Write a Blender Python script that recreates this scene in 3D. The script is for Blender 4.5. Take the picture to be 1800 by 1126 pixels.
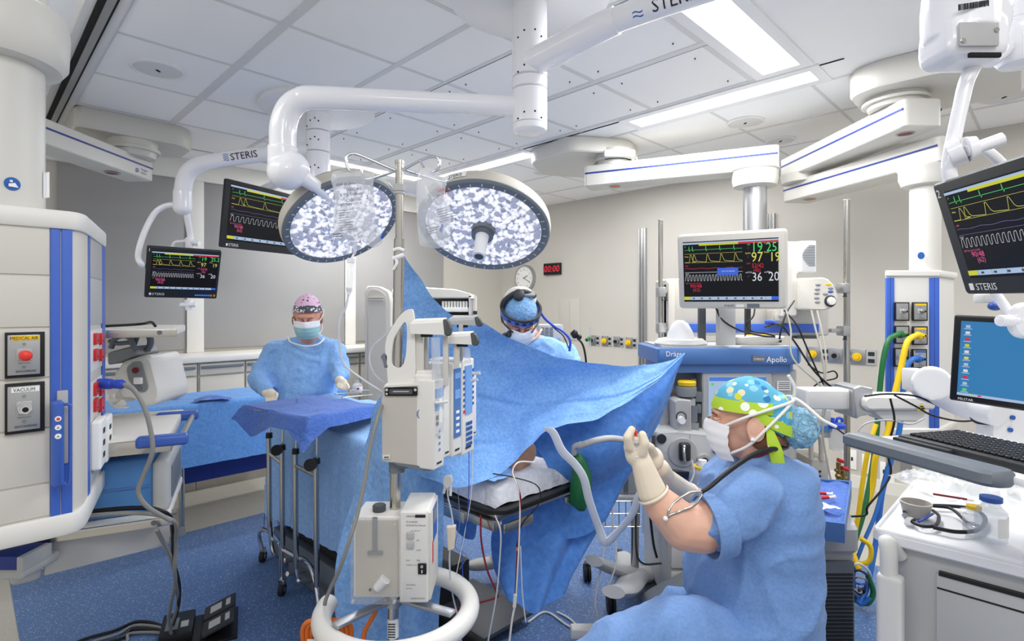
import bpy, bmesh, math, random
from mathutils import Vector, Matrix, noise
random.seed(7)
PI = math.pi
C = bpy.context.scene.collection
for o in list(bpy.data.objects): bpy.data.objects.remove(o)
# ---------------------------------------------------------------- camera
FP, CX, HY, CH, CEIL = 965.0, 900.0, 540.0, 1.5, 2.8   # focal (px), centre x, horizon y, camera height, ceiling height
cam = bpy.data.cameras.new('camera'); camo = bpy.data.objects.new('camera', cam); C.objects.link(camo)
camo.location = (0, 0, CH); camo.rotation_euler = (PI/2, 0, 0)
cam.sensor_width = 36; cam.lens = 36*FP/1800; cam.shift_y = (540-563)/1800.0*1; cam.clip_start = 0.02
bpy.context.scene.camera = camo
# ---------------------------------------------------------------- world, exposure
wd = bpy.data.worlds.new('world'); bpy.context.scene.world = wd; wd.use_nodes = True
wd.node_tree.nodes['Background'].inputs[0].default_value = (1.0, 0.99, 0.98, 1)
wd.node_tree.nodes['Background'].inputs[1].default_value = 0.86
vs = bpy.context.scene.view_settings
vs.view_transform = 'Standard'; vs.look = 'None'; vs.gamma = 1; vs.exposure = -0.42; vs.use_curve_mapping = False
def arealight(name, loc, size, power, rot=(0, 0, 0), col=(1, 1, 1)):
    l = bpy.data.lights.new(name, 'AREA'); l.shape = 'RECTANGLE'; l.size, l.size_y = size; l.energy = power; l.color = col
    o = bpy.data.objects.new(name, l); C.objects.link(o); o.location = loc; o.rotation_euler = rot; return o
# ---------------------------------------------------------------- pixel -> place helpers
SQ = math.sqrt(2)
def P(x, y, Y): return Vector(((x-CX)/FP*Y, Y, CH+(HY-y)/FP*Y))
def onZ(x, y, z): return P(x, y, (CH-z)*FP/(y-HY))
def onU(x, y, u): return P(x, y, u*SQ/(1+(x-CX)/FP))
def onV(x, y, v): return P(x, y, v*SQ/(1-(x-CX)/FP))
def UV(u, v, z=0): return Vector(((u-v)/SQ, (u+v)/SQ, z))
def ZP(y, Y): return CH+(HY-y)/FP*Y
ROOM = Matrix.Rotation(PI/4, 4, 'Z')
def A(Y, yaw=0, xp=None):
    """frame in which (x, d, y) are picture units on an upright plane at distance Y, turned by yaw about the vertical at xp"""
    s = Y/FP; xp = CX if xp is None else xp
    M = Matrix(((s, 0, 0, -xp*s), (0, s, 0, 0), (0, 0, -s, HY*s), (0, 0, 0, 1)))
    return Matrix.Translation(((xp-CX)*s, Y, CH)) @ Matrix.Rotation(yaw, 4, 'Z') @ M
def L(loc, yaw=0): return Matrix.Translation(loc) @ Matrix.Rotation(yaw, 4, 'Z')
def solve3(a, b, c, d):
    M = Matrix((a, b, c)).transposed(); return M.inverted() @ d
def rect(tl, tr, br, bl, Y):
    """place of a flat rectangle from its four corners; Y = distance of its top-left corner. returns frame (x right, y away, z up; origin bottom-left), width, height"""
    R = [Vector(((p[0]-CX)/FP, 1, (HY-p[1])/FP)) for p in (tl, tr, br, bl)]
    t = solve3(R[1], -R[2], R[3], R[0]); D = [R[0]*Y, R[1]*t[0]*Y, R[2]*t[1]*Y, R[3]*t[2]*Y]
    D = [d+Vector((0, 0, CH)) for d in D]
    return frame3(D[0], D[1], D[3])
def frame3(TL, TR, BL):
    ex = (TR-TL); w = ex.length; ex = ex/w
    ez = (TL-BL); h = ez.length; ez = ez - ex*ez.dot(ex); ez.normalize(); ey = ez.cross(ex)
    M = Matrix((ex, ey, ez)).transposed().to_4x4(); M.translation = BL
    return M, w, h
def pose(TL, BL, pt, pb, Y, w):
    """flat upright-cornered panel: its left edge runs TL-BL in the picture, its top edge passes pt and its bottom edge pb; w = real width"""
    ray = lambda p: Vector(((p[0]-CX)/FP, 1, (HY-p[1])/FP)); A_ = ray(TL)*Y; rb = ray(BL)
    def err(f, g):
        B_ = rb*Y*f; ez = (A_-B_).normalized(); ax0 = Vector((1, 0, 0)); ax0 = (ax0-ez*ax0.dot(ez)).normalized(); ay = ez.cross(ax0); ex = ax0*math.cos(g)+ay*math.sin(g); e = 0
        for o_, p in ((A_, pt), (B_, pb)):
            d = (p[0]-CX)/FP; t_ = (d*o_.y-o_.x)/(ex.x-d*ex.y); q = o_+ex*t_; e += (HY-q.z/q.y*FP-p[1])**2 if q.y > .05 and t_ > 0 else 1e6
        return e, ex, ez, B_
    best = (1e18, 1, 0); sf, sg, c = .3, 1.4, (1.0, 0.0)
    for it in range(7):
        for i in range(-10, 11):
            for j in range(-10, 11):
                f, g = c[0]+sf*i/10, c[1]+sg*j/10
                if f < .3: continue
                e = err(f, g)[0]+200*(f-1)**2
                if e < best[0]: best = (e, f, g)
        c = best[1:]; sf *= .3; sg *= .3
    e, ex, ez, B_ = err(*c); M = Matrix((ex, ez.cross(ex), ez)).transposed().to_4x4(); M.translation = B_+Vector((0, 0, CH)); h = (A_-B_).length
    print('pose', round(e, 2), [round(x, 3) for x in c], round(w, 3), round(h, 3)); return M, w, h
def cat(pts, n=6, closed=False):
    pts = [Vector(p) for p in pts]; N = len(pts)
    if N < 3 and not closed: return pts
    out = []
    for i in range(N if closed else N-1):
        if closed: a, b, c, d = pts[i-1], pts[i], pts[(i+1) % N], pts[(i+2) % N]
        else:
            b, c = pts[i], pts[i+1]; a = pts[i-1] if i else b*2-c; d = pts[i+2] if i+2 < N else c*2-b
        for k in range(n):
            t = k/n; out.append(.5*((2*b)+(c-a)*t+(2*a-5*b+4*c-d)*t*t+(3*b-a-3*c+d)*t**3))
    if not closed: out.append(pts[-1])
    return out
# ---------------------------------------------------------------- materials
def lin(c):
    if isinstance(c, str):
        c = [int(c[i:i+2], 16)/255 for i in (0, 2, 4)]
    return tuple(x/12.92 if x <= .04045 else ((x+.055)/1.055)**2.4 for x in c[:3]) + (1,)
MT = {}
def mat(name, col, rough=.5, metal=0, emit=None, es=1, alpha=1, trans=0, spec=.5, ior=1.45, coat=0):
    m = bpy.data.materials.new(name); m.use_nodes = True; b = m.node_tree.nodes['Principled BSDF']
    b.inputs['Base Color'].default_value = lin(col); b.inputs['Roughness'].default_value = rough; b.inputs['Metallic'].default_value = metal
    b.inputs['Specular IOR Level'].default_value = spec; b.inputs['IOR'].default_value = ior
    if emit: b.inputs['Emission Color'].default_value = lin(emit); b.inputs['Emission Strength'].default_value = es
    b.inputs['Alpha'].default_value = alpha; b.inputs['Transmission Weight'].default_value = trans; b.inputs['Coat Weight'].default_value = coat
    MT[name] = m; return m
def N(m, t, **kw):
    n = m.node_tree.nodes.new(t)
    for k, v in kw.items():
        if k in n.inputs: n.inputs[k].default_value = v
        else: setattr(n, k, v)
    return n
def lk(m, a, b): m.node_tree.links.new(a, b)
def ramp(m, fac, stops, interp='LINEAR'):
    r = N(m, 'ShaderNodeValToRGB'); r.color_ramp.interpolation = interp; e = r.color_ramp.elements
    while len(e) < len(stops): e.new(.5)
    for i, (p, c) in enumerate(stops): e[i].position = p; e[i].color = lin(c)
    lk(m, fac, r.inputs[0]); return r.outputs[0]
def obcoord(m, scale=1):
    tc = N(m, 'ShaderNodeTexCoord'); mp = N(m, 'ShaderNodeMapping'); mp.inputs['Scale'].default_value = (scale,)*3 if not isinstance(scale, tuple) else scale
    lk(m, tc.outputs['Object'], mp.inputs['Vector']); return mp.outputs['Vector']
def bump(m, height, strength, dist=.01):
    b = N(m, 'ShaderNodeBump'); b.inputs['Strength'].default_value = strength; b.inputs['Distance'].default_value = dist
    lk(m, height, b.inputs['Height']); lk(m, b.outputs[0], m.node_tree.nodes['Principled BSDF'].inputs['Normal']); return b
def tonal(name, c1, c2, scale, rough=.5, detail=3, bs=0, bscale=None, bd=.01, metal=0, spec=.5):
    m = mat(name, c1, rough, metal, spec=spec); v = obcoord(m)
    n = N(m, 'ShaderNodeTexNoise'); n.inputs['Scale'].default_value = scale; n.inputs['Detail'].default_value = detail; lk(m, v, n.inputs['Vector'])
    lk(m, ramp(m, n.outputs[0], [(.35, c1), (.65, c2)]), m.node_tree.nodes['Principled BSDF'].inputs['Base Color'])
    if bs:
        q = N(m, 'ShaderNodeTexNoise'); q.inputs['Scale'].default_value = bscale or scale; q.inputs['Detail'].default_value = 4; lk(m, v, q.inputs['Vector']); bump(m, q.outputs[0], bs, bd)
    return m
mat('white', 'F0F0F2', .35); mat('offwhite', 'E6E4DE', .45); mat('enamel', 'F6F6FA', .18, coat=.3); mat('boomwhite', 'D6D4CD', .4)
mat('beige', 'D5D1C8', .5); mat('putty', 'C4BFB5', .5); mat('greyplastic', 'B4B4B4', .45); mat('midgrey', '8D9092', .45); mat('cartgrey', 'B9BABA', .5)
mat('slate', '6F767E', .45); mat('darkgrey', '4A4D50', .5); mat('charcoal', '2B2D30', .5); mat('black', '121214', .45); mat('gap', '1A1A1A', .9); mat('rubber', '202022', .7)
mat('steel', 'B9B7B2', .22, 1); mat('chrome', 'DADADA', .12, 1); mat('alu', 'B8B9BB', .35, .9); mat('brushed', 'C6C3BC', .24, 1); mat('brass', 'A08A5A', .3, 1)
mat('boomblue', '3F66C4', .45); mat('navyline', '2A3C8C', .5); mat('handleblue', '3F63B8', .35); mat('machineblue', '4F78B4', .4); mat('boxblue', '4C83BF', .45)
mat('red', 'C8242C', .4); mat('hotred', 'E83A30', .4); mat('darkred', '7A1620', .4); mat('yellow', 'F0C81A', .45); mat('green', '1D6B3A', .45); mat('hoseblue', '2C6FC4', .4)
mat('orange', 'E8792A', .5); mat('tubeclear', 'D8DDE6', .15, alpha=.75); mat('cablegrey', '8C8C88', .5); mat('cablewhite', 'E4E2DC', .5); mat('cableblue', '2C50C0', .4)
mat('labelwhite', 'F5F5F2', .6); mat('ink', '25282C', .7); mat('inkblue', '2F62B4', .6); mat('lcdblue', '6E97CE', .25, emit='6E97CE', es=.25)
mat('glove', 'E9DCC6', .45); mat('hairblond', 'B58E55', .6); mat('hairbrown', '7A5236', .6); mat('maskwhite', 'F2F2F4', .8); mat('maskteal', 'A9D2D0', .85)
mat('elastic', 'F2F0EC', .7); mat('lcd', '0D0E12', .25, emit='17181C', es=1, spec=.15)
for n, c, e in (('sgreen', '5CE87A', 1), ('syellow', 'EDE86A', 1), ('swhite', 'EDF1FA', 1), ('spink', 'F0609A', 1), ('sred', 'E02848', 1), ('sblue', '5088F0', 1), ('spale', 'B9D2F2', 1), ('syel', 'DFDF30', 1), ('desktop', '2F86C4', 1), ('sgrey', '5A5C60', .6), ('led', 'FF2A48', 1.2), ('sviolet', '7A6AA8', .8), ('bluebtn', '3C6CF0', 1), ('sblack', '1A1A1E', 1)):
    mat(n, c if n != 'led' else 'FF2A48', .3, emit=c, es=e)
    if n != 'sblack': MT[n].node_tree.nodes['Principled BSDF'].inputs['Base Color'].default_value = lin('101010')
mat('lamp', 'FFFFFF', .5, emit='FFFFFF', es=2.2)
mat('diffuserwhite', 'FFFFFF', .5, emit='FFFFFF', es=5)
tonal('wallpaint', 'C8C3BA', 'CBC7BE', 1.5, .6); tonal('wallgrey', '9A9998', 'A09F9E', 1.2, .5); tonal('ceilingtile', 'F8F8F8', 'FAFAFA', 2, .8)
mat('tbar', 'DADADA', .5); mat('tbarwhite', 'DCDCDC', .5)
tonal('skin', 'E3B096', 'D79F86', 18, .5, bs=.05, bscale=120, bd=.002); tonal('skinpink', 'DBA290', 'D29584', 18, .5); tonal('skintan', 'C79C80', 'BE9074', 18, .55); tonal('skinpale', 'E6B9A2', 'DBA68E', 9, .5, bs=.05, bscale=120, bd=.002)
def cloth(name, c1, c2, s=6, wr=.5, fine=.25, fs=60, rough=.8, crease=True, sheen=.15):
    m = mat(name, c1, rough); v = obcoord(m); b = m.node_tree.nodes['Principled BSDF']
    n = N(m, 'ShaderNodeTexNoise'); n.inputs['Scale'].default_value = fs; n.inputs['Detail'].default_value = 6; lk(m, v, n.inputs['Vector'])
    lk(m, ramp(m, n.outputs[0], [(.36, c1), (.64, c2)]), b.inputs['Base Color'])
    w = N(m, 'ShaderNodeTexNoise'); w.inputs['Scale'].default_value = s; w.inputs['Detail'].default_value = 5; w.inputs['Distortion'].default_value = 1.2; lk(m, v, w.inputs['Vector'])
    mx = N(m, 'ShaderNodeMath', operation='MULTIPLY_ADD'); lk(m, n.outputs[0], mx.inputs[0]); mx.inputs[1].default_value = fine
    if crease:
        q = N(m, 'ShaderNodeTexVoronoi', feature='DISTANCE_TO_EDGE'); q.inputs['Scale'].default_value = s*.8
        dn = N(m, 'ShaderNodeTexNoise'); dn.inputs['Scale'].default_value = s*.5; lk(m, v, dn.inputs['Vector'])
        ad = N(m, 'ShaderNodeMixRGB'); ad.inputs[0].default_value = .35; lk(m, v, ad.inputs[1]); lk(m, dn.outputs[1], ad.inputs[2]); lk(m, ad.outputs[0], q.inputs['Vector'])
        mi = N(m, 'ShaderNodeMath', operation='MINIMUM'); lk(m, q.outputs[0], mi.inputs[0]); mi.inputs[1].default_value = .12
        m2 = N(m, 'ShaderNodeMath', operation='MULTIPLY_ADD'); lk(m, mi.outputs[0], m2.inputs[0]); m2.inputs[1].default_value = 1.6; lk(m, w.outputs[0], m2.inputs[2]); lk(m, m2.outputs[0], mx.inputs[2])
    else: lk(m, w.outputs[0], mx.inputs[2])
    bump(m, mx.outputs[0], wr, .02); b.inputs['Sheen Weight'].default_value = sheen; return m
cloth('drape', '6FA3E2', '88B7EE', 5, .4, .3, 90); cloth('drapeshade', '4A82CE', '5990DA', 5, .4, .2, 40); cloth('gown', '7FADE6', '8FBBEE', 9, .55, .1, 90); cloth('scrubs', '6A8FC6', '7398CE', 9, .45, .08, 140, crease=False)  # the darker drape copy has the shade of the fold put into its colour
cloth('towel', '4568B4', '5075C2', 14, .5, .2, 120, .9); cloth('tablesheet', '86B2EA', '98C2F2', 4, .5, .15, 60); cloth('backdrape', '5A92D6', '679FE0', 5, .4, .1, 60); cloth('linen', 'C4C6CC', 'D0D2D8', 10, .6, .1, 60); cloth('padblue', '7AABE6', '90BDF0', 9, .6, .2, 60)
cloth('bouffant', '7DB6D8', '9FCDE6', 30, .8, .2, 90); cloth('surgcap', '6E9CCB', '84AEDA', 25, .5, .2, 90)
# patterned scrub caps
def spotcap(name, base, cols, sc, thr):
    m = mat(name, base, .8); v = obcoord(m, sc); b = m.node_tree.nodes['Principled BSDF']
    q = N(m, 'ShaderNodeTexVoronoi'); lk(m, v, q.inputs['Vector']); q.inputs['Scale'].default_value = 1
    f = ramp(m, q.outputs['Distance'], [(0, (0, 0, 0)), (thr, (1, 1, 1))], 'CONSTANT')
    sp = N(m, 'ShaderNodeSeparateColor'); lk(m, q.outputs['Color'], sp.inputs[0])
    k = ramp(m, sp.outputs[0], [(i/len(cols), c) for i, c in enumerate(cols)], 'CONSTANT')
    mx = N(m, 'ShaderNodeMixRGB'); lk(m, f, mx.inputs[0]); lk(m, k, mx.inputs[1]); mx.inputs[2].default_value = lin(base); lk(m, mx.outputs[0], b.inputs['Base Color']); return m
spotcap('owlcap', '5FB4D6', ['2E7FBE', 'F5F2D0', 'D8D640', '3A8FC8', 'E9E3C0', '8FD0E8'], 42, .42)
spotcap('limeband', 'B4D63C', ['F8F8F0', 'F8F8F0'], 22, .3)
spotcap('pinkcap', 'E2BBD6', ['3A3A44', 'E9C9DE', 'C890B8', '55505C'], 45, .3)
spotcap('dotband', '55565E', ['F4F4F4', 'F4F4F4'], 70, .42)
# blue speckled sheet floor
def speck(name, c1, c2, c3):
    m = mat(name, c1, .4); v = obcoord(m); b = m.node_tree.nodes['Principled BSDF']
    n = N(m, 'ShaderNodeTexNoise'); n.inputs['Scale'].default_value = 130; n.inputs['Detail'].default_value = 2; lk(m, v, n.inputs['Vector'])
    f = ramp(m, n.outputs[0], [(.0, c2), (.42, c1), (.6, c1), (.66, c3)]); lk(m, f, b.inputs['Base Color']); return m
speck('floorblue', '4F6E9E', '466492', '9FB2CC'); speck('floorgrey', 'B4B0A6', 'A5A198', 'C8C5BC')
# clear plastic
def clear(name, col, a, rough=.1):
    m = mat(name, col, rough, alpha=a); return m
clear('bag', 'E2E5EA', .34, .08); clear('clearplastic', 'DCE2EA', .35, .08); clear('wrap', 'EEF0F0', .38, .2); clear('acrylic', 'D9D6D2', .16, .05); clear('fluid', 'C8D2DE', .3, .05)
# ---------------------------------------------------------------- mesh builder
class MB:
    def __init__(s, F=None, m='white'):
        s.bm = bmesh.new(); s.F = F.copy() if F else Matrix(); s.m = m; s.sl = []
    def mi(s, m=None):
        m = m or s.m
        if m not in s.sl: s.sl.append(m)
        return s.sl.index(m)
    def V(s, p): return s.bm.verts.new(s.F @ Vector(p))
    def face(s, vs, m=None):
        try: f = s.bm.faces.new(vs); f.material_index = s.mi(m); return f
        except ValueError: return None
    def poly(s, pts, m=None): return s.face([s.V(p) for p in pts], m)
    def add(s, k):
        o = s.F; s.F = Matrix(); s.merge(k.bm, None, k.m); s.F = o
    def box(s, x0, x1, y0, y1, z0, z1, b=0, seg=2, m=None, R=None):
        t = bmesh.new(); bmesh.ops.create_cube(t, size=1)
        for v in t.verts: v.co = Vector((x0+(v.co.x+.5)*(x1-x0), y0+(v.co.y+.5)*(y1-y0), z0+(v.co.z+.5)*(z1-z0)))
        if b: bmesh.ops.bevel(t, geom=t.edges[:], offset=min(b, .49*min(abs(x1-x0), abs(y1-y0), abs(z1-z0))), segments=seg, affect='EDGES', profile=.6)
        s.merge(t, R, m)
    def merge(s, t, R=None, m=None):
        mp = {}; M = s.F @ R if R else s.F
        for v in t.verts: mp[v] = s.bm.verts.new(M @ v.co)
        k = s.mi(m)
        for f in t.faces:
            try: g = s.bm.faces.new([mp[v] for v in f.verts]); g.material_index = k
            except ValueError: pass
        t.free()
    def loft(s, rings, cap=True, closed=True, m=None, wrap=False):
        R = [[s.V(p) for p in r] for r in rings]; n = len(R[0]); K = len(R)
        for i in range(K if wrap else K-1):
            a, b = R[i], R[(i+1) % K]
            for j in range(n if closed else n-1): s.face([a[j], a[(j+1) % n], b[(j+1) % n], b[j]], m)
        if cap and closed and not wrap: s.face(R[0][::-1], m); s.face(R[-1], m)
    def tube(s, pts, r, seg=10, n=6, closed=False, m=None, cap=True, flat=1):
        K = len(pts)
        q = cat(pts, n, closed) if n > 1 else [Vector(p) for p in pts]
        if isinstance(r, (list, tuple)):
            rr = []; T = len(q)
            for i in range(T):
                t = i/(T-1)*(K-1); a = min(int(t), K-2); rr.append(r[a]+(r[a+1]-r[a])*(t-a))
        else: rr = [r]*len(q)
        rings = []; up = None
        for i, p in enumerate(q):
            if closed: d = q[(i+1) % len(q)]-q[i-1]
            else: d = q[min(i+1, len(q)-1)]-q[max(i-1, 0)]
            if d.length < 1e-9: d = Vector((0, 0, 1))
            d.normalize()
            if up is None: up = Vector((0, 0, 1)) if abs(d.z) < .9 else Vector((1, 0, 0))
            a = d.cross(up); a.normalize(); b = a.cross(d); up = b
            rings.append([p+(a*math.cos(t)*flat+b*math.sin(t))*rr[i] for t in [2*PI*k/seg for k in range(seg)]])
        s.loft(rings, cap and not closed, True, m, closed)
    def cyl(s, p0, p1, r0, r1=None, seg=20, m=None, cap=True):
        r1 = r0 if r1 is None else r1; p0, p1 = Vector(p0), Vector(p1); s.lathe([(0, r0), ((p1-p0).length, r1)], p0, p1-p0, seg, m, cap)
    def lathe(s, prof, c, ax=(0, 0, 1), seg=24, m=None, cap=True, sx=1, a0=0, a1=2*PI, xdir=None):
        ax = Vector(ax).normalized(); c = Vector(c)
        a = ax.orthogonal().normalized() if xdir is None else (Vector(xdir)-ax*Vector(xdir).dot(ax)).normalized(); b = ax.cross(a)
        full = abs(a1-a0-2*PI) < 1e-6; K = seg if full else seg+1
        s.loft([[c+ax*h+(a*math.cos(t)*sx+b*math.sin(t))*max(r, 1e-5) for t in [a0+(a1-a0)*k/seg for k in range(K)]] for h, r in prof], cap and full, full, m)
    def ell(s, c, r, R=None, seg=20, rg=12, m=None):
        c = Vector(c); r = Vector(r) if hasattr(r, '__len__') else Vector((r, r, r)); R = R or Matrix.Identity(3); rings = []
        for i in range(rg+1):
            t = PI*(i/rg); q = max(math.sin(t), .004)
            rings.append([c+R @ Vector((r.x*q*math.cos(f), r.y*q*math.sin(f), -r.z*math.cos(t))) for f in [2*PI*k/seg for k in range(seg)]])
        s.loft(rings, True, True, m)
    def cone2(s, a, b, ra, rb, seg=14):
        """closed round cone (capsule) from a to b"""
        a, b = Vector(a), Vector(b); ax = b-a; h = ax.length; pr = []
        for i in range(6): t = PI/2*i/5; pr.append((-ra*math.cos(t), ra*math.sin(t)))
        for i in range(6): t = PI/2*i/5; pr.append((h+rb*math.sin(t), rb*math.cos(t)))
        s.lathe(pr, a, ax, seg)
    def chain(s, pts, rs, seg=14):
        for i in range(len(pts)-1): s.cone2(pts[i], pts[i+1], rs[i], rs[i+1], seg)
    def prism(s, pts, a, b, ax='z', m=None, b2=0):
        f = {'z': lambda p, h: (p[0], p[1], h), 'y': lambda p, h: (p[0], h, p[1]), 'x': lambda p, h: (h, p[0], p[1])}[ax]
        if b2:
            cx = sum(p[0] for p in pts)/len(pts); cy = sum(p[1] for p in pts)/len(pts)
            w = max(abs(p[0]-cx) for p in pts); hh = max(abs(p[1]-cy) for p in pts); q = [(cx+(p[0]-cx)*(1-b2/w), cy+(p[1]-cy)*(1-b2/hh)) for p in pts]; sg = 1 if b > a else -1
            s.loft([[f(p, a) for p in q], [f(p, a+sg*b2) for p in pts], [f(p, b-sg*b2) for p in pts], [f(p, b) for p in q]], m=m)
        else: s.loft([[f(p, a) for p in pts], [f(p, b) for p in pts]], m=m)
    def text(s, t, size, x, z, y=0, m=None, ax=1, shear=0, align='LEFT', rot=0, mode='xz', d=0):
        cu = bpy.data.curves.new('t', 'FONT'); cu.body = t; cu.size = size; cu.resolution_u = 2; cu.shear = shear; cu.align_x = align; cu.extrude = d
        ob = bpy.data.objects.new('t', cu); C.objects.link(ob); bpy.context.view_layer.update()
        me = bpy.data.meshes.new_from_object(ob.evaluated_get(bpy.context.evaluated_depsgraph_get()))
        tb = bmesh.new(); tb.from_mesh(me); bpy.data.objects.remove(ob); bpy.data.curves.remove(cu); bpy.data.meshes.remove(me)
        ca, sa = math.cos(rot), math.sin(rot)
        for v in tb.verts:
            X, Z = v.co.x*ax, v.co.y; X, Z = X*ca-Z*sa, X*sa+Z*ca
            v.co = Vector((x+X, y+v.co.z, z+Z)) if mode == 'xz' else Vector((x+X, z+Z, y))
        s.merge(tb, None, m)
    def rib(s, pts, w, y=0, m=None):
        for (x0, z0), (x1, z1) in zip(pts, pts[1:]):
            d = Vector((x1-x0, z1-z0)); l = d.length
            if l < 1e-9: continue
            d /= l; n = Vector((-d.y, d.x))*w/2; e = d*w*.25
            s.poly([(x0-e.x+n.x, y, z0-e.y+n.y), (x1+e.x+n.x, y, z1+e.y+n.y), (x1+e.x-n.x, y, z1+e.y-n.y), (x0-e.x-n.x, y, z0-e.y-n.y)], m)
class MBA(MB):
    """MB in a frame made by A(): control points give the place in the picture at their own distance"""
    _b = False
    def q(s, p): k = 1+p[1]/FP; return (CX+(p[0]-CX)*k, p[1], HY+(p[2]-HY)*k)
    def _run(s, f, *a, **k):
        s._b = True; r = f(s, *a, **k); s._b = False; return r
    def chain(s, pts, *a, **k): return MB.chain(s, pts, *a, **k) if s._b else s._run(MB.chain, [s.q(p) for p in pts], *a, **k)
    def tube(s, pts, *a, **k): return MB.tube(s, pts, *a, **k) if s._b else s._run(MB.tube, [s.q(p) for p in pts], *a, **k)
    def ell(s, c, *a, **k): return MB.ell(s, c, *a, **k) if s._b else s._run(MB.ell, s.q(c), *a, **k)
    def cyl(s, p0, p1, *a, **k): return MB.cyl(s, p0, p1, *a, **k) if s._b else s._run(MB.cyl, s.q(p0), s.q(p1), *a, **k)
    def lathe(s, pr, c, *a, **k): return MB.lathe(s, pr, c, *a, **k) if s._b else s._run(MB.lathe, pr, s.q(c), *a, **k)
def rpoly(pts, r, n=4):
    """round the corners of a 2D polygon; r = number or list"""
    out = []; K = len(pts)
    for i in range(K):
        p = Vector(pts[i]); a = Vector(pts[i-1]); b = Vector(pts[(i+1) % K]); rr = r[i] if isinstance(r, (list, tuple)) else r
        if rr <= 0: out.append(tuple(p)); continue
        da, db = (a-p), (b-p); q = min(rr, da.length*.49, db.length*.49); s0 = p+da.normalized()*q; s1 = p+db.normalized()*q
        for k in range(n+1):
            t = k/n; out.append(tuple(s0*(1-t)**2+p*2*t*(1-t)+s1*t*t))
    return out
def rr(x0, x1, z0, z1, r, n=4): return rpoly([(x0, z0), (x1, z0), (x1, z1), (x0, z1)], r, n)
WM = {}
def thing(name, label, cat_, loc=(0, 0, 0), rz=0, group=None):
    o = bpy.data.objects.new(name, None); C.objects.link(o); o.location = loc; o.rotation_euler = (0, 0, rz); o.empty_display_size = .05
    o['label'] = label; o['category'] = cat_
    if group: o['group'] = group
    WM[o.name] = L(Vector(loc), rz); return o
def mk(name, mb, sharp=40, recalc=True):
    bm = mb.bm
    if recalc: bmesh.ops.recalc_face_normals(bm, faces=bm.faces[:])
    me = bpy.data.meshes.new(name); bm.to_mesh(me); bm.free()
    for m in mb.sl: me.materials.append(MT[m])
    for p in me.polygons: p.use_smooth = True
    me.set_sharp_from_angle(angle=math.radians(sharp))
    o = bpy.data.objects.new(name, me); C.objects.link(o); return o
def part(name, mb, parent, label=None, sharp=40, recalc=True):
    o = mk(name, mb, sharp, recalc)
    W = WM[parent.name]; o.data.transform(W.inverted()); o.parent = parent; WM[o.name] = W
    if label: o['label'] = label
    return o
def solo(name, mb, label=None, cat_=None, group=None, kind=None, sharp=40, origin=True, recalc=True):
    o = mk(name, mb, sharp, recalc)
    if origin:
        vs = [v.co for v in o.data.vertices]; c = Vector(((min(v.x for v in vs)+max(v.x for v in vs))/2, (min(v.y for v in vs)+max(v.y for v in vs))/2, min(v.z for v in vs)))
        o.data.transform(Matrix.Translation(-c)); o.location = c; WM[o.name] = Matrix.Translation(c)
    else: WM[o.name] = Matrix()
    if label: o['label'] = label
    if cat_: o['category'] = cat_
    if group: o['group'] = group
    if kind: o['kind'] = kind
    return o
def bake(mb, voxel, smooth=4, fac=.5, fn=None, sub=0, m=None):
    """fuse the closed shapes of mb into one continuous skin; returns an MB"""
    bmesh.ops.recalc_face_normals(mb.bm, faces=mb.bm.faces[:])
    me = bpy.data.meshes.new('b'); mb.bm.to_mesh(me); mb.bm.free(); o = bpy.data.objects.new('b', me); C.objects.link(o)
    r = o.modifiers.new('r', 'REMESH'); r.mode = 'VOXEL'; r.voxel_size = voxel
    if smooth: q = o.modifiers.new('s', 'SMOOTH'); q.iterations = smooth; q.factor = fac
    bpy.context.view_layer.update()
    e = bpy.data.meshes.new_from_object(o.evaluated_get(bpy.context.evaluated_depsgraph_get()))
    bpy.data.objects.remove(o); bpy.data.meshes.remove(me)
    out = MB(None, m or mb.m); out.bm.from_mesh(e); bpy.data.meshes.remove(e); out.mi()
    for f in out.bm.faces: f.material_index = 0
    if fn:
        out.bm.normal_update(); mv = [(v, fn(v.co.copy(), v.normal.copy())) for v in out.bm.verts]
        for v, p in mv: v.co = p
    return out
def surf(rows, nu=6, nv=6, m='drape', disp=0, dsc=3, fn=None, F=None, th=0):
    """smooth sheet through a net of control points"""
    mb = MB(F, m); R1 = [cat(r, nu) for r in rows]; cols = [cat([r[j] for r in R1], nv) for j in range(len(R1[0]))]
    nr = len(cols[0]); G = [[cols[j][i] for j in range(len(cols))] for i in range(nr)]; Q = []
    for i in range(nr):
        row = []
        for j in range(len(G[0])):
            p = G[i][j]; a = G[i][min(j+1, len(G[0])-1)]-G[i][max(j-1, 0)]; b = G[min(i+1, nr-1)][j]-G[max(i-1, 0)][j]; n = a.cross(b)
            if n.length > 1e-12: n.normalize()
            d = disp*noise.noise(p*dsc) + disp*.5*noise.noise(p*dsc*2.7) if disp else 0
            if fn: d += fn(i/(nr-1), j/(len(G[0])-1), p)
            row.append(mb.V(p+n*d))
        Q.append(row)
    for i in range(nr-1):
        for j in range(len(Q[0])-1): mb.face([Q[i][j], Q[i][j+1], Q[i+1][j+1], Q[i+1][j]])
    return mb
def solid(o, t): q = o.modifiers.new('s', 'SOLIDIFY'); q.thickness = t; q.offset = 0; return o
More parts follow.
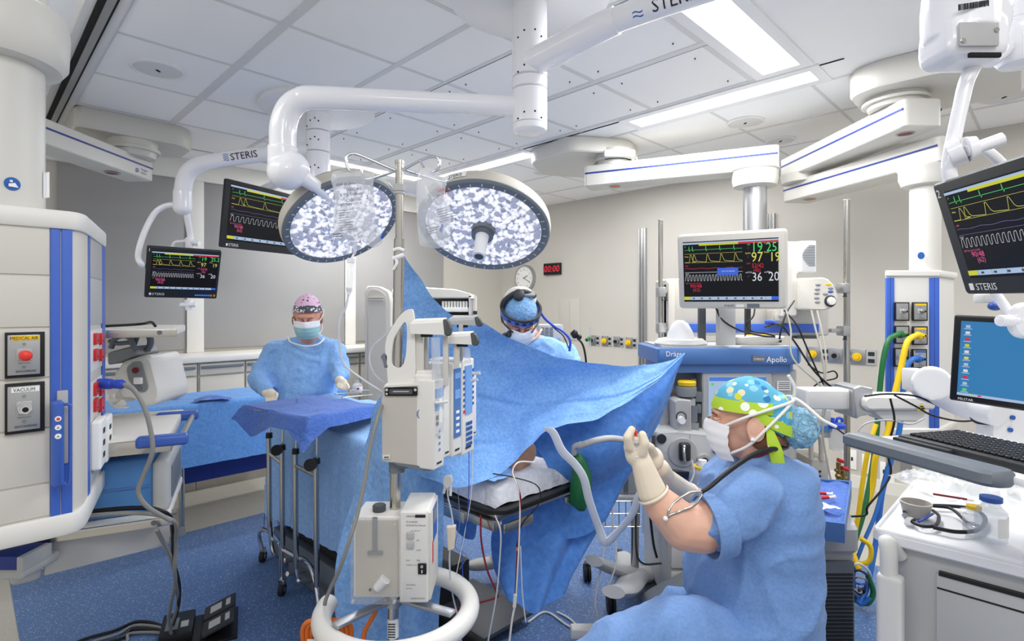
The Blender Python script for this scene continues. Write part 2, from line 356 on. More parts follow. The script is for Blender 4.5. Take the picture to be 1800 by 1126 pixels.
# ================================================================ ROOM
UW, VW = 5.27, 5.45     # right wall at u = UW, left wall at v = VW
def struct(name, mb): return solo(name, mb, kind='structure', origin=False)
b = MB(ROOM, 'floorgrey'); b.box(-3, UW+.1, -4, VW+.1, -.1, 0); struct('floor', b)
b = MB(ROOM, 'floorblue'); b.box(.18, 3.75, -1.5, 4.12, 0, .002); struct('trim_1', b)
b = MB(ROOM, 'ceilingtile'); b.box(-.6, UW+.1, -1.2, VW+.1, CEIL, CEIL+.1); struct('ceiling', b)
b = MB(ROOM, 'wallpaint'); b.box(-3, UW+.1, VW, VW+.1, 0, CEIL); struct('wall_left', b)
b = MB(ROOM, 'wallpaint'); b.box(UW, UW+.1, -4, VW, 0, CEIL); struct('wall_right', b)
# ceiling grid
b = MB(ROOM, 'tbar')
zc = CEIL-.004
def vbar(u, v0, v1, w=.022, m='tbar'): b.box(u-w/2, u+w/2, v0, v1, zc, CEIL, m=m)
def ubar(v, u0, u1, w=.022, m='tbar'): b.box(u0, u1, v-w/2, v+w/2, zc+.0012, CEIL, m=m)
for u, w in ((1.045, .045), (1.645, .03), (.5, .03)): vbar(u, -1, VW, w)
for i in range(-4, 6): ubar(2.52+.63*i, .5, 1.97, .022)
ubar(5.05, .5, UW, .02)
vbar(1.97, 1.2, 4.45, .02); vbar(1.985, 1.2, 4.45, .004, 'slate'); vbar(2.58, 1.2, 4.45, .05, 'tbarwhite'); b.box(2.598, 2.602, 1.2, 4.45, zc-.0008, CEIL, m='slate'); b.box(3.246, 3.254, .8, 4.9, zc-.0008, CEIL, m='gap'); vbar(3.2, 1.2, 4.45, .03, 'tbarwhite')
for v in (1.25, 1.9, 2.52, 3.15, 3.8, 4.42): ubar(v, 1.97, 3.25, .03, 'tbarwhite')
for u in (3.5, 4.1, 4.7): vbar(u, -1, VW, .022, 'tbarwhite')
for v in (-.2, .42, 1.03, 1.65, 2.27, 2.9, 3.5, 4.15, 4.7): ubar(v, 3.5, UW, .018, 'tbarwhite')
for u in (2.07, 2.47, 2.7, 3.1):
    for v in (1.35, 1.8, 2.0, 2.45, 2.6, 3.05, 3.25, 3.7, 3.9, 4.35): b.box(u-.003, u+.003, v-.003, v+.003, zc-.004, CEIL, m='darkgrey')
struct('trim_2', b)
# ceiling track on the left
b = MB(ROOM, 'tbarwhite'); b.box(.36, .5, -1, 5.0, CEIL-.02, CEIL); b.box(.395, .42, -1, 5, CEIL-.03, CEIL, m='gap'); b.box(.42, .45, -1, 5, CEIL-.035, CEIL-.015, m='alu'); b.box(.45, .46, -1, 5, CEIL-.03, CEIL, m='gap'); struct('trim_3', b)
# lit ceiling panels
def troffer(u0, u1, v0, v1, lab, grp='long ceiling lights around the air panels', pw=37):
    c = UV((u0+u1)/2, (v0+v1)/2, CEIL); t = thing('ceiling_light', lab, 'ceiling light', c, PI/4, grp)
    f = MB(ROOM, 'white'); e = .055
    f.box(u0-e, u1+e, v0-e, v0, CEIL-.012, CEIL); f.box(u0-e, u1+e, v1, v1+e, CEIL-.012, CEIL); f.box(u0-e, u0, v0, v1, CEIL-.012, CEIL); f.box(u1, u1+e, v0, v1, CEIL-.012, CEIL); part('frame', f, t)
    d = MB(ROOM, 'diffuserwhite'); d.box(u0, u1, v0, v1, CEIL-.006, CEIL-.001); part('diffuser', d, t)
    arealight('light', UV((u0+u1)/2, (v0+v1)/2, CEIL-.02), (u1-u0, v1-v0), pw, (0, 0, PI/4))
troffer(3.27, 3.43, .97, 2.12, 'narrow lit ceiling light beside the wide bright one at upper right')
troffer(1.95, 3.14, .98, 1.17, 'brightest lit ceiling light cropped by the top edge of the photo')
troffer(3.30, 3.45, 3.17, 4.33, 'lit ceiling light above and behind the right round surgical lamp')
troffer(2.22, 3.25, 4.52, 4.66, 'lit ceiling light behind the hanging clear fluid bags')
# further lights of the same ceiling, above and behind the viewer
for i, (u, v) in enumerate(((.0, .2), (.9, -.9), (2.6, -.2), (4.4, -.6), (-.3, 2.4), (4.4, 2.6))):
    arealight('light', UV(u, v, CEIL-.03), (.5, 1.2), 26, (0, 0, PI/4))
# round ceiling grilles
for x, y, r, lab in ((278, 121, .135, 'round ceiling speaker grille on the left ceiling tiles'), (1310, 214, .125, 'round ceiling grille below the bright narrow ceiling light'), (1372, 246, .11, 'round ceiling grille just above the white boom arm with blue stripe'), (955, 302, .1, 'small round ceiling grille right of the lit panel behind the surgical lamps'), (1765, 168, .13, 'round ceiling grille at the far right edge')):
    c = onZ(x, y, CEIL); t = thing('ceiling_speaker', lab, 'ceiling speaker', c)
    b = MB(None, 'white'); b.lathe([(0, r), (-.008, r), (-.012, r*.88), (-.006, r*.86), (0, r*.86)], c, seg=40, cap=False); part('rim', b, t)
    b = MB(None, 'tbarwhite'); b.lathe([(0, r*.86), (-.006, r*.86), (-.009, r*.5), (-.01, .001)], c, seg=40); b.box(c.x-.006, c.x+.006, c.y-.014, c.y+.014, c.z-.013, c.z-.008, m='gap'); part('grille', b, t)
# grey wall panels with pale pillars on the left wall
def vpan(name, x0, x1, y0, y1, m, th=.02, v=VW):
    k0 = onV(x0, 540, v); k1 = onV(x1, 540, v); u0 = (k0.x+k0.y)/SQ; u1 = (k1.x+k1.y)/SQ
    b = MB(ROOM, m); b.box(u0, u1, v-th, v, y0, y1, .003); return b, u0, u1
for x0, x1, n in ((100, 326, 4), (358, 604, 5), (624, 778, 6)):
    b, _, _ = vpan('p', x0, x1, 1.13, 2.62, 'wallgrey', .015); struct('trim_%d' % n, b)
for x0, x1, n in ((327, 357, 7), (605, 623, 8)):
    b, _, _ = vpan('p', x0, x1, 1.1, CEIL, 'offwhite', .03); struct('trim_%d' % n, b)
b = MB(ROOM, 'offwhite'); b.box(-1, UW, VW-.05, VW, 2.62, CEIL-.0, .01); struct('trim_9', b)
b = MB(ROOM, 'offwhite'); b.box(-1, UW, VW-.03, VW, 0, .1); struct('baseboard_left', b)
b = MB(ROOM, 'offwhite'); b.box(UW-.02, UW, -4, VW, 0, .1); struct('baseboard_right', b)
# upright metal channels on the right wall
for x0, x1, y0, y1, lab in ((1125, 1137, 402, 700, 'pale metal channel running down the wall beside the four gas outlets'), (1349, 1363, 376, 420, 'pale metal channel top showing behind the beige monitor column')):
    p0 = onU(x0, y0, UW); p1 = onU(x1, y0, UW); v0 = (-p0.x+p0.y)/SQ; v1 = (-p1.x+p1.y)/SQ; zb = .3
    b = MB(ROOM, 'alu'); b.box(UW-.012, UW, v1, v0, zb, p0.z); b.box(UW-.03, UW-.01, v1, v1+.012, zb, p0.z, m='alu'); b.box(UW-.03, UW-.01, v0-.012, v0, zb, p0.z, m='alu'); b.box(UW-.028, UW-.01, (v0+v1)/2-.006, (v0+v1)/2+.006, zb, p0.z, m='brushed')
    solo('wall_channel', b, lab, 'wall channel', 'upright metal channels on the right wall')
# access panel
c0 = onU(985, 525, UW); c1 = onU(1020, 598, UW); v0 = (-c0.x+c0.y)/SQ; v1 = (-c1.x+c1.y)/SQ
b = MB(ROOM, 'wallpaint'); b.box(UW-.01, UW, v1, v0, c1.z, c0.z, .003); b.box(UW-.014, UW-.008, (v0+v1)/2-.003, (v0+v1)/2+.003, c1.z+.01, c0.z-.03, m='putty'); solo('access_panel', b, 'flat beige access panel in the wall right of the surgeon', 'access panel')
# wall clock
c = onU(925, 489, UW); t = thing('wall_clock', 'round silver wall clock with white face behind the surgeon', 'clock', c, PI/4)
ax = Vector((-1, -1, 0)).normalized(); R_ = .175
b = MB(None, 'alu'); b.lathe([(0, R_), (.035, R_), (.05, R_*.96), (.05, R_*.9), (.04, R_*.88), (.04, .001)], c, ax, 48); part('case', b, t)
side = ax.cross(Vector((0, 0, 1))).normalized()*1   # to the viewer's left
FC = Matrix((-side, -ax, Vector((0, 0, 1)))).transposed().to_4x4(); FC.translation = c+ax*.043
b = MB(FC, 'labelwhite'); b.lathe([(0, R_*.88), (-.002, .001)], (0, 0, 0), (0, 1, 0), 40)
for k in range(60):
    a = k*PI/30; r0 = .82 if k % 5 else .78; b.rib([(math.sin(a)*R_*r0, math.cos(a)*R_*r0), (math.sin(a)*R_*.85, math.cos(a)*R_*.85)], .002, -.004, 'ink')
for k in range(1, 13): a = k*PI/6; b.text(str(k), .03, math.sin(a)*R_*.66, math.cos(a)*R_*.66-.01, -.005, 'ink', align='CENTER')
part('dial', b, t)
b = MB(FC, 'ink'); b.rib([(0, 0), (math.sin(1.15)*.08, math.cos(1.15)*.08)], .008, -.008); part('hour_hand', b, t)
b = MB(FC, 'ink'); b.rib([(-.01, .004), (math.sin(2.0)*.125, math.cos(2.0)*.125)], .006, -.010); part('minute_hand', b, t)
# digital timer
M, w, h = rect((956, 463), (991, 459), (991, 483), (956, 486), 5.1); p = onU(973, 473, UW)
FC2 = Matrix((-side, -ax, Vector((0, 0, 1)))).transposed().to_4x4(); FC2.translation = p+ax*.0
t = thing('digital_timer', 'black digital timer showing red zeros on the wall beside the clock', 'timer', p)
b = MB(FC2, 'black'); b.box(-.135, .135, -.04, 0, -.07, .075, .006); part('case', b, t)
b = MB(FC2, 'led'); b.text('00:00', .115, 0, -.035, -.042, 'led', align='CENTER', shear=.15); part('digits', b, t)
# gas and power outlets set in the right wall
def wall_plate(x, y, w, h, kind, lab, grp):
    p = onU(x, y, UW); F_ = Matrix((-side, -ax, Vector((0, 0, 1)))).transposed().to_4x4(); F_.translation = p; s = p.y/FP*1.414*.98
    w, h = w*s, h*p.y/FP; t = thing('gas_outlet' if kind else 'wall_outlet', lab, 'wall outlet', p, 0, grp)
    b = MB(F_, 'alu'); b.box(-w/2, w*.1, -.012, 0, -h/2, h/2, .003); b.box(w*.14, w/2, -.01, 0, -h/2, h/2, .003, m='greyplastic'); part('plate', b, t)
    b = MB(F_, 'black' if kind < 2 else 'yellow'); 
    b.cyl((-w*.2, 0, 0), (-w*.2, -.05, 0), h*.2, h*.15, 14); b.cyl((-w*.2, -.02, 0), (-w*.2, -.03, 0), h*.28, None, 14, m='yellow' if kind == 2 else 'midgrey'); part('socket', b, t)
    b = MB(F_, 'ink'); b.box(w*.2, w*.44, -.013, -.008, h*.1, h*.35); b.box(w*.2, w*.44, -.013, -.008, -h*.35, -h*.1); part('slot', b, t)
for x, y, w, h, k, lab in ((1046, 598, 15, 18, 1, 'wall gas outlet with a plugged green fitting, leftmost in the row'), (1067, 599, 15, 18, 2, 'wall outlet with yellow centre, second from left in the row'), (1088, 600, 15, 18, 1, 'wall outlet with dark centre between two yellow ones'), (1110, 602, 16, 19, 2, 'yellow knobbed wall outlet beside the metal channel')):
    wall_plate(x, y, w, h, k, lab, 'gas outlets on the right wall')
for x, y, w, h, k, lab in ((1438, 622, 27, 25, 2, 'yellow marked wall outlet right of the monitoring rack'), (1477, 625, 28, 26, 1, 'wall outlet with round dark socket between two steel poles'), (1517, 627, 29, 27, 2, 'wall outlet half behind the right steel pole'), (1462, 683, 16, 18, 1, 'lower wall outlet above the white jointed arm')):
    wall_plate(x, y, w, h, k, lab, 'outlets behind the monitoring rack')
# worktop and base cabinets along the left wall
b = MB(ROOM, 'offwhite'); b.box(-.2, 3.55, 4.95, VW-.03, 1.05, 1.1, .008); solo('worktop', b, 'long pale worktop running along the grey panelled wall', 'worktop')
for i in range(5):
    u0 = -.1+i*.73; c = UV(u0+.36, 5.2, 0)
    t = thing('base_cabinet', ['beige base cabinet hidden mostly behind the left pendant', 'beige base cabinet left of the gowned nurse, behind the tilted device', 'beige base cabinet right behind the blue draped back table', 'beige base cabinet directly behind the gowned nurse', 'beige base cabinet between the gowned nurse and the tall supply cart'][i], 'cabinet', c, PI/4, 'base cabinets under the worktop')
    b = MB(ROOM, 'beige'); b.box(u0, u0+.725, 5.0, VW-.03, .12, 1.045); b.box(u0, u0+.725, 5.04, VW-.03, 0, .12, m='putty'); part('body', b, t)
    for k in range(2):
        b = MB(ROOM, 'beige'); b.box(u0+.01+k*.36, u0+.355+k*.36, 4.975, 5.0, .14, .93, .004); part('door', b, t)
        b = MB(ROOM, 'beige'); b.box(u0+.01+k*.36, u0+.355+k*.36, 4.975, 5.0, .945, 1.035, .004); d = part('drawer', b, t)
        b = MB(ROOM, 'slate'); b.box(u0+.02+k*.36, u0+.345+k*.36, 4.955, 4.98, 1.0, 1.02, .003); part('pull', b, d)
# ================================================================ CEILING MOUNTED EQUIPMENT
def cyltext(b, s, size, p0, d, r, facing, m='ink', lift=.0022, off=0, align='LEFT', shear=0):
    """lettering wrapped round a tube of radius r; p0 start on the axis, d along the axis, facing = outward direction of the text's middle"""
    d = Vector(d).normalized(); f = Vector(facing); f = (f-d*f.dot(d)).normalized(); up = d.cross(f)*-1
    if up.dot(Vector((0, 0, 1))) < 0 and abs(d.z) < .8: up = -up
    t = MB(None, m); t.text(s, size, 0, 0, 0, m, align=align, shear=shear)
    bmesh.ops.triangulate(t.bm, faces=t.bm.faces[:]); bmesh.ops.subdivide_edges(t.bm, edges=t.bm.edges[:], cuts=3, use_grid_fill=True)
    for v in t.bm.verts:
        a = (v.co.z-size*.35+off)/r; v.co = Vector(p0)+d*v.co.x+(f*math.cos(a)+up*math.sin(a))*(r+lift)
    b.merge(t.bm, None, m)
def waves(b, p0, d, r, facing, s, m='inkblue'):
    d = Vector(d).normalized(); f = Vector(facing); f = (f-d*f.dot(d)).normalized(); up = -d.cross(f)
    if up.z < 0: up = -up
    for k in range(4):
        for i in range(8):
            q = []
            for (xx, zz) in ((i, 0), (i+1, 0), (i+1, .1), (i, .1)):
                a = (s*(.35*k-.5+zz*1.2+.08*math.sin(xx/8*2*PI)))/r; q.append(Vector(p0)+d*(xx/8*s)+(f*math.cos(a)+up*math.sin(a))*(r+.0015))
            b.poly(q, m)
# ---- main surgical lamp column with two arms
cc = Vector((.0735, 2.29, 0))
t = thing('surgical_lamp_column', 'white round ceiling column with long white arms at top centre', 'lamp column', (cc.x, cc.y, CEIL))
b = MB(None, 'white'); b.lathe([(0, .335), (-.02, .335), (-.035, .31), (-.04, .08)], (cc.x, cc.y, CEIL), seg=64); part('ceiling_plate', b, t)
b = MB(None, 'enamel'); z = CEIL; R_ = .0735
for za, zb in ((2.8, 2.455), (2.451, 2.405), (2.401, 2.26)): b.lathe([(zb, R_-.004), (zb+.003, R_), (za-.003, R_), (za, R_-.004)], (cc.x, cc.y, 0), seg=40)
part('column', b, t)
b = MB(None, 'enamel'); b.lathe([(2.225, .04), (2.226, .06), (2.235, .071), (2.258, R_)], (cc.x, cc.y, 0), seg=40); part('end_cap', b, t)
b = MB(None, 'gap')
for a in (-1.9, -1.3, -.9, -2.3):
    for zz in (2.28, 2.61, 2.47): b.ell((cc.x+math.cos(a)*R_, cc.y+math.sin(a)*R_, zz+.02*math.sin(a*3)), .004, None, 8, 6)
part('screws', b, t)
zr = ZP(102, 2.29)
b = MB(None, 'enamel'); e0 = Vector((cc.x, cc.y-.03, zr-.03)); e1 = Vector((.40, 2.0, zr+.015)); e2 = Vector((1.12, 1.5, zr+.02))
d_ = (e2-e1).normalized(); b.tube([e0, e0+d_*.12+Vector((0, 0, .0)), e1, e2], [.05, .05, .045, .043], 24, 6); b.tube([e1-d_*.02-Vector((0,0,.003)), e1-d_*.1-Vector((0,0,.012)), e0+d_*.05], [.049, .052, .055], 24, 4)
b.ell(e2, .06)
part('upper_arm', b, t)
b = MB(None, 'ink'); q = onZ(1150, 22, zr+.02); fc = Vector((-.2, -1, -.38)); s0 = e1+d_*((q-e1).dot(d_)); 
cyltext(b, 'STERIS', .058, s0+d_*.02, d_, .0435, fc, 'ink'); waves(b, s0-d_*.05, d_, .0435, fc, .038); part('lettering', b, t)
zl = ZP(187, 2.29)
b = MB(None, 'enamel'); a0 = Vector((cc.x-.04, cc.y, zl)); a1 = P(560, 172, 2.2); a2 = P(517, 180, 2.2); a3 = P(500, 212, 2.2); a4 = P(500, 262, 2.2)
b.tube([a0, (a0+a1)/2, a1, P(528, 176, 2.2), P(508, 192, 2.2), P(498, 222, 2.2), P(497, 262, 2.2)], [.042, .043, .046, .048, .05, .052, .052], 28, 8); part('lower_arm', b, t)
b = MB(None, 'enamel'); b.cyl(P(497, 258, 2.2), P(497, 300, 2.2), .058, .057, 32); b.ell(P(505, 303, 2.2), (.078, .078, .07)); b.ell(P(512, 297, 2.2), (.072, .07, .072))
s = bake(b, .006, 6); part('elbow', s, t, sharp=60)
b = MB(None, 'enamel'); b.tube([P(522, 305, 2.2), P(548, 322, 2.25), P(575, 345, 2.35), P(598, 372, 2.5)], [.04, .03, .028, .03], 20, 6); part('lamp_neck', b, t)
# ---- the round lamp heads
def lamp_head(c, n, R, lab, roll=0, handle=True):
    n = Vector(n).normalized(); t = thing('surgical_lamp', lab, 'surgical lamp', c, 0, 'round surgical lamps')
    bk = -n
    b = MB(None, 'putty'); b.lathe([(.004, R*.985), (.03, R*1.0), (.055, R*.985), (.062, R*.95), (.075, R*.93), (.10, R*.8), (.115, R*.5), (.12, .01)], c, bk, 64, cap=True); part('housing', b, t, 'pale grey-beige back shell')
    b = MB(None, 'slate'); b.lathe([(-.004, R*.865), (-.008, R*.875), (-.008, R*.965), (0, R*.99), (.006, R*.99), (.006, R*.865)], c, bk, 72, cap=False); part('rim', b, t, 'dark grey rim with white tick marks')
    x = n.orthogonal().normalized(); y = n.cross(x); b = MB(None, 'labelwhite')
    for k in range(36):
        a = k*PI/18; d = x*math.cos(a)+y*math.sin(a); e = x*-math.sin(a)+y*math.cos(a); w = .0022
        q0 = c+n*.0095+d*R*.895; q1 = c+n*.0095+d*R*(.945 if k % 3 else .93)
        b.poly([q0+e*w, q1+e*w, q1-e*w, q0-e*w])
    part('tick_marks', b, t)
    b = MB(None, 'lens'); b.lathe([(.0, R*.87), (.012, R*.86), (.012, .01)], c, bk, 64)
    random.seed(3); r0 = R*.062; rows = 8
    for k in range(1, 9):
        rad = k*R*.099+R*.015; nn = int(2*PI*rad/(R*.104))
        for j in range(nn):
            a = j*2*PI/nn+k; p = c+(x*math.cos(a)+y*math.sin(a))*rad+n*(-.004)
            b.lathe([(0, r0), (r0*.45, r0*.85), (r0*.75, r0*.45), (r0*.8, .0005)], p, n, 8, 'lens' if random.random() < .8 else 'lensdark')
    part('lens_panel', b, t, 'bright clustered lenses', sharp=20)
    if handle:
        b = MB(None, 'slate'); b.lathe([(-.01, R*.2), (.01, R*.18), (.025, R*.17), (.03, R*.13), (.04, R*.13), (.045, .05)], c, n, 32); part('handle_collar', b, t)
        b = MB(None, 'white'); b.lathe([(.035, .034), (.05, .03), (.15, .026), (.155, .03), (.16, .03), (.162, .018)], c, n, 28); part('handle', b, t); b = MB(None, 'darkgrey'); b.lathe([(.161, .021), (.164, .018), (.164, .0005)], c, n, 20); part('camera_lens', b, t)
    # name tag on the shell's side, towards the viewer and up
    v = Vector((0, 0, 1)); v = (v-n*v.dot(n)).normalized(); v = Matrix.Rotation(roll, 3, n) @ v; w_ = n.cross(v).normalized()
    if w_.x < 0: w_ = -w_
    b = MB(None, 'labelwhite'); tb = MB(None, 'ink')
    def on(xx, zz, l=.002): a = xx/R; return c+bk*(.03-zz)+(v*math.cos(a)+w_*math.sin(a))*(R*1.0+l)
    for i in range(8): b.poly([on(-.06+i*.015, -.014), on(-.045+i*.015, -.014), on(-.045+i*.015, .012), on(-.06+i*.015, .012)])
    tt = MB(None, 'ink'); tt.text('STERIS', .022, -.02, -.008, 0, 'ink'); 
    for q in tt.bm.verts: q.co = on(q.co.x, -q.co.z*-1 if False else -q.co.z, .004)
    tb.merge(tt.bm, None, 'ink')
    part('name_tag', b, t); part('lettering', tb, t)
    return t
m = mat('lens', 'F2F4FC', .15, emit='EEF1FF', es=1.35, coat=.5); v_ = obcoord(m); q_ = N(m, 'ShaderNodeTexVoronoi'); q_.inputs['Scale'].default_value = 45; lk(m, v_, q_.inputs['Vector'])
lk(m, ramp(m, q_.outputs['Distance'], [(.1, (1, 1, 1)), (.5, (.88, .89, .95)), (.75, (.42, .44, .54))]), m.node_tree.nodes['Principled BSDF'].inputs['Emission Color'])
m.node_tree.nodes['Principled BSDF'].inputs['Base Color'].default_value = (.2, .2, .22, 1)
mat('lensdark', '9498AC', .15, emit='9A9EB2', es=.8, coat=.5)
n1 = Vector((.535, -.444, -.856)); c1_ = P(603, 391, 2.5)
lamp_head(c1_, n1, .272, 'tilted round surgical lamp on the left, partly behind the hanging fluid bag', -.7, False)
n2 = Vector((-.108, -.574, -.886)); c2_ = P(850, 402, 2.5)
lamp_head(c2_, n2, .305, 'large round surgical lamp on the right with a central white handle', .25, True)
l = bpy.data.lights.new('lamp_light', 'SPOT'); l.energy = 14; l.spot_size = 1.5; l.spot_blend = .6; l.shadow_soft_size = .22; o = bpy.data.objects.new('lamp_light', l); C.objects.link(o); o.location = c2_+n2.normalized()*.2; o.rotation_euler = Vector((-.25, .1, -1)).to_track_quat('-Z', 'Y').to_euler()
l = bpy.data.lights.new('lamp_light', 'SPOT'); l.energy = 14; l.spot_size = 1.5; l.spot_blend = .6; l.shadow_soft_size = .22; o = bpy.data.objects.new('lamp_light', l); C.objects.link(o); o.location = c1_+n1.normalized()*.05; o.rotation_euler = Vector((.15, -.05, -1)).to_track_quat('-Z', 'Y').to_euler()
# ---- second column, behind the left lamp
cc = P(559, 190, 3.58); cc.z = 0
t = thing('surgical_lamp_column', 'white ceiling column behind the left surgical lamp, with an arm to the small screen', 'lamp column', (cc.x, cc.y, CEIL))
b = MB(None, 'white'); b.lathe([(0, .355), (-.02, .36), (-.04, .33), (-.045, .08)], (cc.x, cc.y, CEIL), seg=64); part('ceiling_plate', b, t)
b = MB(None, 'enamel')
for za, zb in ((2.76, 2.645), (2.64, 2.51), (2.505, 2.33), (2.325, 2.2)): b.lathe([(zb, .07), (zb+.003, .0745), (za-.003, .0745), (za, .07)], (cc.x, cc.y, 0), seg=36)
part('column', b, t)
b = MB(None, 'gap')
for a in (-1.9, -1.5, -1.2, -2.3):
    for zz in (2.68, 2.56, 2.38): b.ell((cc.x+math.cos(a)*.075, cc.y+math.sin(a)*.075, zz+.03*math.sin(a*3)), .005, None, 8, 6)
part('screws', b, t)
b = MB(None, 'enamel'); b.tube([cc+Vector((-.05, 0, 2.53)), P(450, 272, 3.6), P(375, 283, 3.6), P(345, 291, 3.6), P(327, 309, 3.6), P(321, 338, 3.6)], [.05, .05, .05, .052, .053, .053], 24, 8); part('screen_arm', b, t)
b = MB(None, 'ink'); p0 = P(399, 279, 3.6); dd = (P(450, 272, 3.6)-p0).normalized(); waves(b, p0, dd, .05, (0, -1, -.15), .035); cyltext(b, 'STERIS', .062, p0+dd*.045, dd, .051, (0, -1, -.15)); part('lettering', b, t)
b = MB(None, 'enamel'); b.cyl(P(321, 334, 3.6), P(321, 366, 3.6), .056, .058, 24); b.ell(P(321, 366, 3.6), (.058, .058, .045)); part('swivel', bake(b, .007, 3), t)
b = MB(None, 'enamel'); b.tube([cc+Vector((0, 0, 2.24)), P(640, 325, 3.5), P(720, 330, 3.1), P(800, 345, 2.75), c2_-n2.normalized()*.1], .036, 16, 6); part('lamp_arm', b, t)
# ---- vital signs screens
def ecg(b, w, h, m='sgreen', y=-.003, x0=.03, x1=.62, z=.86, a=.1, per=(.1, .15, .32, .5, .72), th=.005):
    pts = [(x0, z)]
    for c in per: pts += [(x0+(x1-x0)*(c-.02), z+.005), (x0+(x1-x0)*(c-.005), z+.003), (x0+(x1-x0)*c, z+a), (x0+(x1-x0)*(c+.008), z-.02), (x0+(x1-x0)*(c+.02), z+.004)]
    pts.append((x1, z)); b.rib([(p[0]*w, p[1]*h) for p in pts], th*h, y, m)
def pleth(b, w, h, m, y, x0, x1, z, a, per, th=.006):
    pts = [(x0, z)]
    for c in per: X = x0+(x1-x0)*c; pts += [(X, z), (X+.012, z+a), (X+.022, z+a*.95), (X+.04, z+a*.3), (X+.055, z+a*.12), (X+.08, z+.01)]
    pts.append((x1, z-.005)); b.rib([(p[0]*w, p[1]*h) for p in pts], th*h, y, m)
def capno(b, w, h, m, y, x0, x1, z, a, n, th=.007):
    pts = []
    for k in range(n):
        X = x0+(x1-x0)*k/n; d = (x1-x0)/n; pts += [(X, z), (X+d*.12, z+a*.6), (X+d*.2, z+a*.9), (X+d*.45, z+a), (X+d*.6, z+a*.98), (X+d*.66, z+a*.1), (X+d*.72, z)]
    pts.append((x1, z)); b.rib([(p[0]*w, p[1]*h) for p in pts], th*h, y, m)
def vitals(F, w, h, y=-.003, nums=True, cut=1.0, ctext=False, pink='spink', pop=False, ns=1.15):
    """picture of a patient monitor on a w x h glass"""
    b = MB(F, 'sgreen'); Y = y-.0006
    def R(x0, x1, z0, z1, m, k=0): b.poly([(x0*w, y-k*.0003, z0*h), (x1*w, y-k*.0003, z0*h), (x1*w, y-k*.0003, z1*h), (x0*w, y-k*.0003, z1*h)], m)
    xw = .64 if nums else .98
    R(0, 1, .955, .985, 'spale'); R(.18, .6, .93, .962, 'syel', 1); R(.6, 1, .93, .962, 'sred', 1)
    s = 1 if nums else 1.5
    per = (.08, .14, .38, .62, .86)
    ecg(b, w, h, 'sgreen', Y, .02, xw, .86, .065, per, .005); pleth(b, w, h, 'syellow', Y, .02, xw, .66, .125, per, .005)
    b.rib([(.02*w, .80*h), (xw*w, .80*h)], .003*h, Y, 'syellow'); b.rib([(.02*w, .655*h), (xw*w, .65*h)], .003*h, Y, 'syellow')
    b.rib([(x*w, (.555+.006*math.sin(x*40))*h) for x in [.02+i*(xw-.02)/30 for i in range(31)]], .006*h, Y, 'sviolet' if pink == 'spink' else 'sred')
    b.rib([(.02*w, .49*h), (xw*w, .49*h)], .005*h, Y, 'sviolet' if pink == 'spink' else 'swhite')
    capno(b, w, h, 'swhite', Y, .02, xw, .35, .10, 17, .0045)
    b.text('90/48', .062*h*1.35, .07*w, .235*h, Y, pink); b.text('(62)', .075*h, .1*w, .175*h, Y, pink); b.text('ABP Manual 01:36 PM', .028*h, .02*w, .30*h, Y, pink)
    b.text('II', .035*h, .02*w, .905*h, Y, 'sgreen'); b.text('Pleth', .03*h, .02*w, .745*h, Y, 'syellow'); b.text('ABP', .03*h, .02*w, .59*h, Y, pink); b.text('CO2', .03*h, .02*w, .455*h, Y, 'swhite')
    R(0, .07, .03, .085, 'syel'); R(.07, 1, .03, .085, 'spale')
    for k in range(9): b.box(w*(.1+k*.09), w*(.12+k*.09), Y-.0004, Y, h*.045, h*.068, m='sgrey'); R(.075+k*.1, .077+k*.1, .03, .085, 'sgrey', 1)
    if nums:
        R(.93, 1, .03, .085, 'bluebtn', 1)
        for tx, x, z, sz, m in (('19', .73, .815, .13, 'sgreen'), ('25.2', .88, .815, .12, 'sgreen'), ('97', .73, .66, .13, 'syellow'), ('19', .91, .66, .12, 'syellow'), ('52/42', .735, .565, .07, pink), ('(45)', .75, .495, .06, pink), ('36', .735, .355, .115, 'swhite'), ('20', .90, .355, .12, 'swhite')):
            if x < cut: b.text(tx if ns < 1.5 or tx != '25.2' else '25.', sz*h*(ns if sz > .1 else min(ns, 1.4)), x*w, (z-(ns-1.15)*.04)*h, Y, m, ax=.78)
        for tx, x, z, m in (('HR', .69, .90, 'sgreen'), ('Temp', .86, .905, 'sgreen'), ('SpO2', .67, .765, 'syellow'), ('Pulse', .86, .77, 'syellow'), ('ABP', .68, .60, pink), ('etCO2', .67, .46, 'swhite'), ('awRR', .86, .46, 'swhite')): b.text(tx, .035*h, x*w, z*h, Y, m)
        for z in (.87, .845, .73, .705, .42, .40): b.rib([(.69*w, z*h), (.71*w, z*h)], .007*h, Y, 'sgrey')
    if pop: R(.375, .595, .44, .555, 'bluebtn', 3); b.text('OUT OF RANGE', .028*h, .42*w, .49*h, Y-.002, 'swhite')
    return b
def screen(name, lab, F, w, h, bez=(.02, .02, .02, .03), m='charcoal', th=.045, kind='vitals', **kw):
    l_, r_, t_, b_ = bez
    t = thing(name, lab, 'screen', F @ Vector((w/2, 0, 0)), 0)
    b = MB(F, m); q = rr(0, w, 0, h, min(w, h)*.03)
    b.prism(q, 0, th*.6, 'y', b2=.004); b.box(w*.12, w*.88, th*.5, th, h*.12, h*.88, .015, m=m)
    # raised rim
    part('housing', b, t)
    iw, ih = w-l_-r_, h-t_-b_; G = F @ Matrix.Translation((l_, 0, b_))
    b = MB(G, 'lcd'); b.box(0, iw, -.0015, .002, 0, ih); g = part('glass', b, t)
    b = vitals(G, iw, ih, -.003, **kw) if kind == 'vitals' else kw['fn'](G, iw, ih)
    part('readout', b, g, recalc=False)
    return t
M, w, h = pose((258.5, 433), (253.5, 522.5), (387, 441), (382, 525.5), 3.4, .415)
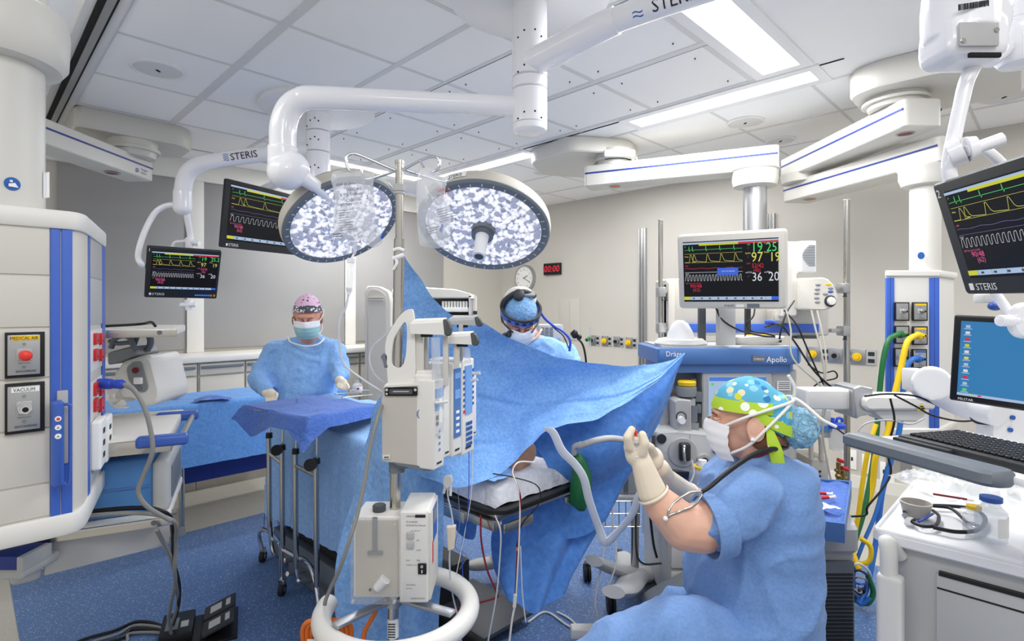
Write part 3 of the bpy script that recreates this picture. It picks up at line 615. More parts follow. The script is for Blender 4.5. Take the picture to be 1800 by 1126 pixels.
t = screen('patient_monitor', 'small black screen marked 1 hanging in front of the pale wall pillar at left', M, w, h, (.028, .014, .025, .06))
b = MB(M, 'labelwhite'); b.text('STERIS', .024, .04, .02, -.002, 'labelwhite'); b.box(.024, .036, -.002, 0, .02, .036); b.text('1', .03, .006, h-.03, -.002)
for k in range(8): b.box(w*.68+k*.013, w*.68+k*.013+.010, -.002, 0, .02, .03, m='sblue')
b.box(w*.9, w*.93, -.002, 0, .018, .032, m='orange'); b.box(w*.95, w*.97, -.002, 0, .018, .032, m='yellow')
part('lettering', b, t)
b = MB(None, 'enamel'); b.tube([P(322, 366, 3.6), P(300, 360, 3.58), P(275, 371, 3.55), P(255, 405, 3.5), P(243, 445, 3.45), P(248, 463, 3.43), P(262, 470, 3.55), P(300, 470, 3.66)], .018, 14, 8); part('handle_loop', b, t)
b = MB(None, 'enamel'); b.tube([P(303, 434, 3.65), P(308, 426, 3.65), P(322, 424, 3.65), P(330, 422, 3.66)], .012, 12); b.cyl(P(328, 423, 3.66), P(350, 428, 3.66), .022, .018); b.cyl(P(333, 418, 3.66), P(333, 436, 3.66), .026); b.tube([P(325, 360, 3.6), P(336, 430, 3.68), P(330, 470, 3.66)], .02, 10); part('bracket', b, t)
b = MB(None, 'enamel'); b.cyl(P(332, 527, 3.45), P(332, 545, 3.45), .026, .02); b.cyl(P(318, 536, 3.44), P(345, 535, 3.44), .015); part('knob', b, t)
M, w, h = pose((398, 313), (388, 434), (500, 338), (500, 446), 3.85, .86)
t = screen('patient_monitor', 'large tilted black screen behind the left surgical lamp', M, w, h, (.04, .04, .03, .055), nums=False)
b = MB(M, 'labelwhite'); b.text('STERIS', .03, .06, .014, -.002, 'labelwhite'); b.box(.04, .054, -.002, 0, .014, .032); part('lettering', b, t)
b = MB(None, 'enamel'); b.tube([M @ Vector((w*.5, .05, h*.5)), M @ Vector((w*.5, .25, h*.5)), M @ Vector((w*.6, .3, h*.9)), P(538, 300, 4.4)], .035, 12, 6); b.tube([P(538, 300, 4.4), P(548, 280, 4.2), P(556, 262, 3.62)], .035, 12, 6); part('arm', b, t)
# ---- equipment booms
def boom_arm(b, p0, p1, w, h, tap=0):
    """flat rectangular beam from p0 to p1 (top centre line), with a blue line on each side"""
    p0, p1 = Vector(p0), Vector(p1); d = (p1-p0); ln = d.length; F = Matrix.Translation(p0) @ Matrix.Rotation(math.atan2(d.y, d.x), 4, 'Z'); s = b.F; b.F = F
    b.prism(rpoly([(0, -w/2), (ln, -w/2), (ln, w/2), (0, w/2)], [.03, .03, .03, .03]), -h, 0, 'z', b2=.006)
    for sg in (-1, 1): b.box(.01, ln-.01, sg*w/2-.002, sg*w/2+.002, -h*.42, -h*.34, m='navyline')
    b.F = s; return F
def coin(b, c, m, r=.045): b.lathe([(0, r), (-.004, r), (-.004, r*.8), (0, r*.8)], c, seg=28, m='greyplastic', cap=False); b.lathe([(-.001, r*.78), (-.003, r*.3), (-.003, .0005)], c, seg=28, m=m)
# left boom: cover, arm towards the viewer, then the arm above the pendant column
t = thing('ceiling_boom', 'white ceiling boom at upper left with blue stripe, carrying the left pendant', 'ceiling boom', (-2.75, 4.0, CEIL))
b = MB(None, 'boomwhite'); b.prism(rpoly([tuple(UV(u, v)[:2]) for u, v in ((.5, 4.45), (1.1, 4.45), (1.2, 4.55), (1.2, 4.85), (1.0, 4.98), (.5, 4.98))], .05), 2.66, CEIL-.001, 'z', b2=.012); part('ceiling_cover', b, t)
b = MB(None, 'boomwhite'); b.cyl((-2.66, 3.86, 2.55), (-2.66, 3.86, 2.67), .13, .15, 32); b.cyl((-2.66, 3.86, 2.59), (-2.66, 3.86, 2.61), .16, None, 32); part('pivot', b, t)
b = MB(None, 'boomwhite'); F_ = boom_arm(b, (-2.71, 4.0, 2.56), (-2.71, 2.45, 2.56), .2, .145); coin(b, (-2.71, 3.72, 2.41), 'darkred')
b.F = Matrix(); b.lathe([(-.002, .014), (-.002, .008)], (-2.608, 3.82, 2.455), (-1, 0, 0), 20, 'inkblue', False); TF = Matrix.Translation((-2.607, 3.86, 2.46)) @ Matrix.Rotation(PI/2, 4, 'Z'); b.F = TF; b.text('Trumpf', .022, 0, .004, 0, 'inkblue'); b.text('Medical', .018, 0, -.018, 0, 'inkblue'); b.F = Matrix(); part('lower_beam', b, t)
b = MB(None, 'boomwhite'); boom_arm(b, (-2.75, 2.55, 2.75), (-1.15, 1.30, 2.44+.08), .2, .15) if False else boom_arm(b, (-2.75, 2.5, 2.42), (-1.32, 1.42, 2.42), .2, .14); part('upper_beam', b, t)
# right boom holding the beige monitoring rack
t = thing('ceiling_boom', 'white ceiling boom with blue stripe above the anesthesia machine', 'ceiling boom', onZ(1010, 262, CEIL))
q = [onZ(x, y, CEIL) for x, y in ((930, 262), (1000, 236), (1105, 243), (1125, 262), (1040, 290), (955, 285))]
b = MB(None, 'boomwhite'); b.prism(rpoly([(p.x, p.y) for p in q], .1), 2.68, CEIL-.001, 'z', b2=.01); part('ceiling_cover', b, t)
b = MB(None, 'boomwhite'); boom_arm(b, P(1072, 250, 4.35)*1+Vector((0, 0, 0)), P(1078, 300, 5.0)*1, .2, .12) if False else None
pA = Vector((.80, 4.30, 0)); b.cyl(pA+Vector((0, 0, 2.6)), pA+Vector((0, 0, 2.72)), .13, .14, 30); b.cyl(pA+Vector((0, 0, 2.63)), pA+Vector((0, 0, 2.65)), .155, None, 30); b.box(.69, .93, 4.12, 4.6, 2.63, 2.69, .02); part('pivot', b, t)
b = MB(None, 'boomwhite'); boom_arm(b, (.60, 4.36, 2.6), (1.84, 3.78, 2.6), .2, .16); coin(b, (.80, 4.26, 2.44), 'orange'); part('beam', b, t)
b = MB(None, 'boomwhite'); cx_, cy_ = 1.69, 3.82; b.lathe([(2.33, .09), (2.34, .14), (2.38, .15), (2.44, .15), (2.45, .16), (2.46, .16)], (cx_, cy_, 0), seg=40); part('collar', b, t)
b = MB(None, 'alu'); b.lathe([(1.28, .077), (2.35, .077)], (cx_, cy_, 0), seg=36); part('column', b, t)
# far right boom
t = thing('ceiling_boom', 'white double ceiling boom with blue stripes at upper right, carrying the tall gas pendant', 'ceiling boom', onZ(1640, 150, CEIL))
q = [onZ(x, y, CEIL) for x, y in ((1490, 128), (1530, 108), (1660, 75), (1800, 60), (1800, 118), (1600, 165), (1520, 165))]
b = MB(None, 'boomwhite'); b.prism(rpoly([(p.x, p.y) for p in q], .08), 2.66, CEIL-.001, 'z', b2=.012); part('ceiling_cover', b, t)
pv = Vector((2.13, 3.05, 0)); b = MB(None, 'boomwhite'); b.cyl(pv+Vector((0, 0, 2.6)), pv+Vector((0, 0, 2.68)), .13, .15, 30); b.cyl(pv+Vector((0, 0, 2.625)), pv+Vector((0, 0, 2.64)), .16, None, 30); part('pivot', b, t)
b = MB(None, 'boomwhite'); boom_arm(b, (2.16, 2.88, 2.6), (2.11, 4.12, 2.6), .21, .15); coin(b, (2.15, 3.0, 2.45), 'darkred'); part('upper_beam', b, t)
b = MB(None, 'boomwhite'); b.cyl((2.1, 3.98, 2.4), (2.1, 3.98, 2.46), .13, .14, 30); part('elbow', b, t)
b = MB(None, 'boomwhite'); boom_arm(b, (2.12, 4.12, 2.42), (2.38, 2.95, 2.42), .21, .14); coin(b, (2.14, 3.95, 2.28), 'orange'); part('lower_beam', b, t)
b = MB(None, 'boomwhite'); b.lathe([(2.17, .07), (2.18, .11), (2.22, .125), (2.26, .125), (2.27, .13), (2.285, .13)], (2.31, 3.07, 0), seg=40); part('collar', b, t)
b = MB(None, 'boomwhite'); b.lathe([(1.70, .073), (2.2, .073)], (2.31, 3.07, 0), seg=36); b.lathe([(0, .02), (.003, .018), (.003, .0005)], P(1619, 449, 2.998), (0, -1, 0), 20, 'inkblue'); part('column', b, t)
# right screen arm drop
t = thing('ceiling_monitor_mount', 'white jointed arm at upper right carrying the tilted screen marked 2', 'screen arm', P(1700, 60, 1.45))
Yr = 1.45
b = MB(A(Yr), 'enamel'); b.tube([(1690, -10, -160), (1688, 0, -40), (1685, 0, 20)], [50, 54, 56], 30, 4); b.tube([(1730, 10, -60), (1738, 12, 20), (1732, 10, 60), (1710, 5, 100)], [38, 42, 38, 20], 24, 6); b.tube([(1685, 0, 20), (1683, -6, 75)], [56, 56], 30, 1); b.box(1632, 1738, -55, 40, 40, 120, 30, 4); part('joint_housing', bake(b, .004, 8), t, sharp=60)
b = MB(A(Yr), 'greyplastic'); b.box(1640, 1706, -58, -52, 68, 108, 8, R=None); part('cover_plate', b, t, 'light grey screwed cover plate')
b = MB(A(Yr), 'gap'); b.box(1655, 1708, -60, -54, 119, 127, 2); b.cyl((1645, -58, 100), (1645, -60, 100), 4, m='steel'); b.cyl((1700, -58, 82), (1700, -60, 82), 4, m='steel'); part('slot', b, t)
b = MB(A(Yr), 'ink'); b.text('STERIS', 15, 0, 0); bm_ = b.bm
b2_ = MB(None, 'ink')
for i, (s_, z_, sz) in enumerate((('STERIS CORPORATION', -8, 8), ('STERIS CE', 8, 13), ('STERIS', 26, 14))):
    F_ = A(Yr) @ Matrix.Translation((1640+i*2, -58, z_)) @ Matrix.Rotation(-.12, 4, 'Y') @ Matrix.Diagonal((1, 1, -1, 1)); k = MB(F_, 'ink'); k.text(s_, sz, 0, 0, 0, 'ink', ax=.85); b2_.merge(k.bm, None, 'ink')
for i in range(22):
    w_ = random.choice((1.2, 2, .8)); k = MB(A(Yr), 'ink'); k.box(1637+i*2.3, 1637+i*2.3+w_, -59, -58, 40-i*.35, 50-i*.35); b2_.merge(k.bm, None, 'ink')
bm_.free(); part('lettering', b2_, t)
b = MB(A(Yr), 'enamel'); b.tube([(1722, 0, 100), (1700, 0, 140), (1688, 0, 190), (1676, 0, 245), (1668, 0, 290), (1672, 0, 320)], 11.5, 18, 8); part('drop_tube', b, t)
b = MB(A(Yr), 'enamel'); b.cyl((1664, -6, 275), (1678, -18, 268), 22, 24, 28); b.cyl((1684, -20, 268), (1696, -26, 265), 22, 18, 28); b.cyl((1680, -22, 272), (1727, -40, 256), 10, 11, 20); part('grip', b, t)
b = MB(A(Yr), 'enamel'); b.tube([(1700, 0, 262), (1735, 5, 262), (1768, 8, 285), (1790, 10, 310)], 8, 14); part('link', b, t)
b = MB(None, 'enamel'); q = P(1795, 60, 1.55); b.lathe([(2.18, .03), (2.185, .05), (2.2, .06), (2.3, .06), (2.303, .057), (2.306, .06), (2.34, .06), (2.36, .05), (CEIL-.001, .05)], (q.x, q.y, 0), seg=30); b.tube([(q.x-.03, q.y, 2.27), P(1765, 85, 1.53), P(1740, 105, 1.5)], .022, 12); part('ceiling_tube', b, t)
M, w, h = pose((1638, 325), (1698, 517), (1800, 272), (1800, 516), 1.5, .56)
t = screen('patient_monitor', 'tilted black screen marked 2 at the right edge of the photo', M, w, h, (.04, .03, .028, .045))
b = MB(M, 'labelwhite'); b.text('STERIS', .026, .05, .012, -.002); b.box(.026, .04, -.002, 0, .012, .03); b.text('2', .032, .01, h-.04, -.002); part('lettering', b, t)
print('monitor2', w, h)
# ================================================================ LEFT PENDANT AND ITS SHELVES
class Pl:
    """upright plane through p0 turned by ang; at(x, y) -> (along, height) of the picture point on it"""
    def __init__(s, p0, ang): s.M = L((p0[0], p0[1], 0), ang); s.I = s.M.inverted()
    def at(s, x, y):
        o = s.I @ Vector((0, 0, CH)); q = s.I @ (Vector((0, 0, CH))+Vector(((x-CX)/FP, 1, (HY-y)/FP))); t = -o.y/(q.y-o.y); p = o+(q-o)*t; return p.x, p.z
    def box(s, b, x0, y0, x1, y1, d0, d1, m=None, bev=0, seg=2):
        a0, z0 = s.at(x0, y0); a1, z1 = s.at(x1, y1); o = b.F; b.F = s.M; b.box(min(a0, a1), max(a0, a1), d0, d1, min(z0, z1), max(z0, z1), bev, seg, m); b.F = o
B0 = Vector((-1.161, 1.455)); D0 = Vector((-1.39, 1.87)); PF = Pl(B0, PI/4); PS = Pl((-1.175, 1.495), math.atan2(.375, -.215))
t = thing('equipment_pendant', 'large beige and blue ceiling pendant filling the left edge of the photo', 'medical pendant', (-1.45, 1.5, .9))
foot = [(-1.46, 1.156), tuple(B0), (-1.172, 1.50), tuple(D0), (-1.62, 2.0), (-1.9, 1.55)]
b = MB(None, 'beige'); b.prism(rpoly(foot, [.02, .035, .02, .03, .1, .1], 5), .93, 1.72); part('body', b, t)
def off(pts, d):
    c = Vector((sum(p[0] for p in pts)/len(pts), sum(p[1] for p in pts)/len(pts))); return [tuple(c+(Vector(p)-c)*(1+d)) for p in pts]
for z0, z1, nm in ((1.705, 1.752, 'top_rim'), (.905, .96, 'bottom_rim')):
    b = MB(None, 'offwhite'); b.prism(rpoly(off(foot, .045), [.02, .05, .05, .04, .1, .1], 6), z0, z1, b2=.006); part(nm, b, t)
for x0, x1 in ((88, 106), (108, 127)):
    b = MB(None, 'boomblue'); PF.box(b, x0, 396, x1, 928, -.006, .01, bev=.002); part('blue_rail', b, t)
b = MB(None, 'boomblue'); a0, _ = PS.at(151, 500); a1, _ = PS.at(155, 500); b.F = PS.M; b.box(a0, a1, -.005, .01, .96, 1.71); a0, _ = PS.at(177, 500); a1, _ = PS.at(182, 500); b.box(a0, a1, -.005, .01, .96, 1.71); part('blue_rail', b, t)
for x0, x1 in ((156, 177),):
    for i, (y0, y1) in enumerate(((404, 488), (490, 572), (575, 655), (657, 735), (737, 905))):
        b = MB(None, ['greyplastic', 'cartgrey', 'offwhite', 'offwhite', 'cartgrey'][i]); a0, z0 = PS.at(x0, y1); a1, z1 = PS.at(x1, y0); b.F = PS.M; b.box(a0, a1, -.004, .01, .975 if i == 4 else z0, z1-.003, .001); part('side_panel', b, t)
for i, (y0, y1) in enumerate(((392, 482), (484, 574), (577, 663), (665, 752), (754, 850), (852, 926))):
    b = MB(None, 'beige'); _, z1 = PF.at(60, y0); _, z0 = PF.at(60, y1); a1, _ = PF.at(87, 500); b.F = PF.M; b.box(-.42, a1, -.004, .01, max(z0, .965), z1-.002, .001); part('front_panel', b, t)
def gas_plate(PLN, x0, y0, x1, y1, head, hcol, kn, par_, brand=True):
    a0, z1 = PLN.at(x0, y0); a1, z0 = PLN.at(x1, y1); w = a1-a0; h = z1-z0; F_ = PLN.M @ Matrix.Translation((a0, -.006, z0))
    b = MB(F_, 'black'); b.box(0, w*1.06, -.008, 0, -.002, h, .001); p_ = part('gasket', b, par_)
    b = MB(F_, 'alu'); b.box(w*.06, w*.93, -.014, -.006, h*.05, h*.94, .002); b.box(w*.28, w*.72, -.02, -.01, h*.36, h*.64, .004, m='greyplastic'); p_ = part('plate', b, par_)
    if hcol: b = MB(F_, hcol); b.box(w*.16, w*.9, -.0155, -.01, h*.82, h*.92); part('colour_strip', b, par_)
    b = MB(F_, 'ink')
    if head: b.text(head, h*.1, w*.5, h*.835, -.0162, 'ink', align='CENTER', ax=.8)
    if brand: b.text('BEACONMEDAES', h*.06, w*.55, h*.11, -.0162, 'ink', align='CENTER', ax=.75)
    for z in (.74, .22): b.cyl((w*.5, -.014, h*z), (w*.5, -.018, h*z), h*.03, m='midgrey')
    b.text('PUSH TO LOCK', h*.03, w*.5, h*.3, -.0162, 'ink', align='CENTER'); part('lettering', b, par_)
    b = MB(F_, kn)
    if kn == 'hotred': b.cyl((w*.5, -.018, h*.5), (w*.5, -.062, h*.5), h*.10, h*.115, 24); b.ell((w*.5, -.062, h*.5), (h*.115, .01, h*.115))
    else: b.cyl((w*.5, -.018, h*.5), (w*.5, -.03, h*.5), h*.13, h*.12, 6); b.cyl((w*.5, -.03, h*.5), (w*.5, -.05, h*.5), h*.09, h*.08, 20); b.cyl((w*.5, -.049, h*.5), (w*.5, -.052, h*.5), h*.05, None, 16, m='gap')
    part('socket', b, par_)
gas_plate(PF, 8, 584, 74, 659, 'MEDICAL AIR', 'yellow', 'hotred', t); gas_plate(PF, 8, 674, 74, 754, 'VACUUM', 'labelwhite', 'chrome', t)
for (y0, y1) in ((584, 606), (612, 634), (672, 694), (700, 722)):
    for xa, xb in ((161, 166), (171, 176)):
        b = MB(None, 'red'); a0, z1 = PS.at(xa, y0+2); a1, z0 = PS.at(xb, y1-2); b.F = PS.M; b.prism(rr(a0, a1, z0, z1, .006), -.012, -.003, 'y'); b.box((a0+a1)/2-.004, (a0+a1)/2+.004, -.0135, -.011, z0+.008, z0+.014, m='darkred'); part('socket_outlet', b, t)
for y0, y1, xa, xb in ((742, 812, 157, 168), (737, 800, 170, 180)):
    b = MB(None, 'labelwhite'); a0, z1 = PS.at(xa, y0); a1, z0 = PS.at(xb, y1); b.F = PS.M; b.box(a0, a1, -.028, -.003, z0, z1, .008, 3)
    for k in (.25, .5, .75): b.box(a0+(a1-a0)*.35, a0+(a1-a0)*.6, -.030, -.027, z0+(z1-z0)*(k-.05), z0+(z1-z0)*(k+.05), m='ink')
    part('switch_plate', b, t)
b = MB(None, 'greyplastic'); PF.box(b, 99, 686, 119, 812, -.012, 0, bev=.003); part('remote_holder', b, t)
for x, y in ((22, 322),): pass
# column, collar
cx_, cy_ = -1.345, 1.42
b = MB(None, 'boomwhite'); b.lathe([(1.75, .106), (2.16, .106)], (cx_, cy_, 0), seg=56); part('column', b, t)
b = MB(None, 'boomwhite'); b.lathe([(2.125, .115), (2.13, .142), (2.15, .156), (2.23, .16), (2.27, .155), (2.28, .14)], (cx_, cy_, 0), seg=56); part('collar', b, t)
vd = Vector((-cx_, -cy_, 0)).normalized(); ang = Matrix.Rotation(-.02, 3, 'Z') @ vd
def oncyl(x, y, R_=.1075):
    D = Vector(((x-CX)/FP, 1, 0)); o = Vector((-cx_, -cy_, 0)); a_ = D.dot(D); b_ = 2*D.dot(o); c_ = o.dot(o)-R_*R_; tt = (-b_-math.sqrt(max(b_*b_-4*a_*c_, 0)))/(2*a_); p = P(x, y, tt); return p, Vector((p.x-cx_, p.y-cy_, 0)).normalized()
p, n = oncyl(22, 323); b = MB(None, 'inkblue'); b.lathe([(0, .0165), (.002, .0165), (.002, .0005)], p-n*.002, n, 28); r_ = Vector((n.y*-1, n.x, 0)); b.m = 'labelwhite'
b.ell(p+n*.001+Vector((0, 0, .006))-r_*.003, .0035); b.poly([p+n*.003+r_*.011+Vector((0, 0, -.008)), p+n*.003-r_*.009+Vector((0, 0, -.008)), p+n*.003-r_*.009+Vector((0, 0, -.001)), p+n*.003+r_*.004+Vector((0, 0, .003))]); part('safety_sign', b, t)
b = MB(None, 'labelwhite'); tb = MB(None, 'ink')
for i in range(5):
    (p0, n0), (p1, _) = oncyl(76+i*2.2, 0), oncyl(78.2+i*2.2, 0)
    z0, z1 = ZP(347, p0.y), ZP(302, p0.y); b.poly([(p0.x, p0.y, z0), (p1.x, p1.y, z0), (p1.x, p1.y, z1), (p0.x, p0.y, z1)])
part('sticker', b, t)
# remote control
t2 = thing('remote_control', 'blue hand control with three round buttons hooked on the left pendant', 'remote control', PF.M @ Vector((PF.at(103, 840)[0], -.04, PF.at(103, 840)[1])))
b = MB(None, 'handleblue'); a0, z1 = PF.at(88, 702); a1, z0 = PF.at(114, 846); b.F = PF.M; b.prism(rr(a0, a1-.006, z0, z1, .008), -.05, -.015, 'y', b2=.005); part('body', b, t2)
b = MB(PF.M, 'handleblue'); b.tube([(a1-.008, -.03, z1-.012), (a1+.006, -.034, z1-.014), (a1+.008, -.034, z1-.04), (a1+.006, -.034, z0+.01), (a1-.008, -.03, z0+.006)], .004, 10, 4); part('hook', b, t2)
for k, y in enumerate((731, 746, 761)):
    a, z = PF.at(98, y); b = MB(PF.M, 'labelwhite'); b.lathe([(0, .007), (.003, .006), (.003, .0005)], (a, -.05, z), (0, -1, 0), 20)
    b.lathe([(.003, .004), (.0036, .0005)], (a, -.05, z), (0, -1, 0), 3 if k else 12, m='hotred' if not k else 'midgrey'); part('button', b, t2)
# second pendant bits: shelves carried behind it
SF = L((-1.16, 1.85, 0), math.radians(26))
def shelf(lab, x0, y0, y1, z, th=.035, handles=False, x1=0):
    t = thing('pendant_shelf', lab, 'shelf', SF @ Vector((x0/2, y0, z-th)))
    b = MB(SF, 'offwhite'); b.box(x0, x1, y0, y1, z-th, z, .008); part('board', b, t)
    b = MB(SF, 'brushed'); b.box(x0, x1+.012, y0-.014, y0-.002, z-th*1.05, z-.004, .002); b.cyl((x1-.04, y0-.014, z-th*.5), (x1-.04, y0-.02, z-th*.5), .008, m='slate'); part('rail', b, t)
    if handles:
        for yy in (y0-.02, y1-.12):
            b = MB(SF, 'handleblue'); b.box(x1-.09, x1+.06, yy, yy+.05, z-.03, z+.006, .012, 3); part('handle_end', b, t)
        b = MB(SF, 'steel')
        b.cyl((x1+.04, y0+.03, z-.012), (x1+.04, y1-.08, z-.012), .011); b.cyl((x1-.02, y0+.0, z-.012), (x1+.04, y0+.03, z-.012), .009); part('grab_bar', b, t)
    return t
shelf('white pendant shelf carrying only a thin black lead, topmost of three on the left', -.7, .16, .62, 1.425, .03)
shelf('white pendant shelf with blue cornered grab handle, under the tilted device', -.7, .0, .56, 1.065, .045, True)
shelf('white pendant shelf under the blue electrosurgery box', -.7, .02, .5, .795, .03)
b = MB(SF, 'black'); b.tube([(-.3, .2, 1.43), (-.22, .28, 1.432), (-.12, .3, 1.437), (-.08, .25, 1.445), (-.06, .2, 1.432)], .005, 8); b.cyl((-.36, .2, 1.43), (-.3, .2, 1.43), .006, m='red'); solo('black_lead', b, 'thin black lead with red end on the topmost pendant shelf', 'cable')
# device with grey handles on the shelf (tilted pump)
Yd = 2.15
t = thing('suction_pump', 'tilted beige device with grey top handles standing on a pendant shelf at left', 'medical device', P(240, 715, Yd))
b = MB(A(Yd), 'offwhite'); b.prism(rpoly([(214, 636), (258, 622), (266, 632), (281, 690), (278, 706), (256, 715), (232, 700), (212, 700), (198, 660)], 6), 0, 90, 'y', b2=5); b.prism(rpoly([(186, 655), (215, 640), (232, 700), (200, 712), (186, 710)], 4), 20, 100, 'y', b2=3); part('body', b, t)
b = MB(A(Yd), 'midgrey'); b.prism(rpoly([(224, 646), (236, 634), (250, 636), (262, 680), (256, 690), (244, 686), (228, 668)], 6), -3, 4, 'y'); part('oval_panel', b, t)
b = MB(A(Yd), 'darkred'); b.cyl((241, -3, 650), (241, -6, 650), 5); b.m = 'slate'; b.cyl((247, -3, 682), (247, -6, 682), 5); b.m = 'white'; b.box(240, 254, -9, -3, 662, 674, 2); part('ports', b, t)
b = MB(A(Yd), 'midgrey'); b.prism(rpoly([(184, 620), (228, 608), (238, 624), (200, 640), (184, 642)], 5), 5, 70, 'y', b2=3); part('top_tray', b, t)
b = MB(A(Yd), 'slate')
b.tube([(188, 10, 612), (196, 8, 596), (214, 6, 590), (226, 6, 597), (232, 8, 615)], 4.5, 12); b.tube([(206, 40, 610), (216, 38, 590), (228, 36, 587), (240, 34, 593), (242, 34, 606), (236, 34, 618)], 5.5, 12); b.tube([(184, 12, 600), (200, 10, 604), (222, 10, 602)], 4, 10); part('handles', b, t)
b = MB(A(Yd), 'cablewhite')
for k in range(7): b.tube([(222+k, -4, 676), (212-k*3, -8, 684), (196+k*3, -6, 700+k), (214+k*4, -18, 712), (234-k*3, -20, 708+k*.6), (226, -16, 700), (206+k*2, -12, 706)], 1.1, 6)
part('lead', b, t)
# blue electrosurgery unit
t = thing('electrosurgery_unit', 'blue box shaped electrosurgery unit with grey curved front on the lowest left shelf', 'medical device', SF @ Vector((-.2, .2, .8)))
b = MB(SF, 'boxblue'); b.prism(rpoly([(.05, .797), (.05, .93), (.12, .985), (.45, .99), (.45, .797)], .015), -.62, -.045, 'x', b2=.006) if False else None
b.F = SF; b.box(-.62, -.05, .06, .46, .797, .985, .012, 3); b.box(-.62, -.06, .055, .07, .888, .894, m='machineblue'); part('case', b, t)
b = MB(SF, 'cartgrey'); b.box(-.052, .0, .05, .47, .797, .975, .02, 4); part('front_panel', b, t); b = MB(SF, 'slate'); b.box(-.002, .004, .1, .4, .83, .94, .003); part('sockets', b, t)
b = MB(SF, 'labelwhite'); b.box(-.26, -.16, .13, .22, .984, .987); b.box(-.25, -.2, .15, .19, .9865, .988, m='greyplastic'); part('label_plate', b, t)
# pale box below
t = thing('pendant_base_cover', 'pale grey wide cover hanging below the left pendant above the floor', 'equipment cover', (-1.4, 1.95, .65))
b = MB(None, 'cartgrey'); G_ = L((-1.216, 1.95, 0), math.radians(42)); b.F = G_; b.box(-.34, 0, 0, .4, .657, .76, .006); b.box(-.42, -.345, -.01, .4, .650, .75, .02, 3); part('cover', b, t)
b = MB(G_, 'brushed'); b.box(-.25, .02, -.012, .0, .765, .782, .002); b.box(-.2, -.07, -.02, -.01, .772, .785, m='greyplastic'); part('rail', b, t)
b = MB(None, 'navyline'); b.F = A(1.6); b.box(-30, 32, 0, 60, 978, 1002, 2); b.m = 'cartgrey'; b.box(-30, 42, -2, 80, 1000, 1019, 8, 3); b.box(30, 42, -2, 60, 978, 1006, 3); solo('boom_bracket', b, 'small grey and navy bracket under the pendant at the lower left edge', 'bracket')
# plug and its grey cable
t = thing('power_plug', 'translucent blue plug in a red pendant socket', 'plug', P(195, 675, 1.72))
b = MB(A(1.72), 'cableblue'); b.lathe([(0, 9), (12, 9.5), (22, 9), (24, 7.5), (40, 8.5), (44, 6)], (174, 0, 674), (1, 0, .03), 20); part('body', b, t)
b = MB(A(1.72), 'cablegrey')
b.tube([(216, 0, 675), (236, 0, 686), (256, 0, 722), (267, 0, 770), (266, 0, 800), (250, 0, 840), (243, 0, 866), (254, 10, 895), (275, 40, 930)], 4.0, 10); part('cord', b, t)
def floorp(x, y, z=.01): return onZ(x, y, z)
def cable(name, pts, r, m, lab, cat_='cable', seg=8, grp=None, n=6):
    b = MB(None, m); b.tube(pts, r, seg, n); return solo(name, b, lab, cat_, grp)
cable('grey_cable', [P(275, 930, 1.79), P(300, 980, 1.95), P(308, 1020, 2.1), P(300, 1062, 2.25), P(297, 1090, 2.35), floorp(304, 1126)], .0072, 'cablegrey', 'thick grey cable falling from the pendant to the foot pedal')
cable('black_cable', [SF @ Vector((-.35, .03, .84)), SF @ Vector((-.1, -.03, .85)), SF @ Vector((0.0, -.04, .82)), P(304, 935, 1.93), P(305, 985, 2.0), P(315, 1030, 2.2), P(312, 1070, 2.4), floorp(300, 1110)], .0075, 'black', 'black cable hanging over the lowest left shelf down to the floor')
cable('grey_cable', [SF @ Vector((-.4, .02, .835)), SF @ Vector((-.12, -.04, .84)), SF @ Vector((.015, -.05, .8)), P(309, 950, 1.93), P(307, 1010, 2.0), P(313, 1050, 2.3), P(309, 1075, 2.4), floorp(296, 1112)], .0065, 'cablegrey', 'thinner grey cable beside the black one below the lowest left shelf')
for k, (m, lab) in enumerate((('black', 'outer loop of black cable on the floor at the bottom left'), ('cablegrey', 'grey cable loop on the floor at the bottom left'), ('black', 'inner loop of black cable beside the foot pedal'), ('cablegrey', 'short grey cable curl next to the foot pedal'))):
    cable('floor_cable', [floorp(296-k*3, 1108+k*3), floorp(276, 1096+k*5), floorp(240-k*4, 1092+k*7), floorp(200+k*8, 1108+k*6), floorp(150+k*20, 1122+k*3), floorp(110+k*30, 1140)], .0065, m, lab, grp=None)
# foot pedal
c = floorp(350, 1110, 0); t = thing('foot_pedal', 'black double foot pedal on the blue floor at bottom left', 'foot pedal', c, .5)
G_ = L((c.x, c.y, 0), .45)
b = MB(G_, 'black'); b.box(-.15, .02, -.13, .12, 0, .02, .004); b.box(-.15, -.02, -.1, .1, .02, .065, .008); b.box(.02, .16, -.14, .14, 0, .014, .003); part('base', b, t)
for y0, y1 in ((-.13, -.01), (.01, .13)):
    b = MB(G_ @ Matrix.Translation((.02, 0, .03)) @ Matrix.Rotation(-.35, 4, 'Y'), 'charcoal'); b.box(0, .14, y0, y1, 0, .014, .004); b.box(.03, .08, y0+.03, y1-.03, .014, .016, m='greyplastic'); b.box(.10, .12, y0+.03, y1-.03, .014, .016, m='greyplastic'); part('pedal', b, t)
b = MB(G_, 'slate'); b.box(-.13, -.08, -.06, .04, .065, .067, m='slate'); b.box(-.07, -.04, -.05, .0, .065, .067, m='greyplastic'); part('label_plate', b, t)
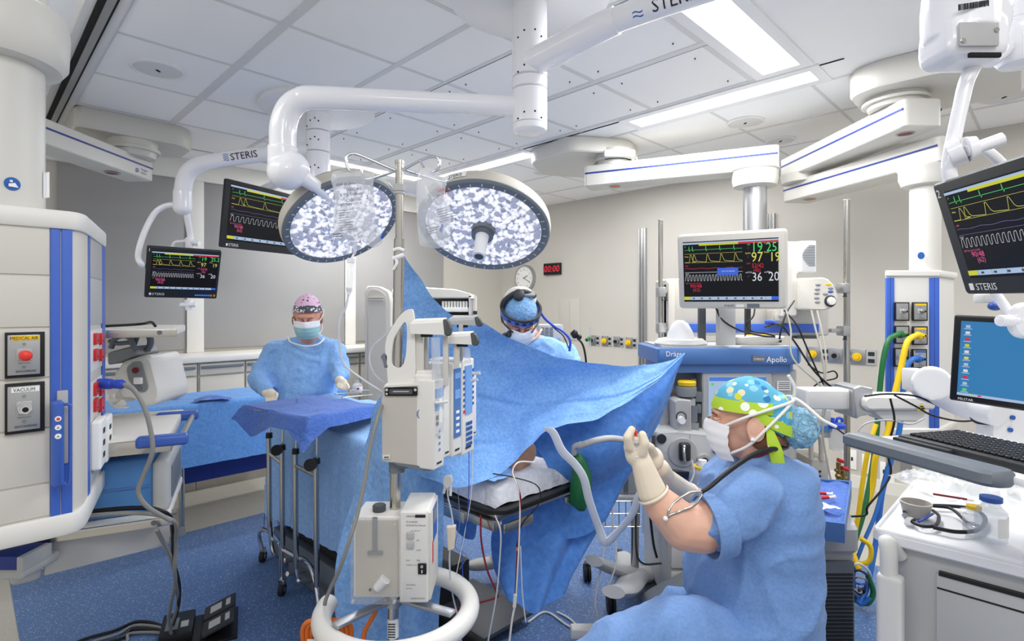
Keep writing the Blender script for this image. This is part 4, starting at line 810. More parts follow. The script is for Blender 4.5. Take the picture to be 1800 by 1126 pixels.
# ================================================================ BACK TABLE, STAND, SUPPLY CART
def drapecloth(F, w, d, z, over, m='towel', flare=.25, wr=.01, nx=40, ny=30, seed=0, bump_=None, corner=1.0):
    """cloth laid on a w x d board at height z, hanging by over = (left, right, front, back)"""
    b = MB(F, m); l_, r_, f_, k_ = over; G = []
    for i in range(ny+1):
        row = []; t = -f_+(d+f_+k_)*i/ny
        for j in range(nx+1):
            s = -l_+(w+l_+r_)*j/nx
            ex = -s if s < 0 else (s-w if s > w else 0); ey = -t if t < 0 else (t-d if t > d else 0)
            sx = -1 if s < 0 else 1; sy = -1 if t < 0 else 1; x = min(max(s, 0), w); y = min(max(t, 0), d)
            e = max(ex, ey); cx = ex > 0 and ey > 0
            fx = flare*ex*(corner if cx else 1); fy = flare*ey*(corner if cx else 1)
            nz = noise.noise(Vector((s*9+seed, t*9, seed)))*wr; fold = math.sin((x*1.3+y)*38+seed)*wr*min(e*5, 1.2)
            h = z - (math.hypot(ex, ey) if cx else e)*math.sqrt(max(1-flare*flare, 0)) + nz*(1 if e == 0 else .6)
            if bump_ and e == 0: h += bump_(x, y)
            row.append(b.V((x+sx*(fx+(abs(fold) if ex else 0)+(.004 if ex else 0)), y+sy*(fy+(abs(fold) if ey else 0)+(.004 if ey else 0)), h)))
        G.append(row)
    for i in range(ny):
        for j in range(nx): b.face([G[i][j], G[i][j+1], G[i+1][j+1], G[i+1][j]])
    return b
# back table along the left wall
t = thing('back_table', 'steel legged back table under the light blue drape behind the pendant', 'table', UV(1.4, 4.3, 0), PI/4)
b = MB(ROOM, 'steel'); b.box(.62, 2.15, 4.06, 4.6, .82, .85, .005); part('tabletop', b, t)
for u, v in ((.68, 4.1), (1.02, 4.1), (2.1, 4.1), (.68, 4.55), (2.1, 4.55)):
    if u == .68 and v == 4.1: continue
    b = MB(ROOM, 'steel'); b.cyl((u, v, .06), (u, v, .82), .017, None, 14); b.cyl((u, v, 0), (u, v, .06), .024, .018, 14, m='midgrey'); part('leg', b, t)
b = drapecloth(ROOM @ Matrix.Translation((.6, 4.05, 0)), 1.57, .57, .862, (.35, .1, .40, .1), 'backdrape', .12, .006, 60, 40)
G4 = b
for v in [v for v in b.bm.verts]:
    pass
solo('table_drape', G4, 'light blue creased drape over the long back table at left', 'drape', sharp=80)
b = MB(ROOM, 'navyline'); b.box(.9, 2.1, 4.1, 4.5, .25, .5, .01) if False else b.box(1.05, 2.12, 4.2, 4.26, .30, .62, .005); solo('shadow_sheet', b, 'dark blue sheet standing in for the shadow under the back table', 'drape')  # navy sheet painted in for the shadow zone below the tabletop
p = onZ(376, 702, .87); b = surf([[(-.11, -.06, .0), (-.04, -.07, .014), (.05, -.06, .006), (.11, -.05, .001)], [(-.12, 0, .006), (-.05, .01, .024), (.03, .0, .02), (.10, .01, .004)], [(-.09, .07, .001), (-.02, .08, .016), (.05, .06, .010), (.08, .07, .001)]], m='towel', disp=.006, dsc=20, F=L((p.x, p.y, .872), .5)); solo('folded_towel', b, 'small dark blue folded cloth lying on the draped back table', 'towel')
b = MB(L((p.x-.33, p.y+.05, .872), .4), 'handleblue'); b.prism(rr(-.06, .06, -.02, .02, .01), 0, .02, 'z', b2=.005); b.cyl((-.05, 0, .01), (-.1, .01, .01), .012); solo('blue_clip', b, 'small glossy blue clip at the left end of the draped back table', 'clip')
# tray stand
t = thing('tray_stand', 'chrome wheeled tray stand with four posts in front of the gowned nurse', 'instrument stand', P(510, 1000, 2.9))
LF, NR, RT = (-1.22, 2.77), (-.885, 2.37), (-.66, 2.69); ZT = 1.02
TF = L((NR[0], NR[1], 0), math.atan2(RT[1]-NR[1], RT[0]-NR[0])); tw = math.hypot(RT[0]-NR[0], RT[1]-NR[1]); td = .52
b = MB(TF, 'steel'); b.box(0, tw, 0, td, ZT-.02, ZT, .004); part('tray', b, t)
b = MB(None, 'chrome')
posts = [(474, 2.95, 720, 765, 935), (497, 2.88, 722, 786, 960), (520.5, 2.72, 715, 793, 1000), (557, 2.52, 735, 810, 1030)]
for x, Y, y0, y1, y2 in posts:
    b = MB(None, 'chrome'); b.cyl(P(x+1, y0-15, Y), P(x, y1, Y), .0055, None, 12); part('post', b, t)
    b = MB(None, 'steel'); b.cyl(P(x-1.5, y1, Y), P(x, y2, Y), .0125, None, 16); q = part('post', b, t)
    b = MB(None, 'black'); b.cyl(P(x-1, y1+4, Y), P(x-1, y1-5, Y), .018, .016, 18); part('collar', b, t)
for x0, x1, y0, Ya, Yb in ((474, 497, 797, 2.95, 2.88), (520, 557, 818, 2.72, 2.52)):
    b = MB(None, 'steel'); b.cyl(P(x0, y0, Ya), P(x1, y0+18, Yb), .011, None, 14); part('crossbar', b, t)
for x, y, Y in ((489, 790, 2.86), (548, 816, 2.5)):
    b = MB(None, 'black'); b.cyl(P(x, y, Y), P(x-3, y+1, Y-.03), .026, .028, 20); b.cyl(P(x+8, y, Y), P(x, y, Y), .008, None, 10); part('knob', b, t)
frames = [[P(461, 966, 3.2), P(456, 945, 3.2), P(457, 934, 3.18), P(465, 930, 3.15), P(484, 944, 3.0), P(494, 958, 2.9)], [P(494, 955, 2.88), P(495, 985, 2.88), P(495, 1022, 2.88)], [P(498, 966, 2.88), P(520, 978, 2.8), P(538, 986, 2.7), P(550, 1005, 2.6), P(558, 1040, 2.55), P(560, 1075, 2.53)],
          [P(475, 925, 2.95), P(477, 955, 2.95), P(483, 975, 2.95), P(500, 983, 3.0)], [P(520, 995, 2.72), P(524, 1015, 2.72), P(535, 1022, 2.75), P(590, 1012, 3.1)], [P(500, 985, 2.9), P(545, 980, 3.1), P(590, 968, 3.3)], [P(505, 1008, 2.85), P(550, 1000, 3.0), P(595, 985, 3.2)]]
for q in frames: b = MB(None, 'chrome'); b.tube(q, .012, 14, 6); part('base_tube', b, t)
for x, y in ((462, 987), (496, 1046), (560, 1098)):
    c = onZ(x, y, 0); b = MB(None, 'rubber'); b.cyl((c.x-.011, c.y, .033), (c.x+.011, c.y, .033), .033, None, 24); b.m = 'steel'; b.cyl((c.x-.013, c.y, .033), (c.x+.013, c.y, .033), .014, None, 16); b.box(c.x-.016, c.x+.016, c.y-.012, c.y+.012, .055, .085, .004); part('caster', b, t)
b = drapecloth(TF, tw, td, ZT+.006, (.07, .05, .06, .05), 'towel', .45, .008, 50, 50, 3, corner=1.3)
for v in b.bm.verts:      # two long cloth corners hang at the near and left corners
    q = TF.inverted() @ v.co; d = math.hypot(q.x+.03, q.y+.03)
    if q.x < 0 or q.y < 0:
        v.co.z -= max(0, .12-d)*.55; d2 = math.hypot(q.x+.02, q.y-td*.72); v.co.z -= max(0, .16-d2)*.45
solo('tray_cloth', b, 'darker blue cloth draped over the instrument tray', 'drape', sharp=80)
for k, (x0, y0, x1, y1, lab) in enumerate(((604, 698, 654, 693, 'long steel instrument nearest the right end of the blue tray'), (590, 692, 622, 690, 'steel instrument in the middle of the blue tray'), (618, 686, 650, 685, 'steel instrument at the far right edge of the blue tray'))):
    z = ZT+.018; p0 = onZ(x0, y0, z); p1 = onZ(x1, y1, z); b = MB(None, 'steel'); m_ = (p0+p1)/2; n_ = Vector((p1.y-p0.y, -(p1.x-p0.x), 0)).normalized()
    b.tube([p0+n_*.008, m_+n_*.002, p1+n_*.006], [.0035, .0035, .002], 8); b.tube([p0-n_*.008, m_-n_*.002, p1-n_*.006], [.0035, .0035, .002], 8); b.tube([p0+n_*.012, p0+n_*.02-(p1-p0)*.06, p0-n_*.0-(p1-p0)*.08, p0-n_*.012], .002, 6)
    solo('surgical_instrument', b, lab, 'instrument', 'instruments on the blue tray')
# tall supply cart
t = thing('supply_cart', 'tall beige supply cart with open drawer front behind the fluid pole', 'cart', P(740, 760, 5.2), 0)
K = 5.2/FP
b = MB(A(5.15), 'beige'); b.prism(rpoly([(642, 820), (642, 512), (646, 502), (668, 503), (686, 512), (690, 530), (690, 820)], 5), -5, 14, 'y', b2=3); part('side_panel', b, t)
b = MB(A(5.15), 'putty'); b.prism(rpoly([(649, 800), (649, 516), (655, 508), (668, 510), (680, 520), (683, 800)], 4), -7, -4, 'y'); b.box(650, 676, -9, -6, 522, 524); b.box(650, 676, -9, -6, 526, 528); part('recess', b, t)
b = MB(A(5.2), 'beige'); b.prism(rpoly([(688, 516), (690, 506), (740, 504), (800, 508), (828, 516), (832, 524), (688, 524)], 3), 0, 110, 'y', b2=2); b.box(688, 700, 0, 110, 520, 830); b.box(824, 832, 0, 110, 520, 830); b.box(688, 830, 100, 110, 520, 830); b.box(688, 832, 0, 110, 812, 830); part('body', b, t)
b = MB(A(5.2), 'beige'); b.cyl((836, -4, 520), (836, -4, 640), 2.5); b.cyl((828, -2, 524), (836, -4, 524), 2.5); b.box(832, 839, -8, 0, 546, 552, 1, m='charcoal'); part('push_handle', b, t)
for i, y in enumerate((548, 562, 578, 600, 630, 665, 700, 740, 780)):
    b = MB(A(5.2), 'offwhite'); b.box(700, 824, 2, 90, y-8 if i < 3 else y-18, y, 1)
    if i == 0:
        for k in range(9): b.box(776+k*5.2, 780+k*5.2, 4, 30, 529, 541, 1)
    part('drawer' if i > 1 else 'shelf', b, t)
# bottle of fluid on the worktop behind the tray
b = MB(A(4.9), 'clearplastic'); b.lathe([(0, 9), (14, 9), (18, 4), (22, 4)], (628, 0, 690), (0, 0, -1), 16); b.m = 'labelwhite'; b.lathe([(3, 9.3), (12, 9.3)], (628, 0, 690), (0, 0, -1), 16, cap=False); b.m = 'red'; b.box(630, 634, -10, -9, 680, 684); solo('saline_bottle', b, 'small clear bottle with white label behind the right hand of the gowned nurse', 'bottle')
# ================================================================ FLUID POLE WITH BAGS, PUMP, WARMER
YP = 1.75; AP = A(YP)
t = thing('fluid_pole', 'tall steel fluid pole in the foreground centre with ring handle at its foot', 'iv pole', P(691, 1100, YP))
b = MB(AP, 'brushed'); b.cyl((690, 0, 1160), (702, 0, 420), 9.5, 9.5, 28); part('lower_tube', b, t)
b = MB(AP, 'brushed'); b.cyl((702, 0, 425), (702, 0, 286), 7, 7, 24); b.cyl((702, 0, 288), (702, 0, 282), 8, 8, 24); part('upper_tube', b, t)
b = MB(AP, 'greyplastic'); b.lathe([(0, 8.5), (1, 10), (12, 10), (13, 8.5)], (702, 0, 337), (0, 0, -1), 24, cap=True); b.cyl((702, 0, 341), (702, 0, 337), 9, 9, 24); part('collar', b, t)
b = MB(AP, 'maskwhite'); b.tube([(694, -9, 440), (703, -11, 438), (712, -9, 441)], 3, 8, flat=1); b.tube([(693, -9, 455), (703, -11, 452), (712, -9, 448)], 4, 8); b.tube([(696, -9, 452), (700, -12, 462), (694, -10, 474)], 2.5, 8); part('tape', b, t)
hooks = [[(697, 0, 300), (676, -4, 292), (640, -8, 277), (624, -10, 273), (614, -12, 278), (613, -14, 292), (618, -14, 302), (627, -14, 306)], [(697, 0, 300), (672, 10, 305), (640, 26, 309), (628, 30, 300), (627, 32, 288)],
         [(708, 0, 299), (735, -6, 286), (760, -10, 278), (772, -12, 282), (774, -13, 294), (768, -13, 303), (758, -13, 306)], [(708, 0, 297), (740, 14, 305), (775, 30, 312), (790, 36, 305)]]
for h in hooks: b = MB(AP, 'chrome'); b.tube(h, 2.6, 12, 8); part('hook', b, t)
for (x0, x1, y0, y1) in ((740, 748, 286, 298),): b = MB(AP, 'chrome'); b.tube([(x0, -8, y0), (x1, -18, y1)], 1.6, 8, 1); part('hook', b, t)
cx, cy, cz = 699, 0, 1068
b = MB(AP, 'offwhite'); R_ = 127
pts = [(cx+R_*math.cos(a), R_*math.sin(a), cz) for a in [math.radians(-185+i*12) for i in range(26)]]
b.tube(pts, 16.5, 20, 3); b.ell(pts[0], 16.5); b.ell(pts[-1], 16.5); part('ring_handle', b, t)
b = MB(AP, 'alu'); b.F = AP @ Matrix.Translation((cx-4, 0, cz-18)); 
for a in (-2.3, -.45, 1.5):
    o = b.F; b.F = o @ Matrix.Rotation(a, 4, 'Z'); b.box(0, 118, -9, 9, -4, 2, 1); b.cyl((20, 0, -4), (20, 0, -7), 4); b.F = o
b.F = AP; b.cyl((692, 0, 1062), (692, 0, 1040), 15, 14, 24); part('spider_bracket', b, t)
b = MB(AP, 'labelwhite'); b.lathe([(0, 9.9), (34, 9.9)], (690.8, 0, 1118), (0, 0, -1), 24, cap=False); b.m = 'ink'
for k in range(6): b.box(684, 697, -10.6, -10, 1090+k*4.5, 1091.6+k*4.5)
part('tube_label', b, t)
for k in range(4):
    a = k*PI/2+.7; b = MB(None, 'slate'); c = P(690, 1100, YP); b.tube([(c.x, c.y, .12), (c.x+.15*math.cos(a), c.y+.15*math.sin(a), .11), (c.x+.27*math.cos(a), c.y+.27*math.sin(a), .085)], .014, 10, 3); b.m = 'rubber'; b.cyl((c.x+.27*math.cos(a)-.012, c.y+.27*math.sin(a), .037), (c.x+.27*math.cos(a)+.012, c.y+.27*math.sin(a), .037), .037); part('leg', b, t)
b = MB(AP, 'brushed'); b.cyl((690, 0, 1140), (688, 0, 1330), 9.5, 9.5, 20); part('lower_tube', b, t)
# fluid bags
def fluid_bag(lab, outline, d0, thick, txt, tcol='ink', tx=0, rot=0, portx=(612, 628), py=432):
    t = thing('fluid_bag', lab, 'fluid bag', AP @ Vector((outline[0][0], d0, max(p[1] for p in outline))), 0, 'clear fluid bags on the pole')
    n = 64; q = cat([(p[0], p[1], 0) for p in outline], 6, True); cxo = sum(p.x for p in q)/len(q); cyo = sum(p.y for p in q)/len(q); rings = []
    for k, f in enumerate((1, .93, .75, .45, .15)): rings.append([(cxo+(p.x-cxo)*f, d0-thick*math.sqrt(1-f**2.2)*.5*(1.1+.5*(p.y-cyo)/70), cyo+(p.y-cyo)*f+3*noise.noise(Vector((p.x*.05, p.y*.05, k)))) for p in q])
    back = [[(cxo+(p.x-cxo)*f, d0+thick*math.sqrt(1-f**2.2)*.4, cyo+(p.y-cyo)*f) for p in q] for f in (.15, .45, .75, .93)]
    b = MB(AP, 'bag'); b.loft(rings[::-1]+back[::-1], True, True); part('pouch', b, t, sharp=70)
    b = MB(AP, tcol); 
    for i, (s, sz, x, y, m) in enumerate(txt):
        F_ = AP @ Matrix.Translation((x, d0-thick*.62-2, y)) @ Matrix.Rotation(rot, 4, 'Y') @ Matrix.Diagonal((1, 1, -1, 1)); k = MB(F_, m)
        if s: k.text(s, sz, 0, 0, 0, m)
        else:
            for j in range(int(sz)):
                w_ = random.uniform(14, 34); k.rib([(0, -j*4.2), (w_, -j*4.2)], 1.1, 0, m)
        b.add(k)
    part('printing', b, t, recalc=False)
    for i, x in enumerate(portx): b = MB(AP, ['clearplastic', 'tubeclear'][i % 2]); b.cyl((x, d0, py-8), (x-2, d0, py+14), 3.2, 2.6, 14); part('port', b, t)
    return t
fluid_bag('clear fluid bag on the left hook of the pole, in front of the left lamp', [(594, 303), (612, 306), (628, 303), (650, 308), (661, 305), (660, 330), (662, 360), (664, 395), (662, 412), (655, 428), (640, 424), (615, 424), (594, 418), (590, 380), (592, 345), (586, 316)], -14, 26,
          [('EXP 10 2015', 6, 602, 334, 'ink'), ('1000 mL', 8, 618, 343, 'ink'), ('0.9% Sodium', 7.5, 608, 352, 'ink'), ('Chloride', 7.5, 618, 361, 'ink'), ('INJECTION USP', 5, 604, 368, 'ink'), ('2', 9, 652, 356, 'ink'), ('', 9, 604, 376, 'midgrey'), ('', 2, 596, 416, 'ink')], rot=.1, portx=(617, 629), py=434)
fluid_bag('clear fluid bag on the right hook of the pole with red and black printing', [(740, 302), (752, 298), (764, 302), (786, 316), (784, 340), (792, 366), (794, 400), (792, 424), (784, 434), (758, 436), (740, 428), (735, 380), (734, 340)], -13, 24,
          [('1000 mL', 7, 772, 345, 'red'), ('RX ONLY', 5, 772, 352, 'red'), ('', 6, 772, 374, 'midgrey'), ('Lactated', 5, 754, 402, 'ink'), ('', 3, 752, 408, 'midgrey')], rot=.25, portx=(772, 780), py=404)
b = MB(AP, 'clearplastic'); q = cat([(646, 424, 0), (662, 400, 0), (672, 408, 0), (674, 424, 0), (664, 434, 0), (652, 434, 0)], 5, True); b.prism([(p.x, p.y) for p in q], -10, -4, 'y', b2=1); b.m = 'cableblue'; b.cyl((672, -8, 420), (676, -8, 411), 2.6, 2.2); solo('flush_pouch', b, 'small clear pouch with a blue tip at the lower corner of the left fluid bag', 'pouch')
b = MB(AP, 'cableblue'); b.cyl((777, -24, 410), (781, -24, 398), 2.6, 1.8); b.m = 'cablewhite'; b.cyl((771, -24, 414), (777, -24, 410), 2.5); solo('blue_connector', b, 'small blue connector clipped low on the right fluid bag', 'connector')
# drip line
t = thing('drip_line', 'clear drip chamber and line running from the left fluid bag down to the pump', 'tubing', AP @ Vector((620, -14, 520)))
b = MB(AP, 'clearplastic'); b.cyl((621, -14, 462), (618, -14, 512), 6, 5.5, 18); part('drip_chamber', b, t)
b = MB(AP, 'white'); b.cyl((621.5, -14, 455), (621, -14, 463), 7, 7, 18); b.cyl((618, -14, 506), (617, -14, 518), 5, 3.5, 16); b.tube([(630, -14, 440), (626, -14, 448), (622, -14, 456)], 2, 8); part('cap', b, t)
b = MB(AP, 'tubeclear'); b.tube([(617, -14, 516), (612, -14, 540), (604, -14, 555), (600, -14, 575), (601, -10, 610), (608, -8, 640), (640, 0, 668), (672, 4, 690)], 2, 10); b.tube([(706, -8, 566), (690, -12, 575), (678, -12, 590), (658, -10, 608), (652, -10, 630), (660, -10, 655), (676, -4, 672)], 1.4, 8); part('line', b, t)
# ---- infusion pump
YB = 1.70; AB = A(YB)
t = thing('infusion_pump', 'beige multi channel infusion pump with blue displays clamped on the fluid pole', 'infusion pump', AB @ Vector((712, 20, 822)))
b = MB(AB, 'putty'); b.loft([[(676, 0, 680), (753, 0, 676), (756, 0, 700), (764, 0, 818), (756, 0, 821), (672, 0, 810), (671, 0, 700)], [(680, 50, 680), (770, 70, 670), (778, 75, 700), (786, 75, 800), (778, 75, 803), (680, 50, 803), (680, 50, 700)]]); part('side_case', b, t, sharp=25)
b = MB(AB, 'offwhite'); b.loft([[(674, -2, 681), (753, -2, 676), (753, -2, 672), (676, -2, 677)], [(684, 60, 668), (765, 70, 662), (765, 70, 660), (686, 60, 664)]]); part('top_cover', b, t)
b = MB(AB, 'gap'); b.prism(rr(677, 734, 680, 695, 2), -3, 1, 'y'); b.m = 'darkgrey'; b.prism(rr(685, 726, 683, 692, 3), -5, -2, 'y'); b.m = 'chrome'; b.cyl((681, -3, 684), (681, -6, 684), 2.5); b.cyl((731, -3, 684), (731, -6, 684), 2.5); b.cyl((681, -3, 691), (681, -6, 691), 2); b.box(692, 720, -6, -4, 686, 688, m='greyplastic'); part('connector_port', b, t)
b = MB(AB, 'inkblue'); b.lathe([(1, 9), (2, 9), (2, 7.8), (1, 7.8)], (742, 0, 727), (0, -1, 0), 28, cap=False); k = MB(AB @ Matrix.Translation((742, -1.6, 728)) @ Matrix.Diagonal((1, 1, -1, 1)), 'inkblue'); k.text('DO NOT', 3, 0, 1, 0, align='CENTER'); k.text('IMMERSE', 3, 0, -3, 0, align='CENTER'); b.add(k); part('round_mark', b, t)
b = MB(AB, 'offwhite'); b.box(673, 686, -3, 0, 799, 806, 1); b.m = 'slate'; b.box(676, 684, -3.6, -3, 801, 804); part('latch', b, t)
b = MB(AB, 'slate'); b.loft([[(690, -2, 812), (756, -2, 821), (758, -2, 826), (748, -2, 827), (700, -2, 817)], [(690, 60, 806), (780, 70, 806), (782, 70, 810), (770, 70, 811), (700, 60, 810)]]); part('foot', b, t)
# big carry handle plate
outer = cat([(682, 690, 0), (679, 650, 0), (676, 605, 0), (688, 575, 0), (704, 552, 0), (718, 543, 0), (725, 548, 0), (728, 580, 0), (729, 640, 0), (730, 690, 0)], 6)
n_ = len(outer); inner = cat([(702, 647, 0), (692, 646, 0), (686, 636, 0), (689, 600, 0), (699, 580, 0), (710, 566, 0), (714, 574, 0), (714, 600, 0), (712, 625, 0), (708, 640, 0)], 6)
b = MB(AB, 'offwhite')
b.loft([[(p.x, 6, p.y) for p in outer], [(p.x, 6, p.y) for p in inner], [(p.x, 16, p.y) for p in inner], [(p.x, 16, p.y) for p in outer]], cap=False, closed=True, wrap=True); part('carry_handle', b, t)
b = MB(AB, 'slate'); b.prism(rpoly([(667, 627), (674, 620), (679, 626), (678, 640), (681, 646), (674, 648), (672, 636)], 3), 6, 14, 'y'); part('lever', b, t)
# channels along a front that runs away to the right
PP = Pl((P(757, 700, 1.68).x, 1.68), math.radians(66))
def face(px0, py0, px1, py1, d0, d1, m, bev=.0, nm=None, par=None, seg=2):
    b = MB(None, m); PP.box(b, px0, py0, px1, py1, d0, d1, None, bev, seg); return b
def blk(name, m, *boxes, bev=.002, lab=None):
    b = MB(None, m)
    for q in boxes: PP.box(b, *q[:4], q[4], q[5], q[6] if len(q) > 6 else None, bev)
    return part(name, b, t, lab)
CH_ = [(757, 775, 668, 817, 'pump_channel'), (777, 790, 664, 800, 'pump_channel'), (790, 806, 640, 795, 'pump_channel'), (807, 828, 632, 790, 'control_unit'), (829, 836, 655, 765, 'pump_channel')]
for i, (x0, x1, y0, y1, nm) in enumerate(CH_):
    b = MB(None, 'offwhite'); PP.box(b, x0, y0, x1, y1, -.012 if i in (0, 2, 3) else -.004, .12, None, .006, 3); q = part(nm, b, t)
    a0, z1 = PP.at(x0, y0); a1, z0 = PP.at(x1, y1); w, h = a1-a0, z1-z0; F_ = PP.M @ Matrix.Translation((a0, -.013 if i in (0, 2, 3) else -.005, z0))
    if i == 0:
        b = MB(F_, 'lcdblue'); b.box(w*.1, w*.9, -.001, 0, h*.80, h*.9); b.box(w*.1, w*.9, -.001, 0, h*.66, h*.76); part('display', b, q)
        b = MB(F_, 'inkblue')
        for k in range(4): b.lathe([(.0005, .0045), (.0015, .0045), (.0015, .003), (.0005, .003)], (w*.5, 0, h*(.42-k*.07)), (0, -1, 0), 16, cap=False)
        b.box(w*.2, w*.4, -.001, 0, h*.55, h*.6, m='ink'); b.box(w*.2, w*.4, -.001, 0, h*.49, h*.53, m='ink'); part('buttons', b, q)
    if i == 2:
        b = MB(F_, 'machineblue'); b.box(w*.1, w*.85, -.0015, 0, h*.2, h*.95); b.box(w*.2, w*.75, -.0025, -.001, h*.62, h*.72, m='lcdblue'); b.box(w*.2, w*.75, -.0025, -.001, h*.84, h*.9, m='lcdblue')
        for k in range(4): b.box(w*.3, w*.65, -.0025, -.001, h*(.25+k*.07), h*(.28+k*.07), m='labelwhite')
        part('display', b, q)
    if i == 3:
        b = MB(F_, 'lcdblue'); b.box(w*.22, w*.78, -.002, 0, h*.42, h*.93); part('display', b, q)
        b = MB(F_, 'inkblue')
        for r in range(5):
            for c in range(3): b.box(w*(.3+c*.18), w*(.42+c*.18), -.002, 0, h*(.08+r*.055), h*(.115+r*.055))
        for r in range(7): b.box(w*.08, w*.16, -.002, 0, h*(.5+r*.06), h*(.53+r*.06)); b.box(w*.84, w*.92, -.002, 0, h*(.5+r*.06), h*(.53+r*.06))
        b.box(w*.08, w*.18, -.002, 0, h*.44, h*.47, m='red'); part('keypad', b, q)
    b = MB(F_, 'ink'); b.box(w*.25, w*.7, -.001, 0, h*.055, h*.075); part('marking', b, q)
# syringe drivers: clamp bars with dark round ends, syringe barrels below
for k, (x0, y0, x1, y1, d, lab) in enumerate(((722, 563, 782, 590, -6, 'nearest'), (782, 588, 828, 609, 22, 'second'), (778, 560, 832, 576, 70, 'third'))):
    b = MB(AB, 'offwhite' if k < 2 else 'greyplastic'); b.loft([[(x0, d, y1-4), (x0, d, y0+6), (x0+3, d+3, y0+1), (x0+8, d+18, y0-3), (x0+8, d+26, y1-8)], [(x1, d, y1-2), (x1, d, y0+3), (x1, d+4, y0-2), (x1+2, d+18, y0-5), (x1+2, d+26, y1-6)]]); c_ = part('syringe_clamp', b, t, sharp=30)
    b = MB(AB, 'darkgrey'); b.prism(rpoly([(x1-3, y0-3), (x1+6, y0-2), (x1+14, (y0+y1)/2+4), (x1+9, y1+1), (x1, y1-1)], 6), d-2, d+20, 'y', b2=2); part('end_grip', b, c_, 'dark grey rounded grip')
    b = MB(AB, 'gap'); b.box(x0+18, x0+38, d+2, d+14, y1-4, y1+2, 1); part('slot', b, c_)
for x0, x1, y0, y1, d, m in ((728, 742, 580, 690, 10, 'beige'), (776, 786, 590, 680, 16, 'beige'), (735, 748, 590, 680, 26, 'greyplastic'), (794, 804, 600, 650, 30, 'beige'), (800, 808, 572, 640, 60, 'greyplastic')):
    b = MB(AB, m); b.box(x0, x1, d, d+14, y0, y1, 2); part('upright', b, t)
for x, y0, y1, r in ((766, 592, 668, 8), (818, 612, 640, 6), (772, 668, 760, 7)): b = MB(AB, 'clearplastic'); b.cyl((x, -4 if x < 800 else 28, y0), (x+2, -4 if x < 800 else 28, y1), r, r, 20); b.m = 'labelwhite'; b.box(x+2, x+7, -12, -11, y0+30, y1-20) if y1 > 700 else None; part('syringe_barrel', b, t)
b = MB(AB, 'offwhite'); b.box(728, 764, 0, 30, 657, 680, 5, 3); b.box(730, 762, 4, 26, 652, 660, 3); part('drive_head', b, t)
b = MB(AB, 'tubeclear'); b.cyl((826, 30, 672), (838, 24, 670), 2.5); b.cyl((830, 30, 660), (842, 24, 658), 3); b.m = 'cablewhite'; b.cyl((768, -16, 705), (790, -20, 702), 2.4); part('stopcock', b, t)
b = MB(AB, 'slate'); b.box(690, 716, 8, 40, 818, 826, 2); b.cyl((693, 22, 835), (693, 22, 815), 14, 14, 20); part('pole_clamp', b, t)
# ---- fluid warmer
YW = 1.66; AW = A(YW)
t = thing('fluid_warmer', 'beige fluid warmer with clear fronted reservoir on the lower pole', 'fluid warmer', AW @ Vector((690, 20, 1060)))
def hull(b, f, k, m=None): b.loft([f, k], m=m)
b = MB(AW, 'offwhite'); b.loft([[(703, 0, 900), (752, 0, 898), (754, 0, 1055), (751, 0, 1059), (703, 0, 1058)], [(726, 95, 862), (771, 88, 865), (773, 88, 1032), (770, 88, 1036), (727, 90, 1030)]]) if False else None
b.F = AW; b.prism(rr(702, 753, 898, 1060, 5), 0, 100, 'y', b2=3); part('control_box', b, t)
b = MB(AW, 'beige'); b.box(752, 757, 3, 97, 902, 1056, 2); part('side_seam', b, t)
b = MB(AW @ Matrix.Translation((0, 0, 0)), 'inkblue'); b.box(756.8, 757.8, 30, 75, 905, 965); b.m = 'midgrey'; b.box(756.9, 758, 35, 70, 910, 935); b.m = 'hotred'; b.box(756.8, 757.6, 20, 24, 960, 1000); b.box(756.8, 757.6, 28, 31, 966, 1000); part('side_display', b, t)
b = MB(AW, 'offwhite'); b.prism(rr(618, 702, 912, 1056, 4), 12, 90, 'y', b2=2); part('reservoir_back', b, t)
b = MB(AW, 'putty'); b.box(622, 698, 11, 12.5, 918, 1052); b.m = 'slate'; b.box(652, 661, 8, 12, 912, 976, 2); b.box(644, 671, 6, 11, 972, 978, 1); b.m = 'white'; b.cyl((660, 10, 1038), (676, 6, 1020), 8, 10, 20); b.m = 'gap'; b.ell((648, 10, 1041), 2.6); part('reservoir_inside', b, t)
b = MB(AW, 'acrylic'); q = rpoly([(618, 925), (626, 912), (692, 912), (700, 925), (700, 1048), (692, 1058), (626, 1058), (618, 1048)], 2); b.prism(q, -8, 5, 'y', b2=1); part('clear_cover', b, t)
for x, y in ((623, 920), (695, 920), (623, 1052), (695, 1052)): b = MB(AW, 'greyplastic'); b.cyl((x, -8, y), (x, -11, y), 3.4, 3, 16); part('screw', b, t)
b = MB(AW, 'darkgrey'); b.lathe([(0, 11), (1.5, 12), (11, 12), (13, 10), (13, .5)], (657, 40, 913), (0, 0, -1), 32); part('filler_cap', b, t)
b = MB(AW @ Matrix.Translation((0, -1, 0)), 'ink'); b.box(730, 748, 0, .6, 904, 909)
kk = MB(AW @ Matrix.Translation((714, -1, 0)) @ Matrix.Diagonal((1, 1, -1, 1)), 'ink')
for s, sz, x, y in (('OPERATING', 4, 0, 908), ('37 41.38-43C', 4.4, 0, 918), ('HOTLINE Fluid Warmer', 4, 0, 924), ('LOW  TEMP  ALM', 2.5, 8, 933), ('TEST', 3, 18, 950), ('ALARM', 3, 18, 967), ('LEVEL', 3, 0, 985), ('FUSES', 3, 18, 985), ('WARNING  Do not remove cover', 2.4, 0, 993), ('Rx', 5, 28, 992), ('SMITHS MEDICAL', 2.6, 0, 1028), ('made in usa', 2.6, 0, 1034), ('DANGER EXPLOSION', 3, 8, 1052)):
    kk.text(s, sz, x, -y, 0, ax=.85)
b.add(kk); part('lettering', b, t)
